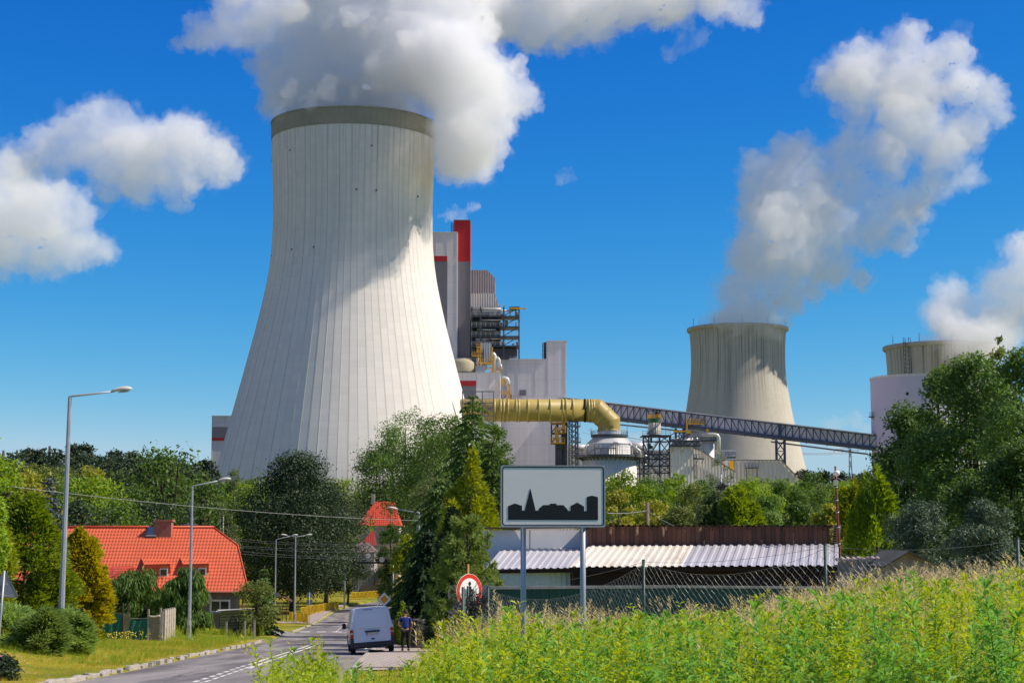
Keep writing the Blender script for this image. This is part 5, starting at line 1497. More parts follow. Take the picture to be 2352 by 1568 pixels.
# upper roof edge: corrugated, mossy
a0 = P(1345, 1204, 58); trapez((bx0 - .15, 57.8, zt_ - .35), (bx1 + .1, 57.8, zt_ - .38), (bx0 - .15, 53.8, zt_ + .035), (bx1 + .1, 53.8, zt_ + .02), .18, .035, 'upper_roof', pm('mossy_sheet', (.17, .12, .09), (.09, .09, .04), 3, .9), sA, 2)
mb = MB()
for u in (1352, 1420, 1500, 1560, 1640, 1720, 1800, 1893): q = P(u, 1213, 53.9); mb.box(q, (.08, .3, .09))
mb.build('rafter_end', planks('rafter', (.10, .05, .03), (.05, .025, .015), .3), sA, each=True)
# lean-to roof in two kinds of sheet
el, er = P(1307, 1302, 50.2), P(1926, 1299, 50.2); tl, tr = P(1352, 1253.5, 53.95), P(1926, 1250, 53.95)
spl = .42
tm, em = tl.lerp(tr, spl), el.lerp(er, spl)
trapez(tl, tm, el, em, .215, .032, 'lean_to_roof', M_tin2, sA, 4); trapez(tm, tr, em, er, .245, .036, 'lean_to_roof', M_tin, sA, 5)
mb = MB(); mb.bar(el + Vector((0, .15, -.08)), er + Vector((0, .15, -.08)), .06, .12); mb.build('eaves_board', M_dkb, sA)
mb = MB(); xl, xr = P(1316, 1320, 50.6).x, P(1924, 1320, 50.6).x; mb.box(((xl + xr) / 2, 50.75, (el.z - .15 + gz) / 2), (xr - xl, .1, el.z - .15 - gz)); mb.build('front_wall', M_dkb, sA)  # dark board put in for the shaded opening under the lean-to
mb = MB()
for k in range(9):
    v = 1206 + k * 5.6; q = P(1912 + k * 1.2, v, 54); mb.box(q + Vector((0, .3, 0)), (.26, .9, .025))
mb.build('stacked_lath', planks('lath', (.34, .22, .15), (.20, .12, .08), .5), sA)
mb = MB(); q = P(1921, 1232, 54.4); mb.box(q, (.12, .5, .75), M=Matrix.Rotation(R(8), 3, 'Y')); mb.build('side_panel', M_conc, sA)

sB = thing('pale_shed', 'white upper walled shed with a ribbed grey roof and pale corrugated front', 'shed', G(P(1220, 1300, E).x, E + 2))
x0, x1 = P(1112, 1250, 54.3).x, P(1350, 1250, 54.3).x - .01
zt_, zb_ = P(1250, 1217, 54.3).z, P(1250, 1262, 54.3).z
mb = MB(); mb.box(((x0 + x1) / 2, 54.5, (zt_ + gz) / 2), ((x1 - x0) * 1.015, .3, zt_ - gz), M=Matrix.Rotation(R(8), 3, 'Z')); mb.build('upper_wall', M_pale, sB)
mb = MB(); q = P(1217, 1240, 54.25); mb.box(q, (.03, .02, .6)); mb.build('cover_strip', M_signback, sB)
mb = MB(); mb.bar(P(1108, 1212.5, 54.0), P(1352, 1210, 54.0), .5, .05); mb.build('upper_roof', pm('brown_roof_edge', (.12, .07, .05), (.08, .05, .04), 3, .8), sB)
tl, tr = P(1150, 1262, 54.0), P(1350, 1257, 54.6); el, er = P(1112, 1307, 50.6), P(1318, 1304, 50.6)
trapez(tl, tr, el, er, .20, .026, 'lean_to_roof', M_tin, sB, 7)
mb = MB(); mb.bar(el + Vector((0, .12, -.07)), er + Vector((0, .12, -.07)), .05, .10); mb.build('eaves_board', M_dkb, sB)
xl, xr = P(1116, 1320, 50.7).x, P(1315, 1320, 50.7).x
trapez((xl, 50.68, el.z - .1), (xr, 51.05, el.z - .1), (xl, 50.68, gz), (xr, 51.05, gz), .15, -.02, 'front_wall', pm('pale_green_sheet', (.72, .76, .72), (.60, .64, .61), .8, .55), sB, 8)
mb = MB(); mb.box((xr - .03, 50.98, (el.z - .12 + gz) / 2), (.05, .06, el.z - .12 - gz)); mb.build('corner_post', M_dkb, sB)

# green sheet fence in front of the sheds
gf = thing('sheet_fence', 'dark green sheet metal fence with a pale top edge below the sheds', 'fence', GU(1500, 43)); xl, xr = P(1118, 1360, 43).x, P(1905, 1360, 43).x; zt_ = P(1500, 1351, 43).z
trapez((xl, 43, zt_), (xr, 43, zt_ + .04), (xl, 43, -4.3), (xr, 43, -4.3), .2, -.025, 'sheet', pm('dark_green_sheet', (.012, .075, .05), (.02, .09, .075), .6, .45), gf, 9)
mb = MB(); mb.bar((xl, 42.97, zt_ + .02), (xl + (xr - xl) * .55, 42.97, zt_ + .05), .08, .07); mb.bar((xl + (xr - xl) * .553, 42.97, zt_ + .05), (xr, 42.97, zt_ + .02), .08, .06); mb.build('cap_rail', pm('weathered_cap', (.40, .40, .38), (.28, .26, .22), 3, .8), gf)
# pale plank fence on the left, running towards the gate
gp = thing('board_fence', 'grey weathered board fence behind the round red rimmed sign', 'fence', GU(1065, 46)); mb = MB(); rg = random.Random(4)
a = P(1035, 1400, 62); b = P(1120, 1400, 44); n = 34
for k in range(n):
    p = a.lerp(b, k / n); zt_ = P(1060, 1345, p.y).z + rg.uniform(-.03, .03); gz_ = float(ground(p.x, p.y)); mb.box((p.x, p.y, (zt_ + gz_) / 2), (.16, .03, zt_ - gz_), M=Matrix.Rotation(rg.uniform(-.02, .02), 3, 'Y'))
mb.build('boards', pm('grey_boards', (.33, .33, .30), (.22, .22, .20), 2, .85), gp)

# low wall with broken tile coping, right
wl = thing('tiled_wall', 'low pale rendered wall with a ragged tile coping right of the plank shed', 'wall', GU(2005, 48)); xl, xr = P(1926, 1300, 48).x, P(2086, 1300, 48).x; zt_ = P(2000, 1290, 48).z
mb = MB(); mb.box(((xl + xr) / 2, 48, (zt_ - 4) / 2), (xr - xl, .25, zt_ + 4)); mb.build('render', pm('stained_render', (.42, .38, .36), (.24, .21, .20), 2.5, .9), wl)
mb = MB(); x = xl; rg = random.Random(9)
while x < xr:
    w = rg.uniform(.10, .16); mb.tube([(x, 47.8, zt_ + .05 + rg.uniform(-.02, .04)), (x, 48.2, zt_ + .09 + rg.uniform(-.02, .03))], [.06, .055], 8); x += w
mb.build('tile_coping', pm('coping_tile', (.55, .46, .40), (.38, .31, .28), 6, .85), wl)
hu = thing('small_hut', 'small rough grey gabled hut half hidden by tall grass at the right', 'hut', GU(2100, 46)); mb = MB()
pr_ = [(P(2024, 1310, 46).x, -3.5), (P(2024, 1310, 46).x, P(2024, 1304, 46).z), (P(2085, 1300, 46).x, P(2085, 1268, 46).z), (P(2165, 1310, 46).x, P(2165, 1304, 46).z), (P(2165, 1310, 46).x, -3.5)]
mb.prism(pr_, 46, 49, 0, Ms); mb.build('wall', pm('rough_render', (.34, .30, .24), (.22, .19, .15), 3, .95, bump=.6), hu)
mb = MB()
for (xa, za), (xb, zb) in ((pr_[1], pr_[2]), (pr_[2], pr_[3])):
    mb.bar((xa - (.15 if xa < xb and xa == pr_[1][0] else 0), 47.4, za + .03), (xb, 47.4, zb + .05), 3.4, .05, up=(0, 1, 0)) if False else mb.face([(xa, 45.8, za + .04), (xb, 45.8, zb + .04), (xb, 49.2, zb + .04), (xa, 49.2, za + .04)])
    mb.face([(xa, 45.8, za + .0), (xa, 49.2, za), (xb, 49.2, zb), (xb, 45.8, zb)]); mb.face([(xa, 45.8, za), (xb, 45.8, zb), (xb, 45.8, zb + .04), (xa, 45.8, za + .04)])
mb.build('roof', pm('felt_roof', (.09, .085, .08), (.05, .05, .045), 3, .9), hu)

# ---- chain-link fence
fp = [P(1121, 1347, 36.5), P(1478, 1286, 31), P(1895, 1250, 29), P(2337, 1236, 28), P(2800, 1222, 27)]
cf_ = thing('chain_link_fence', 'sagging chain link fence on thin green posts between the weeds and the sheds', 'fence', G(fp[1].x, fp[1].y))
for p in fp:
    g0 = G(p.x, p.y, -.1); mb = MB(); lean = .02
    mb.tube([g0, p], .027, 10); mb.cyl(p - Vector((0, 0, .005)), .03, .02, 10); mb.build('post', M_greenp, cf_)
M_wire = pm('fence_wire', (.30, .32, .31), (.18, .19, .18), 4, .5, metal=.3)
mb = MB()
for a, b in zip(fp[:-1], fp[1:]):
    L = math.hypot(b.x - a.x, b.y - a.y); n = int(L / .052); Hh = 1.3
    def pt(i, j, a=a, b=b, n=n):
        t = i / n; p = a.lerp(b, t); sg = .38 * 4 * t * (1 - t) * (.8 if n < 80 else 1); top = p.z - .06 - sg
        bot = min(top - .5, float(ground(p.x, p.y)) + .05); f = j / 24
        return Vector((p.x + .008 * math.sin(i * 1.7 + j), p.y - .03 + .015 * math.sin(i * .6 + j * .9), top + (bot - top) * f))
    for i in range(0, n):
        for j in range(24):
            if (i + j) % 2 == 0:
                p, q = pt(i, j), pt(i + 1, j + 1)
            else:
                p, q = pt(i + 1, j), pt(i, j + 1)
            mb.tube([p, q], .0022, 3, cap=False, sm=False)
    mb.tube([pt(i, 0) for i in range(0, n + 1)], .003, 4, cap=False)
    t2_ = [a.lerp(b, t) - Vector((0, .03, .03 + .10 * 4 * t * (1 - t))) for t in np.linspace(0, 1, 16)]; mb.tube(t2_, .003, 4, cap=False)
mb.build('wire_mesh', M_wire, cf_)
# bundle of spare posts and a rolled netting by the corner
rg = random.Random(12)
for k, (u, v) in enumerate(((1063, 1347), (1066, 1350), (1069, 1353), (1075, 1345), (1086, 1352), (1081, 1362))):
    p = P(u, v, 37.6 + k * .1); g0 = G(p.x + rg.uniform(-.04, .04), p.y); t = thing('fence_post', 'dark green fence post in the bundle in front of the round sign', 'post', g0, 0, 'bundle of green posts by the round sign'); mb = MB(); mb.tube([g0, p], .027, 8); mb.build('shaft', M_greenp, t)
rn = thing('rolled_netting', 'dark tangled roll of wire netting at the foot of the green posts', 'netting', GU(1085, 38)); mb = MB()
for k in range(420):
    u = rg.gauss(1088, 20); v = rg.uniform(1368, 1410); p = P(u, v, 38 + rg.uniform(-.3, .3)); d = Vector((rg.gauss(0, .09), rg.gauss(0, .05), rg.gauss(0, .09))); mb.tube([p, p + d, p + d * 1.5 + Vector((.04, 0, .05))], .005, 3, cap=False)
mb.build('wire', M_dkmetal, rn)
# ------------------------------------------------------------------ houses and garden
def tiles(name, c1, c2, pitch_x, pitch_z, axis=0, rough=.5):
    """pressed-metal pantiles: waves along the eaves, a step at each course"""
    m, nt, out = new_mat(name); b = nd(nt, 'BsdfPrincipled', i_Roughness=rough); b.inputs['Specular IOR Level'].default_value = .35; nt.links.new(b.outputs[0], out.inputs[0])
    tc = nd(nt, 'TexCoord'); sx = nd(nt, 'SeparateXYZ'); nt.links.new(tc.outputs['Object'], sx.inputs[0])
    kx = nd(nt, 'Math', operation='MULTIPLY', i_1=2 * math.pi / pitch_x); nt.links.new(sx.outputs[axis], kx.inputs[0]); sn = nd(nt, 'Math', operation='SINE'); nt.links.new(kx.outputs[0], sn.inputs[0])
    kz = nd(nt, 'Math', operation='MULTIPLY', i_1=1 / pitch_z); nt.links.new(sx.outputs[2], kz.inputs[0])
    wv = nd(nt, 'Math', operation='MULTIPLY_ADD', i_1=.12); nt.links.new(sn.outputs[0], wv.inputs[0]); nt.links.new(kz.outputs[0], wv.inputs[2])
    fr = nd(nt, 'Math', operation='FRACT'); nt.links.new(wv.outputs[0], fr.inputs[0])
    ed = nd(nt, 'MapRange'); ed.inputs[1].default_value = .0; ed.inputs[2].default_value = .42; ed.inputs[3].default_value = 1; ed.inputs[4].default_value = 0; nt.links.new(fr.outputs[0], ed.inputs[0])
    hh = nd(nt, 'Math', operation='MULTIPLY_ADD', i_1=-.8); nt.links.new(fr.outputs[0], hh.inputs[0]); s3 = nd(nt, 'Math', operation='MULTIPLY', i_1=.35); nt.links.new(sn.outputs[0], s3.inputs[0]); nt.links.new(s3.outputs[0], hh.inputs[2])
    bp = nd(nt, 'Bump', i_Strength=.8, i_Distance=.05); nt.links.new(hh.outputs[0], bp.inputs['Height']); nt.links.new(bp.outputs[0], b.inputs['Normal'])
    mx = nd(nt, 'MixRGB'); mx.inputs[1].default_value = (*c1, 1); mx.inputs[2].default_value = (*c2, 1); nt.links.new(nz2(nt, tc.outputs['Object'], .5), mx.inputs[0])
    e2 = nd(nt, 'Math', operation='MULTIPLY', i_1=.9); nt.links.new(ed.outputs[0], e2.inputs[0])
    m2 = nd(nt, 'MixRGB'); m2.inputs[2].default_value = (c1[0] * .25, c1[1] * .2, c1[2] * .2, 1); nt.links.new(e2.outputs[0], m2.inputs[0]); nt.links.new(mx.outputs[0], m2.inputs[1]); nt.links.new(m2.outputs[0], b.inputs['Base Color'])
    return m


M_tile = tiles('red_metal_tile', (.78, .165, .075), (.60, .11, .05), .26, .26)
M_plast = pm('grey_render', (.20, .165, .14), (.14, .115, .10), 1.2, .95, bump=.4)
M_wframe = pm('white_frame', (.68, .68, .66), rough=.5)
M_glass = pm('window_glass', (.05, .055, .06), (.02, .025, .03), 2, .08, spec=.6)
M_brick = None


def bricks(name, c1, c2, mort, s=1.0):
    m, nt, out = new_mat(name); b = nd(nt, 'BsdfPrincipled', i_Roughness=.85); nt.links.new(b.outputs[0], out.inputs[0]); tc = nd(nt, 'TexCoord')
    mp = nd(nt, 'Mapping'); mp.inputs['Rotation'].default_value = (R(90), 0, 0); nt.links.new(tc.outputs['Object'], mp.inputs[0])
    br = nd(nt, 'TexBrick', i_Scale=1.0); br.inputs['Color1'].default_value = (*c1, 1); br.inputs['Color2'].default_value = (*c2, 1); br.inputs['Mortar'].default_value = (*mort, 1); br.inputs['Brick Width'].default_value = .27 * s; br.inputs['Row Height'].default_value = .085 * s; br.inputs['Mortar Size'].default_value = .012 * s
    nt.links.new(mp.outputs[0], br.inputs['Vector']); nt.links.new(br.outputs[0], b.inputs['Base Color']); return m


M_brick = bricks('chimney_brick', (.42, .10, .05), (.34, .075, .035), (.30, .24, .20))


def window(parent, c, w, h, d_out=.05, name='window', fw=.09, glass=None, bars=1, sill=True):
    """c: centre of the opening on the wall face (faces -y)"""
    org = parent.location
    mb = MB(); c = Vector(c)
    mb.box(c + Vector((0, -d_out / 2, h / 2 - fw / 2)), (w, d_out, fw)); mb.box(c + Vector((0, -d_out / 2, -h / 2 + fw / 2)), (w, d_out, fw))
    for sx in (-1, 1): mb.box(c + Vector((sx * (w / 2 - fw / 2), -d_out / 2, 0)), (fw, d_out, h - 2 * fw))
    for k in range(bars): mb.box(c + Vector((-w / 2 + w * (k + 1) / (bars + 1), -d_out / 2 + .01, 0)), (fw * .6, d_out * .7, h - 2 * fw))
    f = mb.build(name, M_wframe, parent)
    mb = MB(); mb.box(c + Vector((0, -.012, 0)), (w - fw * 1.9, .02, h - fw * 1.9)); mb.build('pane', glass or M_glass, f, org=org)
    if sill: mb = MB(); mb.box(c + Vector((0, -.09, -h / 2 - .04)), (w + .2, .18, .06)); mb.build('sill', M_signback, f, org=org)
    return f


# ---- the red roofed house
HD = 136.0                                  # front eaves
ridge_y, dz_r = HD + 5.3, 0
xl, xrid, xeav = P(30, 1210, ridge_y).x, P(491, 1210, ridge_y).x, P(571, 1356, HD).x
zr_, ze = P(400, 1210.5, ridge_y).z, P(560, 1356, HD).z
zh = ze + (zr_ - ze) * .715; xh = P(546, 1252, HD + 3.8).x
gh = thing('red_roofed_house', 'long low house with a bright red tiled roof and brick chimney', 'house', (P(420, 1400, HD).x, HD + 5, float(ground(-26, HD + 3))))
gz_ = float(ground(-26, HD + 3)) - .4
ym = ridge_y; yb = ridge_y + 5.3
f = (zh - ze) / (zr_ - ze); yh = HD + (ym - HD) * f; yhb = yb - (yb - ym) * f
A = Vector((xl, HD, ze)); B = Vector((xeav, HD, ze)); Cc = Vector((xh, yh, zh)); D = Vector((xrid, ym, zr_)); Ea = Vector((xl, ym, zr_)); kx = (xeav - xh) / (yh - HD) + .02; B2 = Vector((xeav - kx * (yb - HD), yb, ze)); C2 = Vector((xeav - kx * (yhb - HD), yhb, zh)); A2 = Vector((xl, yb, ze))
th = Vector((0, 0, -.12))
mb = MB()
mb.face([A, B, Cc, D, Ea]); mb.face([A2, Ea, D, C2, B2]); mb.face([Cc, C2, D])
mb.face([A + th, Ea + th, D + th, Cc + th, B + th]); mb.face([A, A + th, B + th, B]); mb.face([B, B + th, Cc + th, Cc]); mb.face([Cc, Cc + th, C2 + th, C2]); mb.face([C2, C2 + th, B2 + th, B2])
rf = mb.build('roof', M_tile, gh)
mb = MB(); mb.tube([Ea + Vector((0, 0, .03)), D + Vector((0, 0, .03))], .10, 8); mb.tube([D, Cc], .07, 8); mb.tube([D, C2], .07, 8); mb.tube([Cc, B], .06, 8); mb.build('ridge_cap', pm('ridge_red', (.62, .08, .035), rough=.5), rf, org=gh.location)
mb = MB(); mb.tube([A + Vector((0, -.08, -.1)), B + Vector((.1, -.08, -.1))], .08, 8); mb.build('gutter', pm('gutter_red', (.20, .03, .02), rough=.5), gh)
wx1 = xeav - .55; gx = lambda y: wx1 - kx * (y - HD)
mb = MB(); pl = [(xl, HD + .45), (gx(HD + .45), HD + .45), (gx(yb - .45), yb - .45), (xl, yb - .45)]; mb.prism(pl, gz_, ze - .05)
gp_ = [(HD + .5, ze - .06), (yb - .5, ze - .06), (yhb - .25, zh - .3), (yh + .25, zh - .3)]; mb.face([(gx(y) - .01, y, z) for y, z in gp_]); mb.face([(gx(y) - .3, y, z) for y, z in gp_][::-1])
mb.build('wall', M_plast, gh)
mb = MB(); mb.tube([(P(556, 1360, HD).x, HD + .35, ze - .1), (P(556, 1360, HD).x, HD + .35, gz_)], .06, 8); mb.build('downpipe', pm('pipe_brown', (.14, .05, .035), rough=.6), gh)
wy = HD + .445
window(gh, Vector((P(505.5, 1394, wy).x, wy, P(505, 1391, wy).z)), 1.6, 1.0, fw=.14)
window(gh, Vector((P(450, 1415, wy).x, wy, P(450, 1417, wy).z)), .9, 1.5, fw=.13)
# satellite dish
c = P(477, 1371, HD - .1); mb = MB(); Md = face_mat(c, yaw=R(-35), pitch=R(20)); i0 = len(mb.v)
for r_ in range(5):
    for j in range(20): a = 2 * math.pi * j / 20; q = .45 * r_ / 4; mb.v.append(tuple(Md @ Vector((q * math.cos(a), q * 1.1 * math.sin(a), .5 * q * q - .1))))
for r_ in range(4):
    for j in range(20): a = i0 + r_ * 20 + j; b = i0 + r_ * 20 + (j + 1) % 20; mb.f.append([a, b, b + 20, a + 20]); mb.m.append(0); mb.sm.append(True)
dish = mb.build('satellite_dish', pm('dish_grey', (.48, .47, .45), rough=.6), gh)
mb = MB(); mb.bar(Md @ Vector((0, -.4, 0)), Md @ Vector((0, -.05, .5)), .03); mb.bar(c, (c.x + .1, HD + .46, c.z), .05); mb.build('dish_arm', M_galv, dish, org=gh.location)
# chimney and skylight
def on_roof(u, v):
    """point of the front roof plane seen at (u, v)"""
    n = (B - A).cross(Ea - A).normalized(); p = P(u, v, HD); d = p.normalized(); t = A.dot(n) / d.dot(n); return d * t


c = on_roof(375, 1228); zt_ = P(374, 1197, c.y).z; mb = MB(); mb.box((c.x, c.y + .25, (zt_ + c.z - .5) / 2), (1.32, .9, zt_ - c.z + .5)); ch = mb.build('chimney', M_brick, gh)
mb = MB(); mb.box((c.x, c.y + .25, zt_ + .07), (1.52, 1.1, .14)); mb.build('chimney_cap', M_brick, ch, org=gh.location)
n_ = (B - A).cross(Ea - A).normalized(); n_ = n_ if n_.z > 0 else -n_
sl_up = (Ea - A).normalized(); c = on_roof(350, 1222); Mq = Matrix((Vector((1, 0, 0)), sl_up, n_)).transposed()
mb = MB(); mb.box(c + n_ * .06, (.86, 1.15, .16), M=Mq); sk_ = mb.build('skylight', M_signback, gh)
mb = MB(); mb.box(c + n_ * .15, (.62, .92, .02), M=Mq); mb.build('pane', pm('sky_pane', (.30, .34, .40), rough=.1), sk_, org=gh.location)
# catslide dormers: cheek, shallow roof, little window
for (uL, uR, vT, vB) in ((324, 392, 1280, 1316), (413, 480, 1279, 1315)):
    tl, tr = on_roof(uL, vT), on_roof(uR - 12, vT); bl, br_ = on_roof(uL + 8, vB + 2), on_roof(uR, vB)
    out_ = Vector((0, -.2, .75)); mb = MB()
    f = [tl, tr, br_ + out_, bl + out_]; mb.face(f[::-1]); mb.face([p + Vector((0, 0, -.06)) for p in f])
    mb.face([tl, bl, bl + out_]); mb.face([tr, br_ + out_, br_]); mb.face([bl, br_, br_ + out_, bl + out_])
    dm = mb.build('dormer', M_tile, gh)
    cw = (br_ * .85 + bl * .15) + out_ * .45 + Vector((0, -.05, 0)); mb = MB(); mb.box(cw + Vector((-.2, -.05, -.25)), (.62, .08, .62)); mb.box(cw + Vector((-.2, -.10, -.25)), (.46, .03, .46), 1); mb.build('dormer_window', [M_wframe, M_glass], dm, org=gh.location)
# porch with a hipped red roof at the left
pc = P(282, 1340, HD - 2.2); mb = MB(); ht = P(275, 1300, HD - 1.4)
q = [P(232, 1352, HD - 2.4), P(322, 1352, HD - 2.4), P(322, 1352, HD + .5), P(232, 1352, HD + .5)]; zq = P(280, 1350, HD - 2.4).z
q = [Vector((p.x, p.y, zq)) for p in q]; r1, r2 = Vector((P(255, 1300, HD - 1).x, HD - 1, ht.z)), Vector((P(290, 1300, HD - 1).x, HD - 1 + 2.5, ht.z))
mb.face([q[0], q[1], r2, r1]); mb.face([q[1], q[2], r2]); mb.face([q[3], q[0], r1]); mb.face([q[2], q[3], r1, r2]); mb.face(q[::-1])
pr_ = mb.build('porch_roof', tiles('red_tile_b', (.46, .05, .03), (.38, .04, .025), .26, .2, axis=1), gh)
mb = MB(); mb.box(((q[0].x + q[1].x) / 2, HD - .8, (zq + gz_) / 2), (q[1].x - q[0].x - .6, 2.4, zq - gz_ - .02)); mb.build('porch_wall', M_plast, gh)

# ---- garden front: concrete panels, green gate panels, mesh gate
FD_ = 98.0


def zp(u, v, d=FD_): return P(u, v, d)


def panel_box(u0, v0, u1, v1, d, th, mat, name, parent, m=None):
    mb = MB(); a = zp(u0, v0, d); b = zp(u1, v1, d); zb = min(b.z, float(ground((a.x + b.x) / 2, d)) - .05); mb.box(((a.x + b.x) / 2, d, (a.z + zb) / 2), (b.x - a.x, th, a.z - zb)); return mb.build(name, mat, parent)


M_screen = pm('green_screen_cloth', (.03, .19, .12), (.02, .13, .085), 2.5, .75, stretch=(1, 1, .4)); M_limepost = pm('pale_post', (.46, .42, .30), (.30, .27, .19), 4, .8)
cfp = thing('concrete_fence', 'short pale patterned concrete fence panel left of the green gate', 'fence', zp(215, 1440)); panel_box(207, 1391, 221, 1440, FD_, .07, bricks('pattern_block', (.52, .47, .38), (.44, .39, .31), (.26, .23, .18), 1.6), 'panel', cfp)
mb = MB(); a = zp(223, 1388); mb.box((a.x, FD_, (a.z + zp(223, 1445).z) / 2), (.13, .15, a.z - zp(223, 1445).z)); mb.build('post', M_conc, cfp)
for (u0, v0, u1, v1, lab) in ((228, 1409, 283, 1462, 'left green cloth covered gate leaf in front of the red roofed house'), (297, 1421, 340, 1470, 'right green cloth covered gate leaf in front of the red roofed house')):
    t = thing('green_gate', lab, 'gate', zp(u0, v1), 0, 'green cloth covered gate leaves'); mb = MB(); a = zp(u0, v0); b = zp(u1, v1); n = 14; rg = random.Random(int(u0))
    zb = float(ground((a.x + b.x) / 2, FD_)) + .05; rows = []
    for k in range(n + 1):
        f = k / n; x = a.x + (b.x - a.x) * f; sag = -.07 * math.sin(math.pi * f) + rg.uniform(-.02, .02); rows.append([(x, FD_ + .03 * math.sin(f * 19 + j), a.z + sag + (zb - a.z) * j / 5) for j in range(6)])
    for r0, r1 in zip(rows[:-1], rows[1:]):
        for j in range(5): mb.face([r0[j], r0[j + 1], r1[j + 1], r1[j]], 0, True)
    mb.build('cloth', M_screen, t); mb = MB(); mb.bar((a.x, FD_ + .06, a.z + .03), (b.x, FD_ + .06, a.z + .03), .05); mb.bar((a.x, FD_ + .08, a.z), (a.x, FD_ + .08, zb - .1), .06); mb.bar((b.x, FD_ + .08, a.z), (b.x, FD_ + .08, zb - .1), .06); mb.build('frame', M_limepost, t)
t = thing('slatted_gate', 'narrow striped metal gate with tall posts between the green leaves', 'gate', zp(288, 1468)); mb = MB(); zb = float(ground(zp(288, 1468).x, FD_)) - .05
for u, v in ((283, 1384), (295, 1384)): a = zp(u, v); mb.box((a.x, FD_, (a.z + zb) / 2), (.07, .07, a.z - zb))
mb.build('post', pm('rusty_post', (.13, .09, .06), (.08, .05, .035), 5, .8), t, each=True); mb = MB()
for k in range(6): a = zp(284.3 + k * 1.9, 1410); mb.box((a.x, FD_ - .03, (a.z + zb + .15) / 2), (.025, .02, a.z - zb - .15))
a = zp(283, 1411); b = zp(295, 1408); mb.bar(a, b, .03); mb.build('slats', pm('yellowed_slats', (.36, .31, .15), rough=.7), t)
t = thing('mesh_gate', 'beige cloth and wire gate between pale posts right of the green gate', 'gate', zp(355, 1470)); mb = MB(); zb = float(ground(zp(355, 1468).x, FD_)) - .05
for u, v in ((341.5, 1398), (369.5, 1395), (373, 1403)): a = zp(u, v); mb.box((a.x, FD_, (a.z + zb) / 2), (.09, .09, a.z - zb))
mb.build('post', M_conc, t, each=True); panel_box(343.5, 1413, 368, 1466, FD_ + .02, .02, pm('beige_mat', (.38, .31, .20), (.27, .22, .14), 1, .85, stretch=(1, 1, 9)), 'infill', t); mb = MB()
a, b, c, d = zp(344, 1416, FD_ - .02), zp(368, 1464, FD_ - .02), zp(368, 1416, FD_ - .02), zp(344, 1464, FD_ - .02); mb.bar(a, b, .012); mb.bar(c, d, .012); q = zp(344, 1415, FD_ - .03); q2 = zp(368, 1413, FD_ - .03)
mb.tube([q + (q2 - q) * f + Vector((0, 0, -.05 * math.sin(f * 3.14))) for f in np.linspace(0, 1, 8)], .07, 8); mb.build('brace', M_conc, t)
t = thing('concrete_fence', 'pale concrete slab fence running back beside the wire gate', 'fence', zp(380, 1462)); rg = random.Random(2)
pa_, pb_ = zp(376, 1455, 98.5), zp(402, 1440, 108); mb = MB(); mp_ = MB()
for k in range(5):
    f0, f1 = k / 5, (k + 1) / 5; a = pa_.lerp(pb_, f0); b = pa_.lerp(pb_, f1); g0 = float(ground(a.x, a.y)) - .1; z1 = P(380, 1402, 98.5).z + .05 * k * -1; mp_.box((a.x, a.y, (g0 + z1) / 2 + .05), (.14, .14, z1 - g0 + .1))
    for j in range(5): zz = g0 + (z1 - g0) * (j + .5) / 5; mb.bar((a.x, a.y, zz), (b.x, b.y, zz), .05, (z1 - g0) / 5 - .02)
mb.build('slabs', M_conc, t); mp_.build('posts', M_conc, t)

# ---- hen house with slatted side
hd_ = 120.0; t = thing('garden_hutch', 'small garden hutch with pale yellow slatted side and a slanting roof', 'hutch', zp(525, 1430, hd_)); mb = MB()
zf = float(ground(zp(525, 1430, hd_).x, hd_)) - .1; s0, s1 = zp(505, 1403, hd_), zp(577, 1398, hd_)
for k in range(7):
    f = k / 7; mb.bar((s0.x, hd_ + .03 * f, zf + .35 + (s0.z - zf - .4) * (k + .5) / 7), (s1.x, hd_ + .03 * f, zf + .35 + (s1.z - zf - .4) * (k + .5) / 7), .04, .15)
mb.build('slatted_side', pm('lime_slats', (.50, .48, .22), (.40, .38, .17), 2, .7), t); mb = MB(); mb.box(((s0.x + s1.x) / 2, hd_ + .8, (zf + s0.z) / 2), (s1.x - s0.x - .1, 1.4, s0.z - zf - .1)); mb.box(((s0.x + s1.x) / 2, hd_ + .1, zf + .15), (s1.x - s0.x, .3, .35)); mb.build('body', pm('hutch_dark', (.05, .045, .04), rough=.9), t)
mb = MB(); l0 = zp(466, 1414, hd_ + .3); mb.face([zp(500, 1402, hd_ - .3), zp(581, 1397, hd_ - .3), zp(581, 1396, hd_ + 1.8), zp(500, 1399, hd_ + 1.8)]); mb.face([zp(500, 1404, hd_ - .3), zp(500, 1401, hd_ + 1.8), zp(581, 1398, hd_ + 1.8), zp(581, 1399, hd_ - .3)]); mb.face([zp(500, 1402, hd_ - .3), zp(500, 1404, hd_ - .3), zp(581, 1399, hd_ - .3), zp(581, 1397, hd_ - .3)]); mb.bar(l0, zp(502, 1402, hd_ + .3), 2.0, .06); mb.build('roof', pm('hutch_roof', (.46, .47, .42), (.32, .33, .29), 1, .6), t)
mb = MB()
for u in (470, 481, 504): a = zp(u, 1412, hd_); mb.box((a.x, hd_ + .2, (a.z + zf) / 2), (.08, .08, a.z - zf))
mb.build('post', M_wood, t, each=True)
t = thing('iron_gate', 'small black ornate iron gate by the road in front of the hutch', 'gate', zp(534, 1460, 111)); mb = MB(); zf = float(ground(zp(534, 1460, 111).x, 111)); g0, g1 = zp(524, 1440, 111), zp(546, 1440, 111)
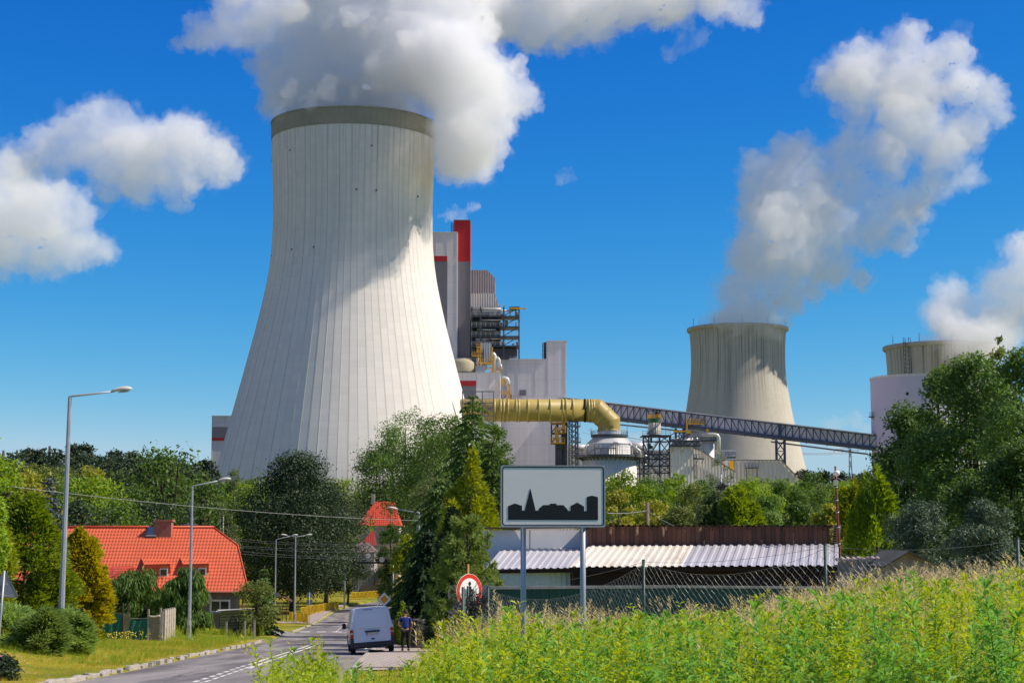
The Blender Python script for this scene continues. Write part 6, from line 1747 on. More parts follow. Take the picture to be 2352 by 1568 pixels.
for k in range(9):
    f = k / 8; x = g0.x + (g1.x - g0.x) * f; z = zf + .95 + .45 * math.sin(math.pi * f) ** 1.5; mb.bar((x, 111, zf + .05), (x, 111, z), .035)
    if k < 8: f2 = (k + 1) / 8; mb.bar((x, 111, z), (g0.x + (g1.x - g0.x) * f2, 111, zf + .95 + .45 * math.sin(math.pi * f2) ** 1.5), .045)
for z in (.15, .55, .9): mb.bar((g0.x, 111, zf + z), (g1.x, 111, zf + z), .035)
for k in range(8): mb.bar((g0.x + (g1.x - g0.x) * k / 8, 111, zf + .15), (g0.x + (g1.x - g0.x) * (k + 1) / 8, 111, zf + .9), .03)
mb.bar((g1.x + .06, 111, zf - .1), (g1.x + .06, 111, zf + 1.3), .07); mb.build('leaf', M_dkmetal, t)
for k, (u, v, d, lb) in enumerate(((520, 1428, 112, 'pale concrete post left of the black iron gate'), (562.5, 1425, 110, 'pale concrete post between the black gate and the round mirror'), (584.5, 1423, 109, 'pale concrete post at the road corner below the bushes'))):
    a = zp(u, v, d); g0 = G(a.x, d, -.1); t = thing('garden_post', lb, 'post', g0, 0, 'concrete posts of the wire garden fence'); mb = MB(); mb.box((a.x, d, (a.z + g0.z) / 2), (.10, .10, a.z - g0.z)); mb.build('shaft', M_conc, t)

# ---- small distant houses beyond the junction
hh_ = thing('hipped_house', 'distant house with a red hipped roof and pale chimney glimpsed between trees', 'house', (P(862, 1240, 400).x, 402, -9.5)); d = 398.0
e = [P(818, 1206, d), P(920, 1206, d)]; e += [e[1] + Vector((0, 9, 0)), e[0] + Vector((0, 9, 0))]; r1, r2 = P(862.5, 1151.5, d + 4.5), P(905, 1151.5, d + 4.5)
mb = MB(); mb.face([e[0], e[1], r2, r1]); mb.face([e[1], e[2], r2]); mb.face([e[3], e[0], r1]); mb.face([e[2], e[3], r1, r2]); mb.face(e[::-1]); mb.build('roof', tiles('red_tile_far', (.66, .09, .045), (.56, .07, .035), .5, .45), hh_)
mb = MB(); mb.box(((e[0].x + e[1].x) / 2, d + 4.5, (e[0].z - 9.8) / 2), (e[1].x - e[0].x - .8, 8, e[0].z + 9.8)); mb.build('wall', pm('cream_render', (.48, .42, .36), rough=.9), hh_)
mb = MB(); c = P(857, 1146, d + 5); mb.box(c, (.8, .8, 2.4)); mb.build('chimney', pm('cream_chimney', (.50, .44, .34), rough=.9), hh_)
mb = MB(); a0, a1, a2 = P(826, 1252, d - 6), P(862, 1252, d - 6), P(858, 1213, d - 3); mb.face([a0, a1, a2]); mb.face([a0, a2, a0 + Vector((0, 4, 0))]); mb.face([a1, a1 + Vector((0, 4, 0)), a2]); mb.build('lower_roof', tiles('red_tile_low', (.40, .05, .04), (.34, .04, .035), .5, .4), hh_)
h3 = thing('grey_house', 'grey two storey house with a brown roof behind the height limit beam', 'house', (P(840, 1240, 330).x, 334, -10)); d = 330.0
e = [P(806, 1267, d - .5), P(863, 1267, d - .5)]; e += [e[1] + Vector((0, 8, 0)), e[0] + Vector((0, 8, 0))]; r1, r2 = P(820, 1245, d + 3.5), P(846, 1245, d + 3.5)
mb = MB(); mb.face([e[0], e[1], r2, r1]); mb.face([e[1], e[2], r2]); mb.face([e[3], e[0], r1]); mb.face([e[2], e[3], r1, r2]); mb.face(e[::-1]); mb.build('roof', tiles('brown_tile', (.24, .17, .15), (.18, .13, .12), .4, .35), h3)
wx0, wx1 = P(808, 1270, d).x, P(860, 1270, d).x; mb = MB(); mb.box(((wx0 + wx1) / 2, d + 3.7, (e[0].z - 10.5) / 2), (wx1 - wx0, 7.4, e[0].z + 10.5)); mb.build('wall', pm('far_render', (.36, .32, .30), (.28, .25, .23), 1, .9), h3)
window(h3, Vector((P(836, 1282, d).x, d - .002, P(836, 1282, d).z)), 1.0, 1.3, fw=.14); window(h3, Vector((P(822, 1282, d).x, d - .002, P(822, 1282, d).z)), 1.0, 1.3, fw=.14)
mb = MB(); c = P(855, 1305.5, d - .05); mb.box(c, (.45, .04, .42)); mb.build('wall_plate', M_retro, h3)
t = thing('lean_to_shed', 'low grey lean-to with a sloping roof at the right of the grey house', 'shed', (P(872, 1330, 328).x, 329, -10)); mb = MB(); a, b = P(861, 1318, 328), P(885, 1312, 328); mb.box(((a.x + b.x) / 2, 330, (a.z - 10) / 2), (b.x - a.x, 4, a.z + 10)); mb.build('wall', pm('grey_boards_far', (.16, .16, .17), rough=.9), t)
mb = MB(); mb.bar(a + Vector((-.2, 1.8, .1)), b + Vector((.3, 1.8, .15)), 4.4, .15); mb.build('roof', M_lgrey2, t)
t = thing('paling_fence', 'brown wooden paling fence in front of the grey house', 'fence', GU(850, 322)); mb = MB(); rg = random.Random(6)
for k in range(34):
    u = 829 + k * .95; p = GU(u, 322); mb.box(p + Vector((0, 0, .7 + rg.uniform(-.05, .05))), (.07, .03, 1.5))
for z in (.35, 1.1): mb.bar(GU(829, 322.1, z), GU(861, 322.1, z), .05)
mb.build('palings', M_wood, t)
# ------------------------------------------------------------------ the van with its wheels on the pavement
M_van = pm('van_paint', (.72, .75, .80), (.68, .71, .76), .8, .32, spec=.5, coat=.5); M_vanp = pm('bumper_plastic', (.035, .037, .042), (.045, .047, .052), 3, .6)
M_tyre = pm('tyre_rubber', (.03, .03, .031), (.055, .052, .05), 5, .85); M_glassd = pm('dark_glass', (.015, .017, .02), rough=.08, spec=.6); M_tail = pm('tail_red', (.42, .015, .012), rough=.2, coat=.6); M_tailw = pm('tail_clear', (.62, .46, .42), rough=.2); M_rim = pm('wheel_rim', (.30, .30, .31), rough=.4, metal=.5)
van = bpy.data.objects.new('parked_van', None); COL.objects.link(van); tag(van, 'white delivery van parked with its right wheels up on the pavement, seen from behind', 'van'); van['own'] = 1

# stations along the length: local x right, y forward, z up; each a rounded section
def section(y, w_bot, w_mid, w_top, z_bot, z_belt, z_top, n=5):
    """half outline from bottom centre to roof centre"""
    pts = [(0, z_bot), (w_bot, z_bot), (w_mid, z_bot + .12), (w_mid + .005, z_belt * .6 + z_bot * .4), (w_mid, z_belt)]
    ztr = z_top - .16
    pts += [(w_mid + (w_top - w_mid) * .55, (z_belt + ztr) / 2 + .02), (w_top + .01, ztr)]
    for k in range(1, n + 1):
        a = R(90 * k / n); pts.append((w_top + .01 - .20 * (1 - math.cos(a)), ztr + .13 * math.sin(a)))
    pts.append((w_top * .45, z_top - .008)); pts.append((0, z_top))
    return [(x, y, z) for x, z in pts]


st_ = [(0.0, .84, .90, .76, .42, 1.02, 1.90), (.03, .87, .93, .79, .36, 1.02, 1.945), (.14, .90, .95, .80, .32, 1.03, 1.965), (1.2, .90, .95, .82, .30, 1.04, 1.975), (2.6, .90, .95, .82, .30, 1.04, 1.97), (3.25, .90, .95, .80, .30, 1.04, 1.93), (3.5, .90, .95, .79, .30, 1.04, 1.86), (3.95, .90, .94, .77, .30, 1.05, 1.50), (4.25, .88, .92, .80, .32, 1.02, 1.18), (4.7, .82, .86, .74, .34, .86, .98), (4.88, .70, .74, .60, .40, .66, .80)]
# rear window line leans forward
V_, F_ = [], []
secs = [section(*s) for s in st_]; n = len(secs[0])
for i, s in enumerate(secs):
    for k, (x, y, z) in enumerate(s):
        if i < 3: y = y + max(0, z - 1.0) * .16 * (1 - i * .0) if i == 0 else y + max(0, z - 1.0) * .16 * (.9 if i == 1 else .6)
        V_.append((x, y, z))
    for k, (x, y, z) in list(enumerate(s))[::-1]:
        if k in (0, n - 1): continue
        if i < 3: y = y + max(0, z - 1.0) * .16 * (1 if i == 0 else (.9 if i == 1 else .6))
        V_.append((-x, y, z))
N = 2 * n - 2; mb = MB(); mb.v = V_
for i in range(len(secs) - 1):
    for k in range(N):
        a = i * N + k; b = i * N + (k + 1) % N; mb.f.append([a, b, b + N, a + N]); mb.m.append(0); mb.sm.append(True)
mb.f.append(list(range(N))[::-1]); mb.m.append(0); mb.sm.append(False); mb.f.append([(len(secs) - 1) * N + k for k in range(N)]); mb.m.append(0); mb.sm.append(False)
body = mb.build('body', M_van, van)
me = body.data
b2 = body.modifiers.new('bevel', 'BEVEL'); b2.width = .03; b2.segments = 2; b2.limit_method = 'ANGLE'; b2.angle_limit = R(50)


def vy(z): return max(0, z - 1.0) * .16


Mv = Matrix(((1, 0, 0), (0, 0, 1), (0, 1, 0)))


def rear(mb, poly, off, th, m=0):
    """plate on the tailgate: poly in (x, z), off metres behind the skin"""
    n = len(poly); ar = sum(poly[k][0] * poly[(k + 1) % n][1] - poly[(k + 1) % n][0] * poly[k][1] for k in range(n))
    if ar < 0: poly = poly[::-1]
    f = [(x, vy(z) - off - th, z) for x, z in poly]; bk = [(x, vy(z) - off, z) for x, z in poly]; i = len(mb.v); mb.v += f + bk
    mb.f.append([i + k for k in range(n)]); mb.m.append(m); mb.sm.append(False)
    for k in range(n): r = (k + 1) % n; mb.f.append([i + r, i + k, i + n + k, i + n + r]); mb.m.append(m); mb.sm.append(False)


def rr(x0, z0, x1, z1, r=.05, top_in=0.0):
    pts = []
    for cx, cz, a0 in ((x1 - r, z1 - r, 0), (x0 + r, z1 - r, 90), (x0 + r, z0 + r, 180), (x1 - r, z0 + r, 270)):
        for k in range(5): a = R(a0 + 22.5 * k); pts.append((cx + r * math.cos(a), cz + r * math.sin(a)))
    return [(x * (1 - top_in * (z - z0) / (z1 - z0)), z) for x, z in pts]


mb = MB(); rear(mb, rr(-.80, .50, .80, 1.84, .06, .10), 0.0, .012); tg = mb.build('tailgate', M_van, van, bevel=.008)
mb = MB(); rear(mb, rr(-.72, 1.10, .72, 1.76, .08, .09), .012, .014); mb.build('blank_window', M_van, tg, bevel=.012, org=(0, 0, 0))
mb = MB(); rear(mb, rr(-.30, .915, .34, .985, .02), .012, .03); mb.build('handle_strip', M_vanp, tg, org=(0, 0, 0))
mb = MB(); rear(mb, rr(-.24, .79, .28, .905, .01), .012, .012); mb.build('number_plate', pm('number_plate', (.62, .62, .60), (.46, .46, .46), 6, .5), tg, org=(0, 0, 0))
mb = MB(); rear(mb, rr(-.24, .79, -.205, .905, .008), .025, .003); mb.build('plate_band', pm('plate_blue', (.02, .06, .35), rough=.5), tg, org=(0, 0, 0))
mb = MB(); rear(mb, rr(-.05, .60, .11, .66, .02), .012, .015); mb.build('tow_recess', M_vanp, tg, org=(0, 0, 0))
mb = MB(); rear(mb, rr(-.32, 1.868, .10, 1.885, .006), .012, .01); mb.build('brake_lamp', M_glassd, tg, org=(0, 0, 0))
mb = MB(); rear(mb, rr(.70, 1.02, .75, 1.035, .005), .012, .004); mb.build('badge', M_rim, tg, org=(0, 0, 0))
for s in (-1, 1):
    mb = MB(); pl = [(s * .80, .70), (s * .945, .70), (s * .945, 1.02), (s * .90, 1.06), (s * .80, 1.06)]; rear(mb, pl, -.02, .045); tl_ = mb.build('tail_light', M_tail, van, bevel=.012)
    mb = MB(); rear(mb, [(s * .81, .86), (s * .935, .86), (s * .935, .93), (s * .81, .93)], .026, .004); mb.build('clear_lens', M_tailw, tl_, org=(0, 0, 0))
mb = MB()
for s in (-1, 1): rear(mb, [(s * .80, .46), (s * .955, .46), (s * .955, .70), (s * .80, .70)], -.02, .05)
pr_ = [(-.97, .30), (.97, .30), (.98, .46), (.90, .50), (-.90, .50), (-.98, .46)]; rear(mb, pr_, -.03, .09); mb.build('rear_bumper', M_vanp, van, bevel=.02)
mb = MB(); rear(mb, rr(-.78, .36, -.66, .39, .01), .06, .006); mb.build('reflector', M_tail, van)
# wheels: tyre and rim
for sx, y in ((-1, .95), (1, .95), (-1, 3.95), (1, 3.95)):
    w = MB(); i0 = 0; prf = [(.20, -.10), (.31, -.11), (.335, -.08), (.335, .08), (.31, .11), (.20, .10)]
    for (r, o) in prf:
        for j in range(28): a = 2 * math.pi * j / 28; w.v.append((sx * .83 + o, y + r * math.cos(a), .335 + r * math.sin(a)))
    for k in range(len(prf) - 1):
        for j in range(28): a = k * 28 + j; b = k * 28 + (j + 1) % 28; w.f.append([a, b, b + 28, a + 28]); w.m.append(0); w.sm.append(False)
    wh = w.build('wheel', M_tyre, van); w = MB(); w.tube([(sx * .90, y, .335), (sx * .915, y, .335)], .205, 24); w.tube([(sx * .80, y, .335), (sx * .90, y, .335)], .19, 20); w.tube([(sx * .915, y, .335), (sx * .93, y, .335)], .06, 10); w.build('rim', M_rim, wh, org=(0, 0, 0))
    w = MB(); w.lathe([(.36, 0), (.40, 0), (.40, .20), (.36, .20)], 30, 0, (0, 0, 0), a0=0, a1=math.pi)
    w.v = [(sx * (.80 + v[2] * .8), y + v[0], .335 + v[1]) for v in w.v]; w.build('wheel_arch', M_vanp, van)
mb = MB(); mb.box((0, 2.4, .28), (1.7, 4.2, .08)); mb.build('underbody', M_vanp, van)
for s in (-1, 1):
    mb = MB(); mb.face([(s * .957, 2.75, 1.08), (s * .952, 3.62, 1.08), (s * .86, 3.35, 1.62), (s * .862, 2.78, 1.66)] if s > 0 else [(s * .957, 2.75, 1.08), (s * .862, 2.78, 1.66), (s * .86, 3.35, 1.62), (s * .952, 3.62, 1.08)]); mb.build('side_window', M_glassd, van)
    mb = MB(); mb.box((s * 1.08, 3.55, 1.16), (.17, .12, .24)); mb.box((s * .99, 3.58, 1.10), (.10, .05, .05)); mb.build('door_mirror', M_vanp, van, bevel=.03)
    mb = MB(); mb.box((s * .955, 1.9, .72), (.03, 2.6, .05)); mb.build('rub_strip', M_vanp, van)
mb = MB(); mb.face([(-.74, 3.62, 1.72), (.74, 3.62, 1.72), (.82, 4.06, 1.20), (-.82, 4.06, 1.20)][::-1]); mb.v = [(x, y + .05, z + .03) for x, y, z in mb.v]; mb.build('windscreen', M_glassd, van)
# open passenger door, swung out by the man
mb = MB(); Md = Matrix.Translation((.95, 3.75, 0)) @ Matrix.Rotation(R(-48), 4, 'Z')
dp = [(-.0, .42), (-1.0, .42), (-1.02, 1.05), (-.88, 1.66), (-.25, 1.62), (.05, 1.06)]
mb.prism(dp, -.03, .03, 0, Md @ Matrix(((0, 0, 1, 0), (1, 0, 0, 0), (0, 1, 0, 0), (0, 0, 0, 1)))); dr = mb.build('front_door', M_van, van, bevel=.015)
mb = MB(); mb.prism([(-.95, 1.08), (-.84, 1.58), (-.28, 1.55), (-.05, 1.08)], -.034, .034, 0, Md @ Matrix(((0, 0, 1, 0), (1, 0, 0, 0), (0, 1, 0, 0), (0, 0, 0, 1)))); mb.build('door_pane', M_glassd, dr, org=(0, 0, 0))
vx = P(857.5, 1495, 76).x; vz = float(zroad(76)) + .005
van.location = (vx, 76, vz + .06); van.rotation_mode = 'XYZ'; van.rotation_euler = (R(-1.5), R(-4.3), R(7.2))
# (the roll lifts the right side by the height of the kerb)

# ------------------------------------------------------------------ the man at the van door
def skin_body(name, joints, bones, mat, sub=2, root=0, loc=(0, 0, 0)):
    me = bpy.data.meshes.new(name); me.from_pydata([j[0] for j in joints], bones, []); o = bpy.data.objects.new(name, me); COL.objects.link(o)
    md = o.modifiers.new('skin', 'SKIN'); md.use_smooth_shade = True; md.branch_smoothing = .6
    for k, j in enumerate(joints):
        r = j[1]; me.skin_vertices[0].data[k].radius = (r if isinstance(r, (tuple, list)) else (r, r)); me.skin_vertices[0].data[k].use_root = (k == root)
    o.modifiers.new('sub', 'SUBSURF').levels = sub; o.modifiers['sub'].render_levels = sub
    dg = bpy.context.evaluated_depsgraph_get(); m2 = bpy.data.meshes.new_from_object(o.evaluated_get(dg)); bpy.data.objects.remove(o); bpy.data.meshes.remove(me)
    for p in m2.polygons: p.use_smooth = True
    return m2


M_skin = pm('skin', (.40, .22, .15), (.36, .19, .13), 6, .6); M_blueshirt = pm('blue_tshirt', (.010, .030, .20), (.007, .022, .15), 7, .85, bump=.4, bscale=10); M_blacktr = pm('black_trousers', (.016, .016, .02), (.010, .010, .013), 7, .85, bump=.4, bscale=10); M_hair = pm('dark_hair', (.02, .014, .010), rough=.7); M_shoe = pm('dark_shoe', (.02, .02, .022), rough=.6)
ms_ = P(931, 1486, 77.6); man = bpy.data.objects.new('person', None); COL.objects.link(man); tag(man, 'man in a dark blue T-shirt and black trousers standing at the van, seen from behind', 'person'); man['own'] = 1
# local: x right, y forward (away from the camera), z up; 1.74 m, leaning a little forward into the door
J = [((0, .0, .93), (.155, .115)), ((0, .015, 1.10), (.145, .105)), ((0, .05, 1.28), (.165, .115)), ((0, .075, 1.42), (.15, .09)), ((0, .10, 1.49), (.06, .06)), ((0, .125, 1.56), (.058, .06)),
     ((0, .135, 1.61), (.072, .088)), ((0, .14, 1.68), (.078, .098)), ((0, .135, 1.745), (.055, .07)),
     ((-.19, .07, 1.41), (.062, .062)), ((-.27, .10, 1.18), (.047, .047)), ((-.22, .30, 1.06), (.038, .036)), ((-.19, .40, 1.05), (.028, .042)),
     ((.19, .06, 1.41), (.062, .062)), ((.285, -.01, 1.16), (.047, .047)), ((.275, .13, .95), (.038, .036)), ((.265, .18, .87), (.028, .042)),
     ((-.10, .0, .86), (.105, .11)), ((-.115, .01, .50), (.068, .07)), ((-.12, -.03, .10), (.045, .048)), ((-.125, .02, .045), (.045, .04)), ((-.13, .15, .03), (.042, .03)),
     ((.10, .0, .86), (.105, .11)), ((.125, .03, .50), (.068, .07)), ((.14, .02, .10), (.045, .048)), ((.145, .07, .045), (.045, .04)), ((.155, .20, .03), (.042, .03))]
Bn = [(0, 1), (1, 2), (2, 3), (3, 4), (4, 5), (5, 6), (6, 7), (7, 8), (3, 9), (9, 10), (10, 11), (11, 12), (3, 13), (13, 14), (14, 15), (15, 16), (0, 17), (17, 18), (18, 19), (19, 20), (20, 21), (0, 22), (22, 23), (23, 24), (24, 25), (25, 26)]
# five fingers on each hand, each its own chain from the palm
def fingers(J, Bn, wi, side, base_dir, lat):
    w = Vector(J[wi][0]); bd = Vector(base_dir).normalized(); lt = Vector(lat).normalized(); cur = Vector((0, .0, -1)) if bd.z > -.6 else Vector((0, 1, 0))
    for off, L, in ((-.028, .070), (-.009, .080), (.010, .076), (.028, .062)):
        k0 = len(J); p = w + bd * .03 + lt * off; J.append((tuple(p), .010)); Bn.append((wi, k0)); q = p + bd * L * .5 + cur * .008; J.append((tuple(q), .009)); Bn.append((k0, k0 + 1)); r = q + bd * L * .35 + cur * .03; J.append((tuple(r), .008)); Bn.append((k0 + 1, k0 + 2))
    k0 = len(J); p = w + lt * -.035 * 1.0; J.append((tuple(p), .012)); Bn.append((wi, k0)); q = p + bd * .035 + lt * -.018; J.append((tuple(q), .010)); Bn.append((k0, k0 + 1)); r = q + bd * .025; J.append((tuple(r), .009)); Bn.append((k0 + 1, k0 + 2))


fingers(J, Bn, 12, -1, (.1, 1, -.15), (-1, 0, 0)); fingers(J, Bn, 16, 1, (0, .45, -.9), (-.2, 1, .4))
bdy = link('body', skin_body('body', J, Bn, None), M_skin, man)
# face: nose, ears, eyes and mouth on the far side of the head
mb = MB(); mb.lathe([(.012, -.02), (.018, -.012), (.012, .02), (.004, .03)], 8, 0, (0, .24, 1.665))
for s in (-1, 1): mb.lathe([(.004, -.032), (.016, -.01), (.018, .012), (.004, .03)], 8, 0, (s * .083, .135, 1.67))
mb.build('nose_and_ears', M_skin, man)
mb = MB()
for s in (-1, 1): mb.box((s * .032, .232, 1.692), (.026, .012, .010))
mb.box((0, .232, 1.625), (.045, .01, .008)); mb.build('eyes_and_mouth', M_hair, man)
Js = [((0, .0, .90), (.172, .132)), ((0, .012, 1.10), (.160, .122)), ((0, .045, 1.28), (.182, .132)), ((0, .073, 1.42), (.165, .105)), ((0, .09, 1.465), (.08, .075)), ((-.195, .07, 1.405), (.082, .082)), ((-.25, .09, 1.235), (.072, .072)), ((.195, .06, 1.405), (.082, .082)), ((.262, .015, 1.225), (.072, .072))]
link('tshirt', skin_body('tshirt', Js, [(0, 1), (1, 2), (2, 3), (3, 4), (3, 5), (5, 6), (3, 7), (7, 8)], None), M_blueshirt, man)
Jt = [((0, .0, .93), (.163, .128)), ((-.10, .0, .84), (.118, .125)), ((-.116, .01, .50), (.086, .09)), ((-.122, -.02, .09), (.07, .075)), ((.10, .0, .84), (.118, .125)), ((.126, .03, .50), (.086, .09)), ((.142, .02, .09), (.07, .075))]
link('trousers', skin_body('trousers', Jt, [(0, 1), (1, 2), (2, 3), (0, 4), (4, 5), (5, 6)], None), M_blacktr, man)
for s, y in ((-1, 0), (1, .05)):
    mb = MB(); x = -.127 if s < 0 else .15
    for sec in (0,):
        pr = [(-.09, .038, .06), (-.06, .05, .085), (.02, .05, .09), (.10, .052, .06), (.17, .045, .05), (.20, .02, .03)]
        for (yy, w, h) in pr:
            for j in range(10): a = 2 * math.pi * j / 10; mb.v.append((x + w * math.cos(a), y + yy, max(0, h * .5 + h * .55 * math.sin(a))))
        for k in range(len(pr) - 1):
            for j in range(10): a = k * 10 + j; b = k * 10 + (j + 1) % 10; mb.f.append([a, b, b + 10, a + 10]); mb.m.append(0); mb.sm.append(True)
    mb.build('shoe', M_shoe, man)
hr = MB(); ic, icf = ico_np(3) if 'ico_np' in globals() else (None, None)
prf = [(.02, .108), (.06, .095), (.085, .055), (.092, .0), (.086, -.05), (.07, -.075)]
for (r, z) in prf:
    for j in range(20):
        a = 2 * math.pi * j / 20; fr = 1.0 if math.sin(a) < .35 else .80; hr.v.append((r * .93 * math.cos(a), .13 + r * 1.16 * math.sin(a) * fr, 1.685 + (z if math.sin(a) < .35 else max(z, .02))))
for k in range(len(prf) - 1):
    for j in range(20): a = k * 20 + j; b = k * 20 + (j + 1) % 20; hr.f.append([b, a, a + 20, b + 20]); hr.m.append(0); hr.sm.append(True)
hr.f.append(list(range(20))); hr.m.append(0); hr.sm.append(True)
hr.build('hair', M_hair, man)
man.location = (ms_.x, 77.6, float(ground(ms_.x, 77.6)) + .05); man.rotation_euler = (0, 0, R(12))

# ------------------------------------------------------------------ tyres and iron gate beside it
M_oldtyre = pm('old_tyre', (.115, .10, .085), (.06, .055, .05), 6, .9)
td_ = 84.0; c = P(958, 1466, td_); z = float(ground(c.x, td_)) + .05; rg = random.Random(31)
names = ['bottom', 'second', 'third', 'fourth', 'fifth', 'sixth', 'seventh']
def tyre(loc, R_, w, label, tilt=(0, 0)):
    mb = MB(); mb.lathe([(R_ * .62, 0), (R_ * .66, -.002), (R_ * .93, .0), (R_, w * .2), (R_, w * .8), (R_ * .93, w), (R_ * .66, w + .002), (R_ * .62, w), (R_ * .66, w * .5), (R_ * .62, 0)], 28, 0, sm=True)
    t = mb.build('tyre', M_oldtyre); t.location = loc; t.rotation_euler = (tilt[0], tilt[1], rg.uniform(0, 6)); tag(t, label, 'tyre', 'old tyres stacked by the iron gate'); return t


ord_ = ['lowest tyre of the stack by the iron gate', 'second tyre from the bottom of the stack', 'third tyre from the bottom of the stack', 'fourth tyre from the bottom of the stack', 'fifth tyre from the bottom of the stack', 'sixth tyre from the bottom of the stack', 'seventh tyre from the bottom, under the wide top one']
for k in range(7):
    tyre((c.x + rg.uniform(-.015, .015), td_, z), .30, .155, ord_[k], (rg.uniform(-.03, .03), rg.uniform(-.04, .04))); z += .162
tyre((c.x + .06, td_ + .05, z), .34, .20, 'wide tyre lying on top of the stack by the iron gate', (.03, .03))
tyre((c.x - .38, td_ + .9, float(ground(c.x, td_)) + 1.0), .30, .17, 'grey tyre behind the man, left of the stack', (R(60), .2))
t = thing('gate', 'tall black wrought iron gate leaf standing open beside the tyre stack', 'gate', (c.x, 83.4, float(ground(c.x, 83.4)))); mb = MB()
a = P(944, 1450, 83.4); b = P(952.5, 1450, 83.2); zg = float(ground(c.x, 83.4)) + .1
for k in range(6): x = a.x + (b.x - a.x) * k / 5; mb.bar((x, 83.3, zg), (x, 83.3, zg + 1.25 + .1 * math.sin(k)), .022)
for z in (.15, .7, 1.15): mb.bar((a.x, 83.3, zg + z), (b.x, 83.3, zg + z), .025)
mb.build('bars', M_dkmetal, t)
t = thing('gate', 'black wrought iron gate leaf with curved top right of the tyre stack', 'gate', (c.x + .8, 83, float(ground(c.x + .8, 83)))); mb = MB()
a = P(964, 1450, 83.0); b = P(992, 1450, 80.0)
for k in range(13):
    f = k / 12; p = a.lerp(b, f); zg = float(ground(p.x, p.y)) + .08; mb.bar((p.x, p.y, zg), (p.x, p.y, zg + 1.25 - .45 * f + .12 * math.sin(f * 9)), .022)
    if k < 12: f2 = (k + 1) / 12; p2 = a.lerp(b, f2); mb.bar((p.x, p.y, zg + 1.18 - .4 * f), (p2.x, p2.y, zg + 1.18 - .4 * f2), .025); mb.bar((p.x, p.y, zg + .15), (p2.x, p2.y, zg + .15), .025); mb.bar((p.x, p.y, zg + .2), (p2.x, p2.y, zg + 1.1 - .4 * f2), .015)
mb.build('bars', M_dkmetal, t)
for k, (u, d) in enumerate(((941, 83.6), (994, 79.6))):
    g0 = GU(u, d); t = thing('gate_post', ('iron gate post left of the tyre stack', 'grey wooden gate post under the dark conifer')[k], 'post', g0); mb = MB(); mb.box(g0 + Vector((0, 0, .75)), (.09, .09, 1.6)); mb.box(g0 + Vector((0, 0, 1.56)), (.12, .12, .03)); mb.build('shaft', (M_dkmetal, M_wood)[k], t)
# ------------------------------------------------------------------ trees: every leaf (or spray of leaves) a small face of its own
def leafquads(P0, D, N, L, Wd):
    """rhombus leaves: base P0, long axis D, face normal N, length L, width Wd"""
    D = D / np.maximum(np.linalg.norm(D, axis=1, keepdims=True), 1e-6)
    S = np.cross(N, D); S /= np.maximum(np.linalg.norm(S, axis=1, keepdims=True), 1e-6)
    L = L[:, None]; Wd = Wd[:, None]; mid = P0 + D * L * .45
    V = np.stack([P0, mid + S * Wd * .5, P0 + D * L, mid - S * Wd * .5], 1).reshape(-1, 3)
    F = np.arange(len(P0) * 4).reshape(-1, 4)
    return V, F


def unit(r, n):
    v = r.normal(size=(n, 3)); return v / np.linalg.norm(v, axis=1, keepdims=True)


def trunk_mesh(name, H, r0, limbs, r, bend=.3):
    mb = MB(); pts = []; rad = []; x = y = 0
    for k in range(7):
        f = k / 6; pts.append((x, y, H * f)); rad.append(r0 * (1.25 if k == 0 else 1) * (1 - .8 * f)); x += r.normal() * bend * H * .02; y += r.normal() * bend * H * .02
    mb.tube(pts, rad, 8)
    for (zb, tip) in limbs:
        f = min(.98, zb / H); k = int(f * 6); b = Vector(pts[k]).lerp(Vector(pts[min(6, k + 1)]), f * 6 - k); t = Vector(tip); m = b.lerp(t, .5) + Vector((0, 0, -.08 * (t - b).length + r.normal() * .1)); rb = r0 * (1 - .8 * f) * .55
        mb.tube([b, m, t], [rb, rb * .6, rb * .15], 5, cap=False)
    me = bpy.data.meshes.new(name); me.from_pydata(mb.v, [], mb.f); me.polygons.foreach_set('use_smooth', [True] * len(mb.f)); me.update(); return me


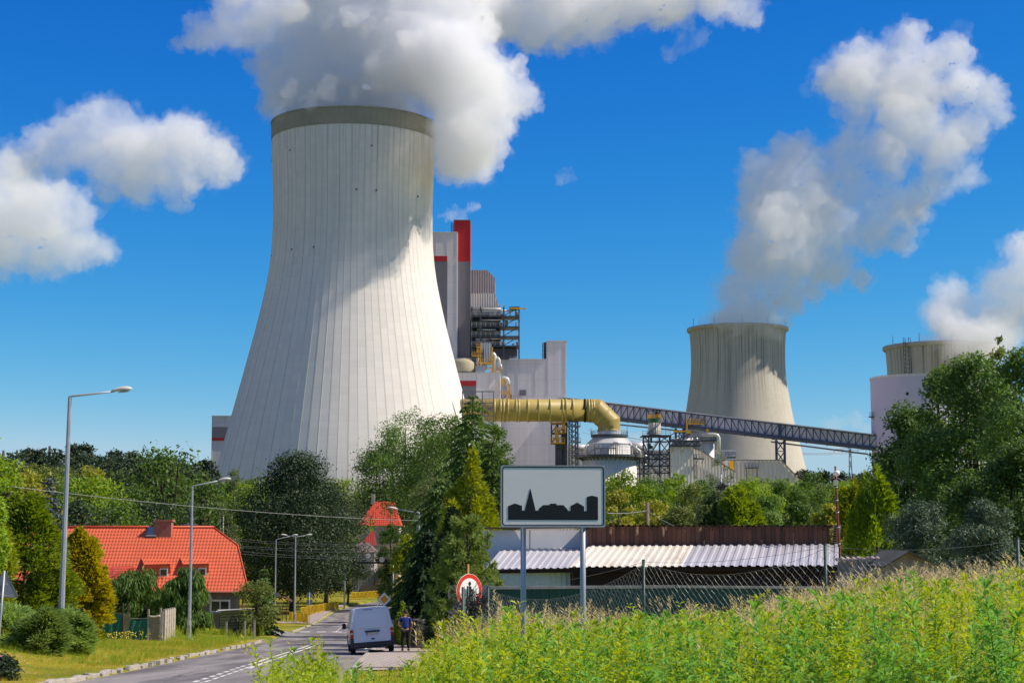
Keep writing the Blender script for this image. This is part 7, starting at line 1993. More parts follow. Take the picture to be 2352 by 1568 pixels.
def broadleaf(H, Wc, nclump, nleaf, leaf, seed, base=.22, shape=1.0, clump=.17, hollow=.55, squash=.75, droop=0.0, ragged=.2, narrow=.55):
    """returns (crown mesh, trunk mesh) for a tree H high, Wc wide"""
    r = np.random.default_rng(seed); zc0 = H * base; hc = H - zc0; C = []; Rr = []
    while len(C) < nclump:
        f = r.uniform(0, 1); prof_ = (math.sin(math.pi * min(1, f ** shape * .92 + .06))) ** .62; a = r.uniform(0, 2 * math.pi); rho = (hollow + (1 - hollow) * r.uniform()) if r.uniform() < .8 else r.uniform(0, 1)
        rad = Wc / 2 * prof_ * rho * (.94 + r.normal() * ragged); C.append((rad * math.cos(a), rad * math.sin(a), zc0 + hc * (f * .94 + .03))); Rr.append(Wc * clump * r.uniform(.55, 1.25) * (.75 + .5 * prof_))
    C = np.array(C); Rr = np.array(Rr); w = Rr ** 2; cnt = np.maximum(4, (nleaf * w / w.sum()).astype(int)); idx = np.repeat(np.arange(nclump), cnt); n = len(idx)
    d = unit(r, n); q = r.uniform(0, 1, n) ** .42; off = d * (q * Rr[idx])[:, None]; off[:, 2] *= squash
    # a few leaves stray out of the clump: broken outline
    st = r.uniform(size=n) < .10; off[st] *= r.uniform(1.1, 1.55, st.sum())[:, None]
    p = C[idx] + off; nr = d * .55 + np.array([0, 0, .45]) + unit(r, n) * .75; dr = np.cross(nr, unit(r, n)); dr[:, 2] -= droop
    L = leaf * r.uniform(.6, 1.35, n); V, F = leafquads(p, dr, nr, L, L * narrow * r.uniform(.8, 1.2, n))
    limbs = [(zc0 * .7 + (C[k][2] - zc0 * .7) * .35, C[k] * np.array([.85, .85, 1]) - np.array([0, 0, .05 * H])) for k in r.choice(nclump, min(22, nclump), replace=False) if C[k][2] > zc0 + .1 * hc]
    return np_mesh('crown', V, F), trunk_mesh('trunk', H * .88, H * .014 + .05, limbs, r)


def conifer(H, Wc, nwhorl, seed, leaf=.3, width=.09, droop=.35, hang=.5, perb=60, power=.9, base=.03, arms=9, up=.1):
    """spruce: whorls of drooping boughs with hanging sprays"""
    r = np.random.default_rng(seed); P0, D, N = [], [], []; tr = []
    for k in range(nwhorl):
        f = (k + r.uniform(-.3, .3)) / nwhorl; f = min(max(f, 0), .995); z = H * (base + (1 - base) * f); Lb = Wc / 2 * (1 - f) ** power * r.uniform(.75, 1.15) + .12; na = max(4, int(arms * (1 - f * .4)))
        for j in range(na):
            a = 2 * math.pi * (j + r.uniform(-.4, .4)) / na + k; dx, dy = math.cos(a), math.sin(a); L_ = Lb * r.uniform(.7, 1.15); m = max(6, int(perb * L_ / (Wc / 2)) + 4)
            t = r.uniform(.12, 1, m) ** .75; zz = z + up * L_ * t - droop * L_ * t ** 2; p = np.stack([dx * L_ * t, dy * L_ * t, zz], 1)
            sd = np.sign(r.normal(size=m)); ln = np.stack([-dy * sd, dx * sd, np.zeros(m)], 1); sp_ = (.15 + .35 * (1 - t)) * L_ * .5; p += ln * (r.uniform(0, 1, m) * sp_)[:, None]
            d = np.stack([dx * np.ones(m), dy * np.ones(m), np.full(m, -.15)], 1) * .7 + ln * .6; d[:, 2] -= hang * r.uniform(.2, 1.4, m); n_ = unit(r, m) * .7 + np.array([0, 0, .6]); P0.append(p); D.append(d); N.append(n_)
            if k % 2 == 0 and j % 3 == 0: tr.append((max(.05, z), (dx * L_ * .8, dy * L_ * .8, z + (up * .8 - droop * .64) * L_)))
    P0 = np.concatenate(P0); D = np.concatenate(D); N = np.concatenate(N); n = len(P0); L = leaf * r.uniform(.55, 1.3, n) * (.6 + .5 * (1 - P0[:, 2] / H)); V, F = leafquads(P0, D, N, L, width * r.uniform(.8, 1.4, n))
    return np_mesh('crown', V, F), trunk_mesh('trunk', H * .99, H * .011 + .04, tr[:60], r, .05)


def thuja(H, Wc, n, seed, leaf=.22, width=.10, belly=.35, tip=1.0, lumps=34, base=0.0, spread=.35, fan=.5):
    """scale-leaved evergreen: upright feathery tongues of foliage"""
    r = np.random.default_rng(seed); P0, D, N = [], [], []
    for k in range(lumps):
        f = r.uniform(0, 1) ** 1.15; a = r.uniform(0, 2 * math.pi); prof_ = (min(1, f / belly) ** .5 if f < belly else ((1 - f) / (1 - belly)) ** tip); rad = Wc / 2 * max(.04, prof_) * r.uniform(.55, 1.0); c = np.array([rad * math.cos(a), rad * math.sin(a), H * (base + (1 - base) * f * .93)]); m = max(10, int(n / lumps)); hh = H * .16 * r.uniform(.6, 1.3); w = Wc * .15 * r.uniform(.6, 1.3)
        t = r.uniform(0, 1, m); q = unit(r, m); q[:, 2] = 0; wd = w * (1 - t) ** .6; p = c + q * wd[:, None] * (r.uniform(0, 1, m) ** .5)[:, None]; p[:, 2] += (t - .35) * hh; out_ = np.array([math.cos(a), math.sin(a), 0]) * spread
        d = q * fan + out_ + np.array([0, 0, 1.0]) * r.uniform(.1, 1.1, m)[:, None] + unit(r, m) * .35; P0.append(p); D.append(d); N.append(q + out_ + unit(r, m) * .6)
    P0 = np.concatenate(P0); D = np.concatenate(D); N = np.concatenate(N); k = len(P0); L = leaf * r.uniform(.5, 1.3, k); P0[:, 2] = np.maximum(P0[:, 2], .02); V, F = leafquads(P0, D, N, L, width * r.uniform(.7, 1.3, k))
    return np_mesh('crown', V, F), trunk_mesh('trunk', H * .8, H * .014 + .03, [], r, .05)


def pine(H, Wc, seed, tufts=170, needles=34, L=.16):
    r = np.random.default_rng(seed); P0, D, N, tr = [], [], [], []
    for k in range(tufts):
        f = r.uniform(0, 1); prof_ = (1 - f) ** .55 * min(1, .45 + f * 2); a = r.uniform(0, 2 * math.pi); rad = Wc / 2 * prof_ * r.uniform(.35, 1) ** .6; z = H * (.12 + .84 * f) + rad * .25; c = np.array([rad * math.cos(a), rad * math.sin(a), z]); ax = np.array([math.cos(a) * .8, math.sin(a) * .8, .75]); ax /= np.linalg.norm(ax); ln = H * .055 * r.uniform(.6, 1.4)
        t = r.uniform(0, 1, needles); p = c + ax * (t * ln)[:, None]; d = ax * .75 + unit(r, needles) * .85; P0.append(p); D.append(d); N.append(unit(r, needles))
        if k % 4 == 0: tr.append((max(.1, z - rad * .55), tuple(c)))
    P0 = np.concatenate(P0); D = np.concatenate(D); N = np.concatenate(N); n = len(P0); V, F = leafquads(P0, D, N, L * r.uniform(.7, 1.3, n), np.full(n, .028) * L / .16)
    return np_mesh('crown', V, F), trunk_mesh('trunk', H * .97, H * .014 + .03, tr, r, .1)


M_bark = pm('bark', (.12, .09, .065), (.06, .045, .035), 5, .95, bump=.5); M_barkw = pm('birch_bark', (.52, .49, .44), (.16, .14, .12), 4, .9, lo=.5, hi=.62)
LM = dict(
    dark=leaf_mat('leaf_dark', (.020, .040, .016), (.048, .080, .034), .18, .55, spec=.35),
    deep=leaf_mat('leaf_deep', (.045, .10, .024), (.14, .24, .045), .34, .55, spec=.35),
    bright=leaf_mat('leaf_bright', (.13, .24, .02), (.28, .38, .035), .38),
    mid=leaf_mat('leaf_mid', (.06, .13, .024), (.14, .22, .04), .32),
    olive=leaf_mat('leaf_olive', (.10, .14, .035), (.20, .24, .06), .32),
    yellow=leaf_mat('leaf_yellowish', (.24, .28, .03), (.42, .40, .06), .35),
    birch=leaf_mat('leaf_birch', (.10, .15, .045), (.18, .23, .08), .35),
    grey=leaf_mat('leaf_silver', (.06, .105, .055), (.15, .21, .12), .2, .55, spec=.35),
    pinefar=leaf_mat('leaf_ridge', (.028, .055, .028), (.06, .09, .04), .15),
    spruce=leaf_mat('needle_spruce', (.018, .042, .018), (.045, .08, .022), .15),
    sprucelit=leaf_mat('needle_fresh', (.055, .12, .022), (.15, .24, .045), .22),  # greener, paler needle colour than the dark spruce
    blue=leaf_mat('needle_blue', (.06, .085, .085), (.12, .15, .15), .12),
    thuja=leaf_mat('scale_green', (.12, .21, .02), (.28, .36, .035), .38),
    thujay=leaf_mat('scale_yellowgreen', (.17, .24, .018), (.36, .38, .03), .36),
    gold=leaf_mat('scale_gold', (.25, .25, .014), (.62, .54, .025), .35),
    juniper=leaf_mat('needle_juniper', (.16, .27, .06), (.30, .40, .11), .38),
    pine=leaf_mat('needle_pine', (.13, .21, .04), (.32, .40, .10), .32),
    orange=leaf_mat('needle_larch', (.16, .14, .03), (.34, .20, .04), .3),
)
PROTO = {}


def plant(kind_name, meshes, leafm, bark, loc, label, cat='tree', group=None, rz=0.0, sc=1.0, scz=None, tname='trunk'):
    t = thing(kind_name, label, cat, loc, rz, group); t.scale = (sc, sc, scz or sc)
    crown, trunk = meshes
    if leafm is not None and not crown.materials: crown.materials.append(leafm)
    if not trunk.materials: trunk.materials.append(bark)
    o = bpy.data.objects.new('crown', crown); COL.objects.link(o); o.parent = t
    if leafm is not None and crown.materials[0] is not leafm:
        o.material_slots[0].link = 'OBJECT'; o.material_slots[0].material = leafm
    o = bpy.data.objects.new(tname, trunk); COL.objects.link(o); o.parent = t
    return t


def at(u, vtop, d, maker, wpx, kind_name, mat, label, cat='tree', bark=None, group=None, rz=0.0, dz=-.1, **kw):
    """a plant whose crown tops out at (u, vtop), wpx photo-pixels wide, d metres ahead"""
    top = P(u, vtop, d); g0 = G(top.x, d, dz); H = top.z - g0.z; Wm = wpx * d / FPX * {'conifer': 1.3, 'thuja': 1.25, 'broadleaf': 1.12}.get(maker.__name__, 1)
    return plant(kind_name, maker(H, Wm, **kw), LM[mat], bark or M_bark, g0, label, cat, group, rz)


# ---- beyond the junction
at(676, 1042, 228, broadleaf, 268, 'broadleaf_tree', 'dark', 'very big dark green broadleaf tree standing on the lawn beside the road', nclump=190, nleaf=60000, leaf=.30, seed=1, base=.11, clump=.12, hollow=.5, shape=.8, ragged=.10)
at(752, 1110, 252, broadleaf, 170, 'broadleaf_tree', 'dark', 'dark broadleaf tree with a thin trunk just right of the very big dark tree', nclump=80, nleaf=20000, leaf=.3, seed=2, base=.14)
at(800, 1270, 268, broadleaf, 76, 'broadleaf_tree', 'mid', 'small round headed tree with forked trunk by the far yellow railing', nclump=40, nleaf=5000, leaf=.24, seed=3, base=.2)
at(800, 1092, 460, broadleaf, 120, 'broadleaf_tree', 'bright', 'bright yellow green tree just left of the small hipped roof', nclump=60, nleaf=9000, leaf=.5, seed=4, base=.1)
at(598, 1082, 320, broadleaf, 130, 'broadleaf_tree', 'bright', 'light green tree left of the very big dark tree by the road', nclump=60, nleaf=8000, leaf=.36, seed=5, base=.1)
at(540, 1068, 330, broadleaf, 60, 'broadleaf_tree', 'birch', 'slim pale green tree poking up before the foot of the big tower', nclump=40, nleaf=4000, leaf=.34, seed=6, base=.1)
at(935, 938, 430, broadleaf, 210, 'broadleaf_tree', 'mid', 'tall airy grey green tree left of the dark spruce tip', nclump=110, nleaf=30000, leaf=.5, seed=7, base=.1, clump=.13, ragged=.2, hollow=.45)
at(1050, 945, 240, broadleaf, 190, 'broadleaf_tree', 'mid', 'tall green tree right behind the dark spruce tip', nclump=100, nleaf=22000, leaf=.30, seed=8, base=.1, clump=.12, ragged=.25)
at(1130, 968, 190, broadleaf, 140, 'broadleaf_tree', 'mid', 'green tree behind the upper left corner of the town sign', nclump=90, nleaf=20000, leaf=.26, seed=9, base=.1, clump=.12, ragged=.25)
at(862, 1035, 440, broadleaf, 120, 'broadleaf_tree', 'dark', 'dark rounded tree in front of the big tower right of its middle', nclump=60, nleaf=10000, leaf=.5, seed=10, base=.1)
at(985, 1075, 175, broadleaf, 120, 'birch_tree', 'birch', 'pale birch like tree behind the street lamp of the dark conifers', bark=M_barkw, nclump=70, nleaf=9000, leaf=.20, seed=11, base=.08, hollow=.35)
at(897, 1160, 300, conifer, 56, 'larch_tree', 'orange', 'thin orange tinted larch in front of the distant hipped house', nwhorl=20, seed=12, leaf=.6, width=.2, perb=18, droop=.25)
at(955, 1185, 205, broadleaf, 70, 'broadleaf_tree', 'mid', 'bushy green tree behind the street lamp arm right of the hipped house', nclump=50, nleaf=8000, leaf=.24, seed=13, base=.03)
at(900, 985, 440, broadleaf, 165, 'broadleaf_tree', 'mid', 'dense green tree between the tall airy tree and the big tower', nclump=90, nleaf=20000, leaf=.5, seed=14, base=.05)
at(1000, 952, 265, broadleaf, 175, 'broadleaf_tree', 'mid', 'dense green tree in the gap left of the dark spruce tip', nclump=100, nleaf=26000, leaf=.34, seed=15, base=.05)
at(896, 1202, 262, broadleaf, 60, 'broadleaf_tree', 'mid', 'green tree hiding the lower wall of the distant hipped house', nclump=50, nleaf=9000, leaf=.3, seed=16, base=.02)
# ---- conifers in the middle
at(1087, 903, 122, conifer, 262, 'spruce_tree', 'sprucelit', 'tall spruce whose pointed tip rises beside the yellow duct', nwhorl=60, seed=20, leaf=.46, width=.12, perb=95, arms=13, droop=.42, power=.72)
at(1080, 1052, 86, thuja, 132, 'thuja_tree', 'thujay', 'slim bright yellow green evergreen left of the town sign', n=24000, seed=21, leaf=.28, width=.09, belly=.55, lumps=90, tip=.6, fan=1.0, spread=.7)
at(1018, 1090, 97, conifer, 240, 'spruce_tree', 'sprucelit', 'drooping green spruce left of the slim yellow green evergreen', nwhorl=48, seed=22, leaf=.36, width=.10, perb=95, arms=13, droop=.5, hang=.9, base=.1, power=.62)
at(985, 1212, 93, conifer, 135, 'spruce_tree', 'spruce', 'low dark spruce overhanging the tyre stack and gate', nwhorl=34, seed=23, leaf=.32, width=.10, perb=90, arms=13, droop=.5, hang=1.0, power=.7, base=.14)
at(1040, 1165, 76, thuja, 112, 'thuja_tree', 'spruce', 'very dark dense evergreen right of the iron gate', n=26000, seed=24, leaf=.20, width=.07, lumps=70, belly=.3)
at(938, 1232, 110, thuja, 72, 'thuja_tree', 'thujay', 'yellow green bushy evergreen behind the priority sign', n=14000, seed=25, leaf=.26, width=.09, lumps=40, belly=.45, tip=.6)
at(930, 1385, 90, thuja, 34, 'garden_shrub', 'thuja', 'low green shrub between the van and the dark spruce', 'shrub', n=3500, seed=26, leaf=.2, width=.07, lumps=24, belly=.5, tip=.5)
at(1072, 1186, 47, pine, 200, 'pine_tree', 'pine', 'young bushy pine with long needles at the left end of the pale shed', seed=27, tufts=210, needles=60, L=.17)
at(1130, 1005, 116, conifer, 190, 'spruce_tree', 'sprucelit', 'fresh green spruce half hidden by the town sign edge', nwhorl=46, seed=28, leaf=.44, width=.12, perb=90, arms=13, droop=.45, power=.7)
# ---- left garden
at(62, 1145, 78, thuja, 185, 'thuja_tree', 'thuja', 'tall bushy green evergreen behind the triangular sign back', n=40000, seed=30, leaf=.26, width=.09, belly=.45, lumps=150, tip=.42, fan=1.2, spread=.8)
at(-10, 1200, 70, thuja, 110, 'thuja_tree', 'thujay', 'yellow green evergreen cut by the left edge of the view', n=16000, seed=31, leaf=.24, width=.09, lumps=60, belly=.4, tip=.6)
at(118, 1085, 98, conifer, 105, 'spruce_tree', 'blue', 'dark blue green spruce behind the tall left lamp post', nwhorl=34, seed=32, leaf=.36, width=.1, perb=50, droop=.4, hang=.9)
at(186, 1222, 82, thuja, 122, 'golden_thuja', 'gold', 'golden yellow evergreen bush beside the tall left lamp post', 'shrub', n=34000, seed=33, leaf=.20, width=.10, belly=.3, lumps=110, tip=.45, fan=1.3, spread=1.0)
at(228, 1370, 92, thuja, 44, 'garden_shrub', 'thujay', 'small green yellow shrub at the pale patterned fence panel', 'shrub', n=2500, seed=34, lumps=20, belly=.5, tip=.5)
at(-28, 1000, 62, broadleaf, 100, 'broadleaf_tree', 'bright', 'bright green tree entering at the left edge above the evergreens', nclump=50, nleaf=9000, leaf=.16, seed=35, base=.25)
for k, (u, v, w, d, lb) in enumerate(((30, 1395, 130, 63, 'feathery low juniper at the left edge under the triangular sign'), (100, 1402, 105, 61, 'feathery low juniper left of the tall lamp post'), (168, 1404, 76, 64, 'feathery low juniper right of the tall lamp post'))):
    at(u, v, d, thuja, w, 'juniper_shrub', 'juniper', lb, 'shrub', n=14000, seed=36 + k, leaf=.30, width=.05, lumps=60, belly=.3, tip=.4, fan=1.5, spread=1.2)
at(314, 1306, 116, broadleaf, 118, 'weeping_spruce', 'sprucelit', 'rounded drooping evergreen in front of the red roof, left one of the pair', 'tree', nclump=46, nleaf=9000, leaf=.42, seed=40, base=.12, droop=1.6, narrow=.22, clump=.16, shape=.9)
at(432, 1300, 114, broadleaf, 92, 'weeping_spruce', 'sprucelit', 'drooping evergreen behind the second lamp post, in front of the red roof', 'tree', nclump=46, nleaf=9000, leaf=.42, seed=41, base=.04, droop=1.7, narrow=.22, clump=.19, shape=.85)
at(592, 1322, 119, broadleaf, 78, 'fruit_tree', 'olive', 'small loose leaved tree at the right gable of the red roofed house', nclump=36, nleaf=4500, leaf=.17, seed=42, base=.12)
at(608, 1296, 123, conifer, 60, 'young_spruce', 'sprucelit', 'young pointed spruce right of the red roofed house', nwhorl=18, seed=43, leaf=.3, width=.09, perb=36)
at(604, 1370, 122, broadleaf, 50, 'garden_shrub', 'mid', 'leafy green shrub under the round traffic mirror', 'shrub', nclump=24, nleaf=3000, leaf=.17, seed=44, base=.02)
at(437, 1146, 168, conifer, 84, 'blue_spruce', 'blue', 'silvery blue spruce behind the brick chimney', nwhorl=26, seed=45, leaf=.5, width=.14, perb=40)
at(512, 1148, 190, broadleaf, 92, 'birch_tree', 'birch', 'light airy birch behind the red roof right end', bark=M_barkw, nclump=45, nleaf=6000, leaf=.2, seed=46, base=.05, droop=.6)
t = thing('bare_shrub', 'leafless twiggy shrub in front of the left part of the red roof', 'shrub', GU(232, 121)); mb = MB(); rg = random.Random(3); g0 = GU(232, 121)
def twig(p, d, L, r, n):
    q = p + d * L; mb.tube([p, (p + q) / 2 + Vector((rg.gauss(0, .03), 0, rg.gauss(0, .03))) * L, q], [r, r * .8, r * .6], 4, cap=False)
    if n > 0:
        for k in range(3): twig(p.lerp(q, rg.uniform(.5, 1)), (d + Vector((rg.gauss(0, .5), rg.gauss(0, .4), rg.gauss(.1, .35)))).normalized(), L * rg.uniform(.5, .8), r * .6, n - 1)
for k in range(5): twig(g0, Vector((rg.gauss(0, .35), rg.gauss(0, .2), 1)).normalized(), rg.uniform(1.8, 2.6), .035, 4)
mb.build('twigs', pm('twig_red', (.16, .07, .05), (.10, .05, .04), 3, .9), t)
FLB = at(12, 1508, 44, broadleaf, 78, 'flowering_shrub', 'dark', 'low dark shrub with pink blossom at the lower left corner', 'shrub', nclump=26, nleaf=2600, leaf=.09, seed=47, base=.02)
# ---- the tree mass on the right
at(2245, 800, 78, broadleaf, 330, 'broadleaf_tree', 'deep', 'large dark broadleaf tree in front of the lilac silo', nclump=190, nleaf=60000, leaf=.17, seed=50, base=.02, clump=.11, ragged=.12, shape=.75)
at(2085, 925, 88, broadleaf, 225, 'broadleaf_tree', 'deep', 'dark tree with sloping outline at the foot of the lilac silo', nclump=130, nleaf=36000, leaf=.17, seed=51, base=.01, clump=.14, shape=.7, ragged=.12)
at(2170, 838, 82, broadleaf, 230, 'broadleaf_tree', 'mid', 'sunlit mid green tree overlapping the lilac silo', nclump=120, nleaf=30000, leaf=.2, seed=52, base=.05, clump=.13, shape=.75, ragged=.14)
at(2285, 755, 84, broadleaf, 150, 'broadleaf_tree', 'olive', 'thin topped tree whose sparse twigs stand against the far right steam', nclump=90, nleaf=14000, leaf=.18, seed=53, base=.1, clump=.09, hollow=.3, shape=.55)
at(2365, 785, 72, broadleaf, 260, 'broadleaf_tree', 'deep', 'dark green tree cut off by the right edge', nclump=150, nleaf=42000, leaf=.16, seed=54, base=.02, clump=.13, ragged=.14)
at(2330, 1000, 62, broadleaf, 280, 'broadleaf_tree', 'deep', 'lower dark tree at the right edge in front of the others', nclump=120, nleaf=40000, leaf=.14, seed=55, base=.02, clump=.12)
at(2120, 1152, 58, broadleaf, 210, 'willow_shrub', 'grey', 'silvery grey willow shrub above the tiled wall', 'shrub', nclump=90, nleaf=30000, leaf=.13, seed=56, base=.02, clump=.13, narrow=.35)
at(2265, 1150, 55, broadleaf, 200, 'willow_shrub', 'grey', 'silvery dark shrub behind the small grey hut', 'shrub', nclump=80, nleaf=26000, leaf=.12, seed=57, base=.02, clump=.13, narrow=.35)
at(2010, 1090, 66, thuja, 130, 'thuja_tree', 'thuja', 'dark green evergreen just right of the camera mast', n=22000, seed=58, leaf=.2, width=.075, lumps=80, belly=.45, tip=.55)
at(1955, 1120, 70, thuja, 100, 'thuja_tree', 'thujay', 'bright green evergreen behind the camera mast', n=16000, seed=59, leaf=.2, width=.075, lumps=60, belly=.4, tip=.6)
# ---- between the sheds and the power station
mid = [(1430, 1082, 150, 200, 'bright', 'bright green tree behind the right edge of the town sign'), (1418, 1120, 120, 130, 'yellow', 'yellowish leafy tree low behind the right edge of the town sign'), (1500, 1140, 130, 140, 'yellow', 'yellowish bushy tree behind the old wooden pole'), (1552, 1080, 110, 230, 'bright', 'round bright green tree below the white corrugated building'),
       (1600, 1105, 120, 190, 'olive', 'olive tree below the sloping roof of the white building'), (1720, 1092, 150, 210, 'bright', 'broad light green tree below the low corrugated hall'), (1800, 1088, 120, 230, 'mid', 'green tree at the sloping end of the low corrugated hall'), (1875, 1075, 130, 280, 'mid', 'darker rounded tree right of the old cooling tower foot'),
       (1965, 1098, 120, 300, 'bright', 'green tree on the skyline below the pylon'), (1560, 1165, 140, 120, 'olive', 'loose olive bush left of the big bright thuja clump'), (1830, 1150, 120, 120, 'mid', 'dark green bush behind the middle of the plank shed'), (1760, 1130, 130, 150, 'mid', 'mid green leafy tree behind the plank shed'),
       (1640, 1130, 110, 150, 'birch', 'thin leaved pale tree beside the bare nest birch'), (1900, 1150, 90, 100, 'yellow', 'yellow green bush left of the camera mast'), (1390, 1150, 90, 160, 'mid', 'green tree hidden half behind the town sign'), (1480, 1090, 100, 260, 'mid', 'green tree in front of the dark steel stair tower')]
for k, (u, v, w, d, m, lb) in enumerate(mid):
    at(u, v, d, broadleaf, w, 'broadleaf_tree', m, lb, nclump=80, nleaf=int(8000 + 1200000 / d), leaf=.11 + d * .0009, seed=70 + k, base=.05, clump=.14, ragged=.22, rz=k)
at(1690, 1115, 100, thuja, 150, 'thuja_tree', 'thuja', 'big feathery green thuja clump behind the plank shed', n=30000, seed=90, leaf=.28, width=.1, lumps=100, belly=.45, tip=.55, fan=1.0); at(1640, 1165, 96, thuja, 100, 'thuja_tree', 'spruce', 'dark thuja left of the big feathery thuja clump', n=18000, seed=91, leaf=.26, width=.1, lumps=60, belly=.4, tip=.6)
tb_ = at(1652, 1036, 150, broadleaf, 110, 'birch_tree', 'birch', 'tall thin birch with a dark round nest of twigs in its crown', bark=M_barkw, nclump=60, nleaf=2600, leaf=.18, seed=92, base=.35, clump=.08, hollow=.2)
ns = P(1656, 1117, 149.5); mb = MB(); rg = random.Random(4)
for k in range(160):
    d = Vector((rg.gauss(0, 1), rg.gauss(0, 1), rg.gauss(0, .7))).normalized(); p = ns + d * rg.uniform(.1, .42); mb.tube([p, p + Vector((rg.gauss(0, .22), rg.gauss(0, .22), rg.gauss(0, .12)))], .018, 3, cap=False)
tag(mb.build('bird_nest', M_dkmetal), 'dark round clump of twigs in the thin birch below the white building', 'nest')

# ---- woods on the left slope: individual trees from a few grown shapes
WOOD = [broadleaf(1, .62, 60, 5200, .028, 101, base=.12), broadleaf(1, .5, 55, 4600, .026, 102, base=.1, shape=.8), broadleaf(1, .72, 64, 5600, .028, 103, base=.12, ragged=.25), broadleaf(1, .42, 44, 3600, .026, 104, base=.08, shape=.7)]
RIDGE = [conifer(1, .30, 22, 105, leaf=.05, width=.022, perb=16, arms=8, power=.75, base=.2), broadleaf(1, .34, 36, 2600, .03, 106, base=.3, shape=.75)]


def wood(u, vtop, d, k, mat, label, group, name='woodland_tree', src=None, wide=1.0):
    top = P(u, vtop, d); g0 = G(top.x, d, -.2); H = top.z - g0.z; src = src or WOOD
    plant(name, src[k % len(src)], LM[mat], M_bark, g0, label, 'tree', group, rz=k * 1.3 + u, sc=H * wide, scz=H)


rg = random.Random(17)
near = [(392, 1028, 250, 2, 'mid', 'biggest dark green tree of the wood, rising above the rest over the chimney'), (338, 1052, 255, 0, 'dark', 'dark rounded tree left of the biggest tree of the wood'), (448, 1062, 262, 1, 'dark', 'dark tree right of the biggest tree of the wood, near the grey block'), (300, 1112, 215, 2, 'mid', 'green tree of the wood above the middle of the red roof'),
        (238, 1098, 205, 0, 'bright', 'bright green tree of the wood left of the white hall'), (182, 1092, 200, 2, 'bright', 'broad light green tree behind the tall left lamp post'), (132, 1108, 190, 1, 'mid', 'green tree of the wood just left of the tall lamp post'), (62, 1072, 180, 1, 'yellow', 'yellowish slim tree of the wood near the left edge'),
        (16, 1050, 175, 3, 'bright', 'light green tree of the wood at the left edge'), (100, 1062, 240, 3, 'olive', 'slim olive tree of the wood left of the tall lamp post'), (212, 1066, 270, 3, 'yellow', 'slim yellow green poplar above the light green trees'), (360, 1150, 205, 2, 'dark', 'dark bush like tree directly behind the red roof chimney'), (262, 1150, 190, 2, 'mid', 'green tree rising directly behind the red roof'), (470, 1105, 230, 0, 'mid', 'green tree by the second lamp head'), (190, 1150, 180, 0, 'dark', 'dark green tree behind the left end of the red roof')]
for k, (u, v, d, s, m, lb) in enumerate(near): wood(u, v, d, s, m, lb, None)
for k in range(30):
    u = -30 + k * 17.5 + rg.uniform(-6, 6); v = 1040 - 14 * math.sin(u / 90.0) + rg.uniform(-10, 12) + (10 if u > 440 else 0); d = rg.uniform(400, 470)
    wood(u, v, d, k, 'pinefar', 'dark pine or birch of the far ridge on the left skyline', 'dark trees along the left ridge', 'ridge_tree', RIDGE if k % 3 else None, 1.0)
for k in range(26):
    u = -20 + k * 19 + rg.uniform(-6, 6); v = 1078 + rg.uniform(-12, 22); d = rg.uniform(300, 370)
    wood(u, v, d, k, ('mid', 'olive', 'dark')[k % 3], 'green tree in the middle of the wood on the left slope', 'trees in the middle of the left wood', 'woodland_tree')
for k in range(17):
    u = 520 + k * 16 + rg.uniform(-6, 6); v = 1100 + rg.uniform(-8, 20); d = rg.uniform(330, 420)
    wood(u, v, d, k, ('mid', 'olive', 'bright')[k % 3], 'green tree along the foot of the big cooling tower', 'trees along the foot of the big tower', 'woodland_tree')
for k in range(34):
    u = 1385 + k * 20 + rg.uniform(-7, 7); v = 1108 + rg.uniform(-10, 22); d = rg.uniform(260, 360)
    wood(u, v, d, k, ('mid', 'bright', 'olive')[k % 3], 'green tree of the belt below the power station', 'trees of the belt below the power station', 'woodland_tree')
for k in range(9):
    u = 1835 + k * 20 + rg.uniform(-6, 6); wood(u, 1082 + rg.uniform(-5, 6), rg.uniform(700, 800), k, 'pinefar', 'dark conifer on the skyline right of the old cooling tower', 'conifers on the right skyline', 'ridge_tree', RIDGE)
# ------------------------------------------------------------------ weeds, tall grass, lawn
def leaf2(P0, D, U, L, Wd, bend):
    """lanceolate leaf of two faces, bent downwards: 5 points"""
    D = D / np.linalg.norm(D, axis=1, keepdims=True); S = np.cross(D, U); S /= np.maximum(np.linalg.norm(S, axis=1, keepdims=True), 1e-6)
    L = L[:, None]; Wd = Wd[:, None]; m = P0 + D * L * .45; t = P0 + D * L; t[:, 2] -= (L[:, 0] * bend)
    V = np.stack([P0, m + S * Wd * .5, t, m - S * Wd * .5], 1).reshape(-1, 3); return V, np.arange(len(P0) * 4).reshape(-1, 4)


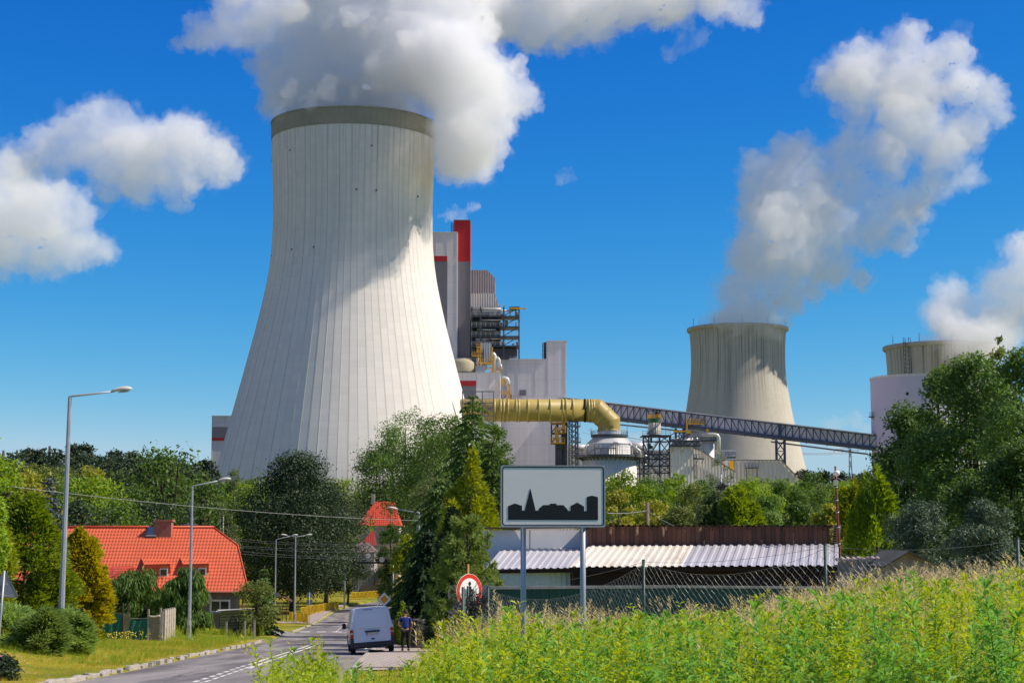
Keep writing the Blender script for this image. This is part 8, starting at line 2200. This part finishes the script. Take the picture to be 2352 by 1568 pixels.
def weed_template(r, H, leafL, narrow, nodes, fan):
    P0, D, L = [], [], []
    bx, by = r.normal(0, .05, 2) * H
    def stem(t): return np.array([bx * t * t, by * t * t, H * t])
    a = r.uniform(0, 6)
    for k in range(nodes):
        t = .12 + .88 * (k / nodes) ** .9; p = stem(t); a += 2.4; sz = leafL * (1.15 - .55 * t) * r.uniform(.8, 1.2)
        for j in range(fan):
            b = a + (j - (fan - 1) / 2) * .5; e = .25 + .75 * t * r.uniform(.5, 1.3); P0.append(p); D.append((math.cos(b), math.sin(b), e)); L.append(sz * (1 - .18 * abs(j - (fan - 1) / 2)))
        if r.uniform() < .42 and t > .35:   # side shoot
            d = np.array([math.cos(a + 1.2), math.sin(a + 1.2), 1.1]); d /= np.linalg.norm(d); Ls = H * .16 * r.uniform(.6, 1.3)
            for q in range(5):
                pp = p + d * Ls * (q + 1) / 5
                for j in range(2): b = r.uniform(0, 6.28); P0.append(pp); D.append((math.cos(b), math.sin(b), .7)); L.append(sz * .7)
    for j in range(9): b = r.uniform(0, 6.28); P0.append(stem(1.0)); D.append((math.cos(b), math.sin(b), 1.0 + r.uniform(0, 1.4))); L.append(leafL * .55)
    P0 = np.array(P0); D = np.array(D); L = np.array(L); U = np.tile([0, 0, 1.0], (len(P0), 1)) + r.normal(size=(len(P0), 3)) * .25
    V, F = leaf2(P0, D, U, L, L * narrow, .25)
    # stem as a thin three-sided cane
    sv = []; ns_ = 6
    for k in range(ns_ + 1):
        c = stem(k / ns_); rr_ = .006 * (1 - .6 * k / ns_)
        for j in range(3): sv.append(c + rr_ * np.array([math.cos(2.094 * j), math.sin(2.094 * j), 0]))
    sv = np.array(sv); sf = [[k * 3 + j, k * 3 + (j + 1) % 3, k * 3 + 3 + (j + 1) % 3, k * 3 + 3 + j] for k in range(ns_) for j in range(3)]
    return np.concatenate([V, sv]), np.concatenate([F, np.array(sf) + len(V)])


def grass_template(r, H, blades, heads, spread):
    V, F = [], []
    def ribbon_(base, az, lean, h, w, seg=5, curl=.5):
        i0 = len(V); d = np.array([math.cos(az), math.sin(az), 0]); s = np.array([-d[1], d[0], 0])
        for k in range(seg + 1):
            t = k / seg; p = base + d * (lean * h * t ** (1.6)) + np.array([0, 0, h * (t - curl * lean * t ** 3 * .6)]); ww = w * (1 - t) ** .6 + .0008; V.append(p + s * ww / 2); V.append(p - s * ww / 2)
            if k: q = i0 + 2 * k; F.append([q - 2, q - 1, q + 1, q])
        return p, d
    for k in range(blades): b = np.array([r.normal(0, spread), r.normal(0, spread), 0]); ribbon_(b, r.uniform(0, 6.28), r.uniform(.15, .7), H * r.uniform(.35, .75), r.uniform(.004, .009))
    for k in range(heads):
        b = np.array([r.normal(0, spread), r.normal(0, spread), 0]); az = r.uniform(0, 6.28); p, d = ribbon_(b, az, r.uniform(.08, .35), H * r.uniform(.85, 1.1), .0035, 5, .4)
        for q in range(14):    # nodding panicle
            t = q / 14; c = p - np.array([0, 0, 1.0]) * .17 * (1 - t) + d * (.03 * t); a2 = r.uniform(0, 6.28); e = np.array([math.cos(a2), math.sin(a2), .5 + .4 * t]) * .05 * (1.1 - t * .6) + d * .02; s = np.cross(e, [0, 0, 1.0]); s /= max(1e-6, np.linalg.norm(s)); i0 = len(V); V.extend([c, c + e * .6 + s * .006, c + e * 1.2, c + e * .6 - s * .006]); F.append([i0, i0 + 1, i0 + 2, i0 + 3])
    return np.array(V), np.array(F)


def scatter(name, temps, pos, sc, mat, seed, label, cat, kind='stuff', tilt=.1, zs=None):
    r = np.random.default_rng(seed); k = r.integers(0, len(temps), len(pos)); Vs, Fs = [], []; off = 0
    for i, (p, s) in enumerate(zip(pos, sc)):
        V, F = temps[k[i]]; a = r.uniform(0, 6.283); ca, sa = math.cos(a), math.sin(a); tx, ty = r.normal(0, tilt, 2); z = V[:, 2] * s
        W = np.stack([(V[:, 0] * ca - V[:, 1] * sa) * s + tx * z, (V[:, 0] * sa + V[:, 1] * ca) * s + ty * z, z], 1) + p; Vs.append(W); Fs.append(F + off); off += len(V)
    me = np_mesh(name, np.concatenate(Vs), np.concatenate(Fs)); o = link(name, me, mat); tag(o, label, cat, kind=kind); return o


wr = np.random.default_rng(5)


def field(n, d0, d1, u0, u1, dens=None, seed=0):
    r = np.random.default_rng(seed); out_ = []
    while len(out_) < n:
        d = math.sqrt(r.uniform(d0 * d0, d1 * d1)); u = r.uniform(u0, u1)
        if dens is not None and r.uniform() > dens(u, d): continue
        p = P(u, 1300, d); out_.append((p.x, d, float(ground(p.x, d)) - .02))
    return np.array(out_)


def clear(u, d):
    """keep the weeds off the road and the pavement, and below the boards of the sign"""
    x = P(u, 1300, d).x; s = x - float(xroad(d))
    if s < 4.0: return 0.0
    if d > 44 and s < 6.6: return 0.0
    return 1.0


def patch(u, d, sc, lo, hi):
    x = P(u, 1300, d).x; v = mnoise.noise(Vector((x * sc, d * sc * .7, 3.3))); return float(np.clip((v - lo) / (hi - lo), 0, 1))


M_weed = leaf_mat('weed_green', (.25, .40, .035), (.50, .57, .06), .38, .5, big=.35)
M_weed2 = leaf_mat('weed_bluegreen', (.15, .38, .06), (.29, .55, .10), .36, .5, big=.3)
M_grassy = leaf_mat('grass_yellowgreen', (.40, .42, .045), (.58, .48, .08), .38, .6, big=.4)
M_straw = leaf_mat('grass_straw', (.50, .43, .20), (.66, .57, .32), .3, .7, big=.5)
WT = [weed_template(wr, h, .11, .20, 38, 3) for h in (1.0, .95, .9, .97)]; WT2 = [weed_template(wr, h, .15, .19, 30, 3) for h in (1.0, .97, .94)]
GT = [grass_template(wr, 1.0, 20, 2, .07) for _ in range(4)]; GS = [grass_template(wr, 1.0, 7, 7, .09) for _ in range(5)]


TOPU = ([560, 640, 700, 745, 785, 870, 940, 990, 1020, 1060, 1130, 1300, 1480, 1700, 1850, 1950, 2100, 2350, 2500], [1545, 1480, 1455, 1475, 1525, 1535, 1525, 1495, 1455, 1418, 1402, 1418, 1414, 1400, 1374, 1345, 1330, 1320, 1314])


def hts(pos, lo, hi, seed, top=0.0):
    """growth height: the crop is short on the poor verge and tall on the bank to the right"""
    r = np.random.default_rng(seed); h = r.uniform(lo, hi, len(pos)); u = CU + pos[:, 0] / pos[:, 1] * FPX; v = np.interp(u, *TOPU) - top
    cap = -(v - VH) / FPX * pos[:, 1] - pos[:, 2]; return np.clip(np.minimum(h, cap * (.45 + .62 * r.uniform(0, 1, len(pos)) ** 1.4) - .03), .12, None)


# leafy weeds fill the slope, taller towards the right; grass runs between them, dry heads along the fence
p = field(2350, 9.5, 30, 560, 2650, lambda u, d: clear(u, d) * (.25 + .75 * patch(u, d, .22, -.15, .15)), 1); scatter('tall_weeds', WT, p, hts(p, .95, 1.5, 1), M_weed, 11, 'dense yellow green leafy weeds filling the slope below the town sign', 'weeds')
p = field(1180, 9, 24, 620, 2650, lambda u, d: clear(u, d) * (.1 + .9 * patch(u, d, .2, .0, .25)) * (1.0 if u > 1150 else .45), 2); scatter('tall_weeds', WT2, p, hts(p, .95, 1.45, 2), M_weed2, 12, 'fresh green lance leaved weeds in the near right foreground', 'weeds')
p = field(3300, 10, 40, 640, 2650, lambda u, d: clear(u, d) * (.25 if d < 17 else 1) * (1.0 if u > 1500 or d > 20 else .6), 3); scatter('tall_grass', GT, p, hts(p, 1.0, 1.6, 3, 10), M_grassy, 13, 'yellowing tall grass growing through the weeds', 'grass')
p = field(900, 13, 36, 1045, 2600, lambda u, d: clear(u, d) * (.1 + .9 * patch(u, d, .25, -.1, .2)) * (1 if d > 20 else .35) * (1.0 if u > 1750 else .5), 4); scatter('dry_grass', GS, p, hts(p, 1.1, 1.8, 4, 34), M_straw, 14, 'dry straw coloured grass with nodding seed heads along the fence', 'grass')
# verge weeds down by the pavement and road edge
p = field(420, 22, 50, 600, 1080, lambda u, d: 1.0 if 3.9 < P(u, 1300, d).x - float(xroad(d)) < 9 and not (d > 48 and P(u, 1300, d).x - float(xroad(d)) < 6.8) else 0.0, 5); scatter('verge_weeds', WT, p, hts(p, .5, 1.1, 6), M_weed, 15, 'leafy green weeds along the road edge in front of the van', 'weeds')

# lawn blades and small weeds on the left bank
def lawn_t(r, n, H):
    V, F = [], []
    for k in range(n):
        a = r.uniform(0, 6.28); b = np.array([r.normal(0, .12), r.normal(0, .12), 0]); d = np.array([math.cos(a), math.sin(a), 0]) * r.uniform(.1, .7) * H; s = np.array([-math.sin(a), math.cos(a), 0]) * .008; h = H * r.uniform(.5, 1.1); i0 = len(V); V.extend([b - s, b + s, b + d + np.array([0, 0, h]) + s * .2, b + d + np.array([0, 0, h]) - s * .2]); F.append([i0, i0 + 1, i0 + 2, i0 + 3])
    return np.array(V), np.array(F)


LT = [lawn_t(wr, 26, 1.0) for _ in range(5)]


def bank(n, y0, y1, s0, s1, seed, dens=None):
    r = np.random.default_rng(seed); out_ = []
    while len(out_) < n:
        y = r.uniform(y0, y1); s = r.uniform(s0, s1); x = float(xroad(y)) + s
        if abs(CU + x / y * FPX - 1176) > 1300: continue
        if dens is not None and r.uniform() > dens(x, y): continue
        out_.append((x, y, float(ground(x, y)) - .01))
    return np.array(out_)


M_lawn = leaf_mat('lawn_blade', (.32, .30, .02), (.52, .40, .05), .3, .7, big=.25); M_lawng = leaf_mat('lawn_blade_green', (.14, .26, .02), (.30, .36, .035), .35, .7, big=.3)
p = bank(6500, 40, 100, -16, -3.9, 21); scatter('lawn_grass', LT, p, np.random.default_rng(1).uniform(.07, .17, len(p)), M_lawn, 21, 'short yellowing grass on the left roadside bank', 'grass')
p = bank(3600, 56, 128, -22, -4.2, 22, lambda x, y: float(np.clip(mnoise.noise(Vector((x * .2, y * .12, 1))) * 2 + .5, 0, 1))); scatter('bank_grass', LT, p, np.random.default_rng(2).uniform(.12, .34, len(p)), M_lawng, 22, 'longer green grass along the garden fence on the left', 'grass')
p = bank(420, 96, 126, -12, -4.2, 23); scatter('bank_weeds', WT, p, np.random.default_rng(3).uniform(.35, .75, len(p)), M_weed, 23, 'tufts of green weeds at the left road corner by the iron gate', 'weeds')
p = bank(2600, 150, 330, -26, -5.5, 24, lambda x, y: 1.0 if x < float(xroad(y)) - 5.6 else 0); scatter('lawn_grass', LT, p, np.random.default_rng(4).uniform(.15, .4, len(p)), M_lawn, 24, 'yellow meadow grass under the big dark tree beyond the junction', 'grass')
# blossom on the corner shrub and yellow flowers by the gate
r = np.random.default_rng(9); c = GU(12, 44); n = 90; q = np.array(c) + np.stack([r.normal(0, .28, n), r.normal(-.15, .25, n), r.uniform(.25, .75, n)], 1); V, F = leafquads(q, unit(r, n), unit(r, n), np.full(n, .05), np.full(n, .05)); o = link('blossom', np_mesh('blossom', V - np.array(FLB.location), F), pm('blossom_pink', (.55, .22, .25), rough=.7), FLB)
c = GU(272, 96.5); n = 160; q = np.array(c) + np.stack([r.normal(0, .9, n), r.normal(0, .25, n), r.uniform(.1, .45, n)], 1); V, F = leafquads(q, unit(r, n), np.tile([0, -.6, .8], (n, 1)) + unit(r, n) * .3, np.full(n, .07), np.full(n, .07)); o = link('flowering_weeds', np_mesh('flowering_weeds', V, F), pm('flower_yellow', (.75, .58, .03), rough=.7)); tag(o, 'small yellow flowers in the grass below the green gate', 'flowers', kind='stuff')
# ------------------------------------------------------------------ steam and clouds: closed lumpy bodies filled with scattering vapour
def vapour(name, dens, noise_scale, lo=.30, hi=.62, col=(.974, .977, .992), floor=.05, aniso=0.0):
    m, nt, out = new_mat(name)
    pv = nd(nt, 'VolumePrincipled'); pv.inputs['Color'].default_value = (*col, 1); pv.inputs['Anisotropy'].default_value = aniso
    if noise_scale:
        tc = nd(nt, 'TexCoord'); nz = nd(nt, 'TexNoise', i_Scale=noise_scale, i_Detail=5.0, i_Roughness=.62)
        nt.links.new(tc.outputs['Object'], nz.inputs['Vector'])
        mr = nd(nt, 'MapRange'); mr.inputs[1].default_value = lo; mr.inputs[2].default_value = hi; mr.inputs[3].default_value = floor * dens; mr.inputs[4].default_value = dens
        nt.links.new(nz.outputs[0], mr.inputs[0]); nt.links.new(mr.outputs[0], pv.inputs['Density'])
    else:
        pv.inputs['Density'].default_value = dens
    nt.links.new(pv.outputs[0], out.inputs['Volume'])
    return m


ICO = None


def ico_np(sub):
    bm = bmesh.new(); bmesh.ops.create_icosphere(bm, subdivisions=sub, radius=1)
    bm.verts.ensure_lookup_table()
    V = np.array([v.co[:] for v in bm.verts]); F = np.array([[v.index for v in f.verts] for f in bm.faces]); bm.free()
    return V, F


def cloud(name, blobs, d, mat, label, cat, seed, vox, kids=9, levels=2, depth=1.0, puff=.42, mat2=None, halo=1.2):
    """blobs: (u, v, r_px[, depth offset in px]) -> puffs on puffs, fused into one body"""
    global ICO
    if ICO is None: ICO = ico_np(2)
    r_ = np.random.default_rng(seed); s = d / FPX
    S = []
    for b in blobs:
        c = np.array(P(b[0], b[1], d)); rad = b[2] * s
        off = (b[3] if len(b) > 3 else r_.normal(0, .25) * b[2]) * s * depth
        c[1] += off
        S.append((c, rad, 0))
    i = 0
    while i < len(S):
        c, rad, lv = S[i]; i += 1
        if lv >= levels: continue
        for k in range(kids if lv == 0 else max(4, kids // 2)):
            n = r_.normal(size=3); n /= np.linalg.norm(n)
            rr = rad * r_.uniform(puff * .7, puff * 1.25)
            S.append((c + n * (rad * r_.uniform(.80, 1.0)), rr, lv + 1))
    o3 = np.array(P(blobs[0][0], blobs[0][1], d)); parts = []
    for li, (gs, am, fq) in enumerate(((1.0, 13, 34), (halo, 24, 30))):
        if li and not mat2: continue
        me2 = body(name, S, gs, o3, vox * s * (1 + .3 * li), am * s, 1 / (fq * s), li * 7.7); parts.append(me2)
    Vs, Fs, Ms_, off = [], [], [], 0
    for li, m in enumerate(parts):
        n = len(m.vertices); co = np.empty(n * 3, np.float32); m.vertices.foreach_get('co', co); fv = np.empty(len(m.loops), np.int32); m.loops.foreach_get('vertex_index', fv); fv = fv.reshape(-1, 4); Vs.append(co.reshape(-1, 3)); Fs.append(fv + off); off += n; Ms_.append(np.full(len(fv), li, np.int32)); bpy.data.meshes.remove(m)
    me2 = np_mesh(name, np.concatenate(Vs), np.concatenate(Fs)); mi = np.concatenate(Ms_); me2.polygons.foreach_set('material_index', mi)
    o = link(name, me2, [mat] + ([mat2] if mat2 else [])); o.location = o3
    tag(o, label, cat, kind='stuff')
    return o


def body(name, S, gs, o3, vox, amp_, q, sh):
    V0, F0 = ICO
    V = np.concatenate([c + V0 * rad * gs for c, rad, lv in S]) - o3; F = np.concatenate([F0 + k * len(V0) for k in range(len(S))])
    me = np_mesh(name, V, F); o = link(name, me)
    mo = o.modifiers.new('r', 'REMESH'); mo.mode = 'VOXEL'; mo.voxel_size = vox
    me2 = bpy.data.meshes.new_from_object(o.evaluated_get(bpy.context.evaluated_depsgraph_get())); bpy.data.objects.remove(o); bpy.data.meshes.remove(me)
    # drop sealed hollows left inside the puffs
    n = len(me2.vertices); ed = np.empty(len(me2.edges) * 2, np.int32); me2.edges.foreach_get('vertices', ed); ed = ed.reshape(-1, 2); lb = np.arange(n)
    for _ in range(400):
        m_ = np.minimum(lb[ed[:, 0]], lb[ed[:, 1]]); l2 = lb.copy(); np.minimum.at(l2, ed[:, 0], m_); np.minimum.at(l2, ed[:, 1], m_); l2 = l2[l2]
        if (l2 == lb).all(): break
        lb = l2
    co = np.empty(n * 3, np.float32); me2.vertices.foreach_get('co', co); co = co.reshape(-1, 3); fv = np.empty(len(me2.loops), np.int32); me2.loops.foreach_get('vertex_index', fv); fv = fv.reshape(-1, 4)
    vol = np.zeros(n); tv = np.einsum('ij,ij->i', co[fv[:, 0]], np.cross(co[fv[:, 1]], co[fv[:, 2]])) + np.einsum('ij,ij->i', co[fv[:, 0]], np.cross(co[fv[:, 2]], co[fv[:, 3]])); np.add.at(vol, lb[fv[:, 0]], tv)
    keep = vol[lb[fv[:, 0]]] > 0; used = np.unique(fv[keep]); mp = np.zeros(n, np.int32); mp[used] = np.arange(len(used)); me3 = np_mesh(name, co[used], mp[fv[keep]]); bpy.data.meshes.remove(me2)
    n = len(me3.vertices); co = np.empty(n * 3, np.float32); me3.vertices.foreach_get('co', co); co = co.reshape(-1, 3); no = np.empty(n * 3, np.float32); me3.vertices.foreach_get('normal', no); no = no.reshape(-1, 3); am = np.empty(n, np.float32); dv = Vector((sh, sh, sh))
    for k in range(n): am[k] = mnoise.fractal(Vector(co[k]) * q + dv, 0.6, 2.1, 6, noise_basis='PERLIN_ORIGINAL')
    co += no * (am * amp_)[:, None]; me3.vertices.foreach_set('co', co.ravel()); me3.update(); return me3


V1 = vapour('vapour_plume', .13, .028, lo=.30, hi=.60, floor=.15); V1h = vapour('vapour_veil', .06, .05, lo=.44, hi=.62, floor=.02)
V2 = vapour('vapour_old_plume', .055, .018, lo=.33, hi=.60, floor=.12); V2h = vapour('vapour_old_veil', .030, .028, lo=.42, hi=.62, floor=.05)
V3 = vapour('vapour_cloud', .026, .009, lo=.33, hi=.60, floor=.10); V3h = vapour('vapour_cloud_veil', .016, .015, lo=.44, hi=.62, floor=.02)
cloud('steam_clouds', [
    (650, 240, 46, 0), (720, 240, 50, 70), (720, 240, 50, -70), (800, 240, 60, -60), (800, 240, 60, 80), (880, 240, 55, -60), (880, 240, 60, 70), (945, 248, 46, 0),
    (655, 160, 72, 0), (740, 130, 105, 0), (850, 110, 125, -20), (960, 140, 115, -90), (1040, 180, 80, -190), (1050, 205, 85, -60), (1085, 215, 80, -180),
    (1130, 240, 72, -120), (1195, 240, 42, -90), (1130, 300, 58, -160), (1085, 322, 78, -170), (1050, 330, 76, -40), (1112, 365, 56, -180), (1062, 390, 46, -160), (1085, 375, 56, -70), (1035, 390, 40, -40),
    (990, 50, 120, -60), (900, 20, 120), (1085, 50, 55), (1192, 152, 22), (770, 40, 60), (820, -60, 140), (980, -70, 160)],
    TD, V1, 'huge grey and white steam plume pouring from the big foreground cooling tower', 'steam', 1, 4.5, mat2=V1h)
cloud('steam_clouds', [
    (1640, 735, 26, 0), (1690, 735, 40, 50), (1690, 735, 40, -50), (1745, 735, 40, -40), (1745, 735, 40, 50), (1795, 735, 24, 0),
    (1704, 680, 62), (1797, 665, 48), (1761, 606, 80), (1800, 545, 80), (1870, 450, 70), (1822, 470, 100), (1750, 400, 48), (1833, 365, 56), (1930, 395, 46), (1904, 523, 74), (1730, 554, 40), (2008, 513, 56), (2065, 548, 36),
    (1976, 640, 24), (1863, 665, 28), (1985, 440, 52), (1960, 330, 40), (2040, 455, 44), (2095, 470, 40), (1840, 590, 60), (1915, 600, 46), (2230, 290, 46), (2205, 200, 48), (2140, 140, 50), (2290, 260, 30), (2150, 420, 44), (2020, 140, 40), (2030, 375, 58), (2160, 349, 58), (2089, 290, 68), (2089, 200, 74), (1966, 180, 70), (1966, 257, 40), (2085, 95, 46), (2188, 118, 44), (2265, 218, 38), (2210, 400, 36)],
    960, V2, 'tall leaning white steam plume rising from the old cooling tower behind the conveyor', 'steam', 2, 3.6, kids=10, mat2=V2h, halo=1.3)
cloud('steam_clouds', [
    (2130, 790, 26, 0), (2175, 800, 44, -160), (2225, 815, 56, -170), (2150, 745, 36, -60), (2207, 715, 66), (2180, 780, 40, -50), (2230, 790, 40, 40), (2269, 770, 60), (2320, 680, 72), (2350, 580, 50), (2400, 620, 80)],
    860, V2, 'white steam plume at the right edge drifting from the tower above the lilac silo', 'steam', 3, 3.6, mat2=V2h, halo=1.25)
cloud('steam_clouds', [(1030, 492, 16), (1052, 484, 18), (1075, 480, 16), (1062, 500, 14), (1085, 473, 9), (1012, 497, 8)], 650, vapour('vapour_wisp', .10, .12, lo=.4, hi=.62, floor=.03), 'small wisp of steam above the red topped stair tower', 'steam', 4, 1.8)
cloud('clouds', [
    (60, 385, 52), (120, 345, 58), (185, 320, 70), (255, 300, 76), (255, 380, 68), (330, 350, 70), (330, 410, 52), (425, 335, 70), (400, 410, 56), (485, 360, 60), (520, 385, 34)],
    1500, V3, 'white cumulus cloud left of the big tower, upper of the two', 'cloud', 5, 3.6, mat2=V3h, halo=1.2)
cloud('clouds', [
    (-40, 480, 110), (40, 480, 90), (110, 500, 75), (170, 490, 52), (165, 560, 58), (90, 570, 60), (20, 570, 55), (230, 572, 34), (165, 600, 24), (-30, 400, 55)],
    1400, V3, 'white cumulus cloud cut by the left edge, lower of the two', 'cloud', 6, 3.6, mat2=V3h, halo=1.2)
cloud('clouds', [
    (470, 75, 40), (530, 60, 56), (600, 50, 66), (680, 20, 70), (740, -10, 60), (560, 0, 60), (405, 100, 14), (440, 90, 20)],
    900, vapour('vapour_top', .045, .014, lo=.33, hi=.60, floor=.08), 'white cloud at the top left behind the big plume', 'cloud', 7, 3.6, mat2=V2h, halo=1.2)
cloud('clouds', [
    (1150, 30, 80), (1230, 40, 75), (1290, 55, 56), (1370, 40, 62), (1450, 10, 66), (1540, -10, 70), (1650, -20, 60), (1710, 20, 38), (1300, -30, 90)],
    950, V2, 'long white cloud trailing along the top right of the big plume', 'cloud', 8, 3.6, mat2=V2h, halo=1.2)
cloud('clouds', [(1530, 122, 20), (1570, 105, 26), (1605, 88, 24)], 950, vapour('vapour_puff', .035, .03, lo=.38, hi=.6, floor=.03), 'small torn cloud hanging under the long top cloud', 'cloud', 9, 3)
cloud('clouds', [(1282, 408, 16), (1308, 398, 18), (1322, 392, 10)], 1500, vapour('vapour_puff_b', .018, .02, lo=.38, hi=.6, floor=.03), 'tiny faint cloud alone in the blue right of the big plume', 'cloud', 10, 2.5)
cloud('clouds', [(1898, 972, 16), (1930, 968, 22), (1962, 968, 20), (1990, 985, 14), (1880, 1010, 16), (1920, 1030, 22)], 2600, vapour('vapour_far', .012, .004, lo=.3, hi=.6, floor=.1), 'pale low cloud near the horizon right of the old cooling tower', 'cloud', 11, 2.5)
cloud('clouds', [(1452, 1006, 16), (1470, 1012, 22), (1500, 1020, 24), (1540, 1022, 20)], 2600, vapour('vapour_far_b', .014, .004, lo=.3, hi=.6, floor=.1), 'pale low cloud between the absorber and the small silo', 'cloud', 12, 2.5)
cloud('steam_clouds', [(640, 285, 20, -150), (690, 268, 24, -195), (735, 285, 22, -215), (775, 262, 26, -222), (835, 268, 20, -222), (880, 255, 16, -205), (660, 310, 16, -190)], TD, vapour('vapour_rim', .045, .07, lo=.40, hi=.66, floor=.02), 'thin veil of steam spilling over the near rim of the big cooling tower', 'steam', 21, 3)
# things made of one piece are that piece
for o in list(COL.objects):
    if o.type == 'EMPTY' and o.parent is None and len(o.children) == 1 and not o.children[0].children and 'label' in o:
        c = o.children[0]; mw = o.matrix_basis.copy(); c.parent = None; c.matrix_basis = mw
        for k in ('label', 'category', 'group', 'kind'):
            if k in o: c[k] = o[k]
        nm = o.name; bpy.data.objects.remove(o); c.name = nm
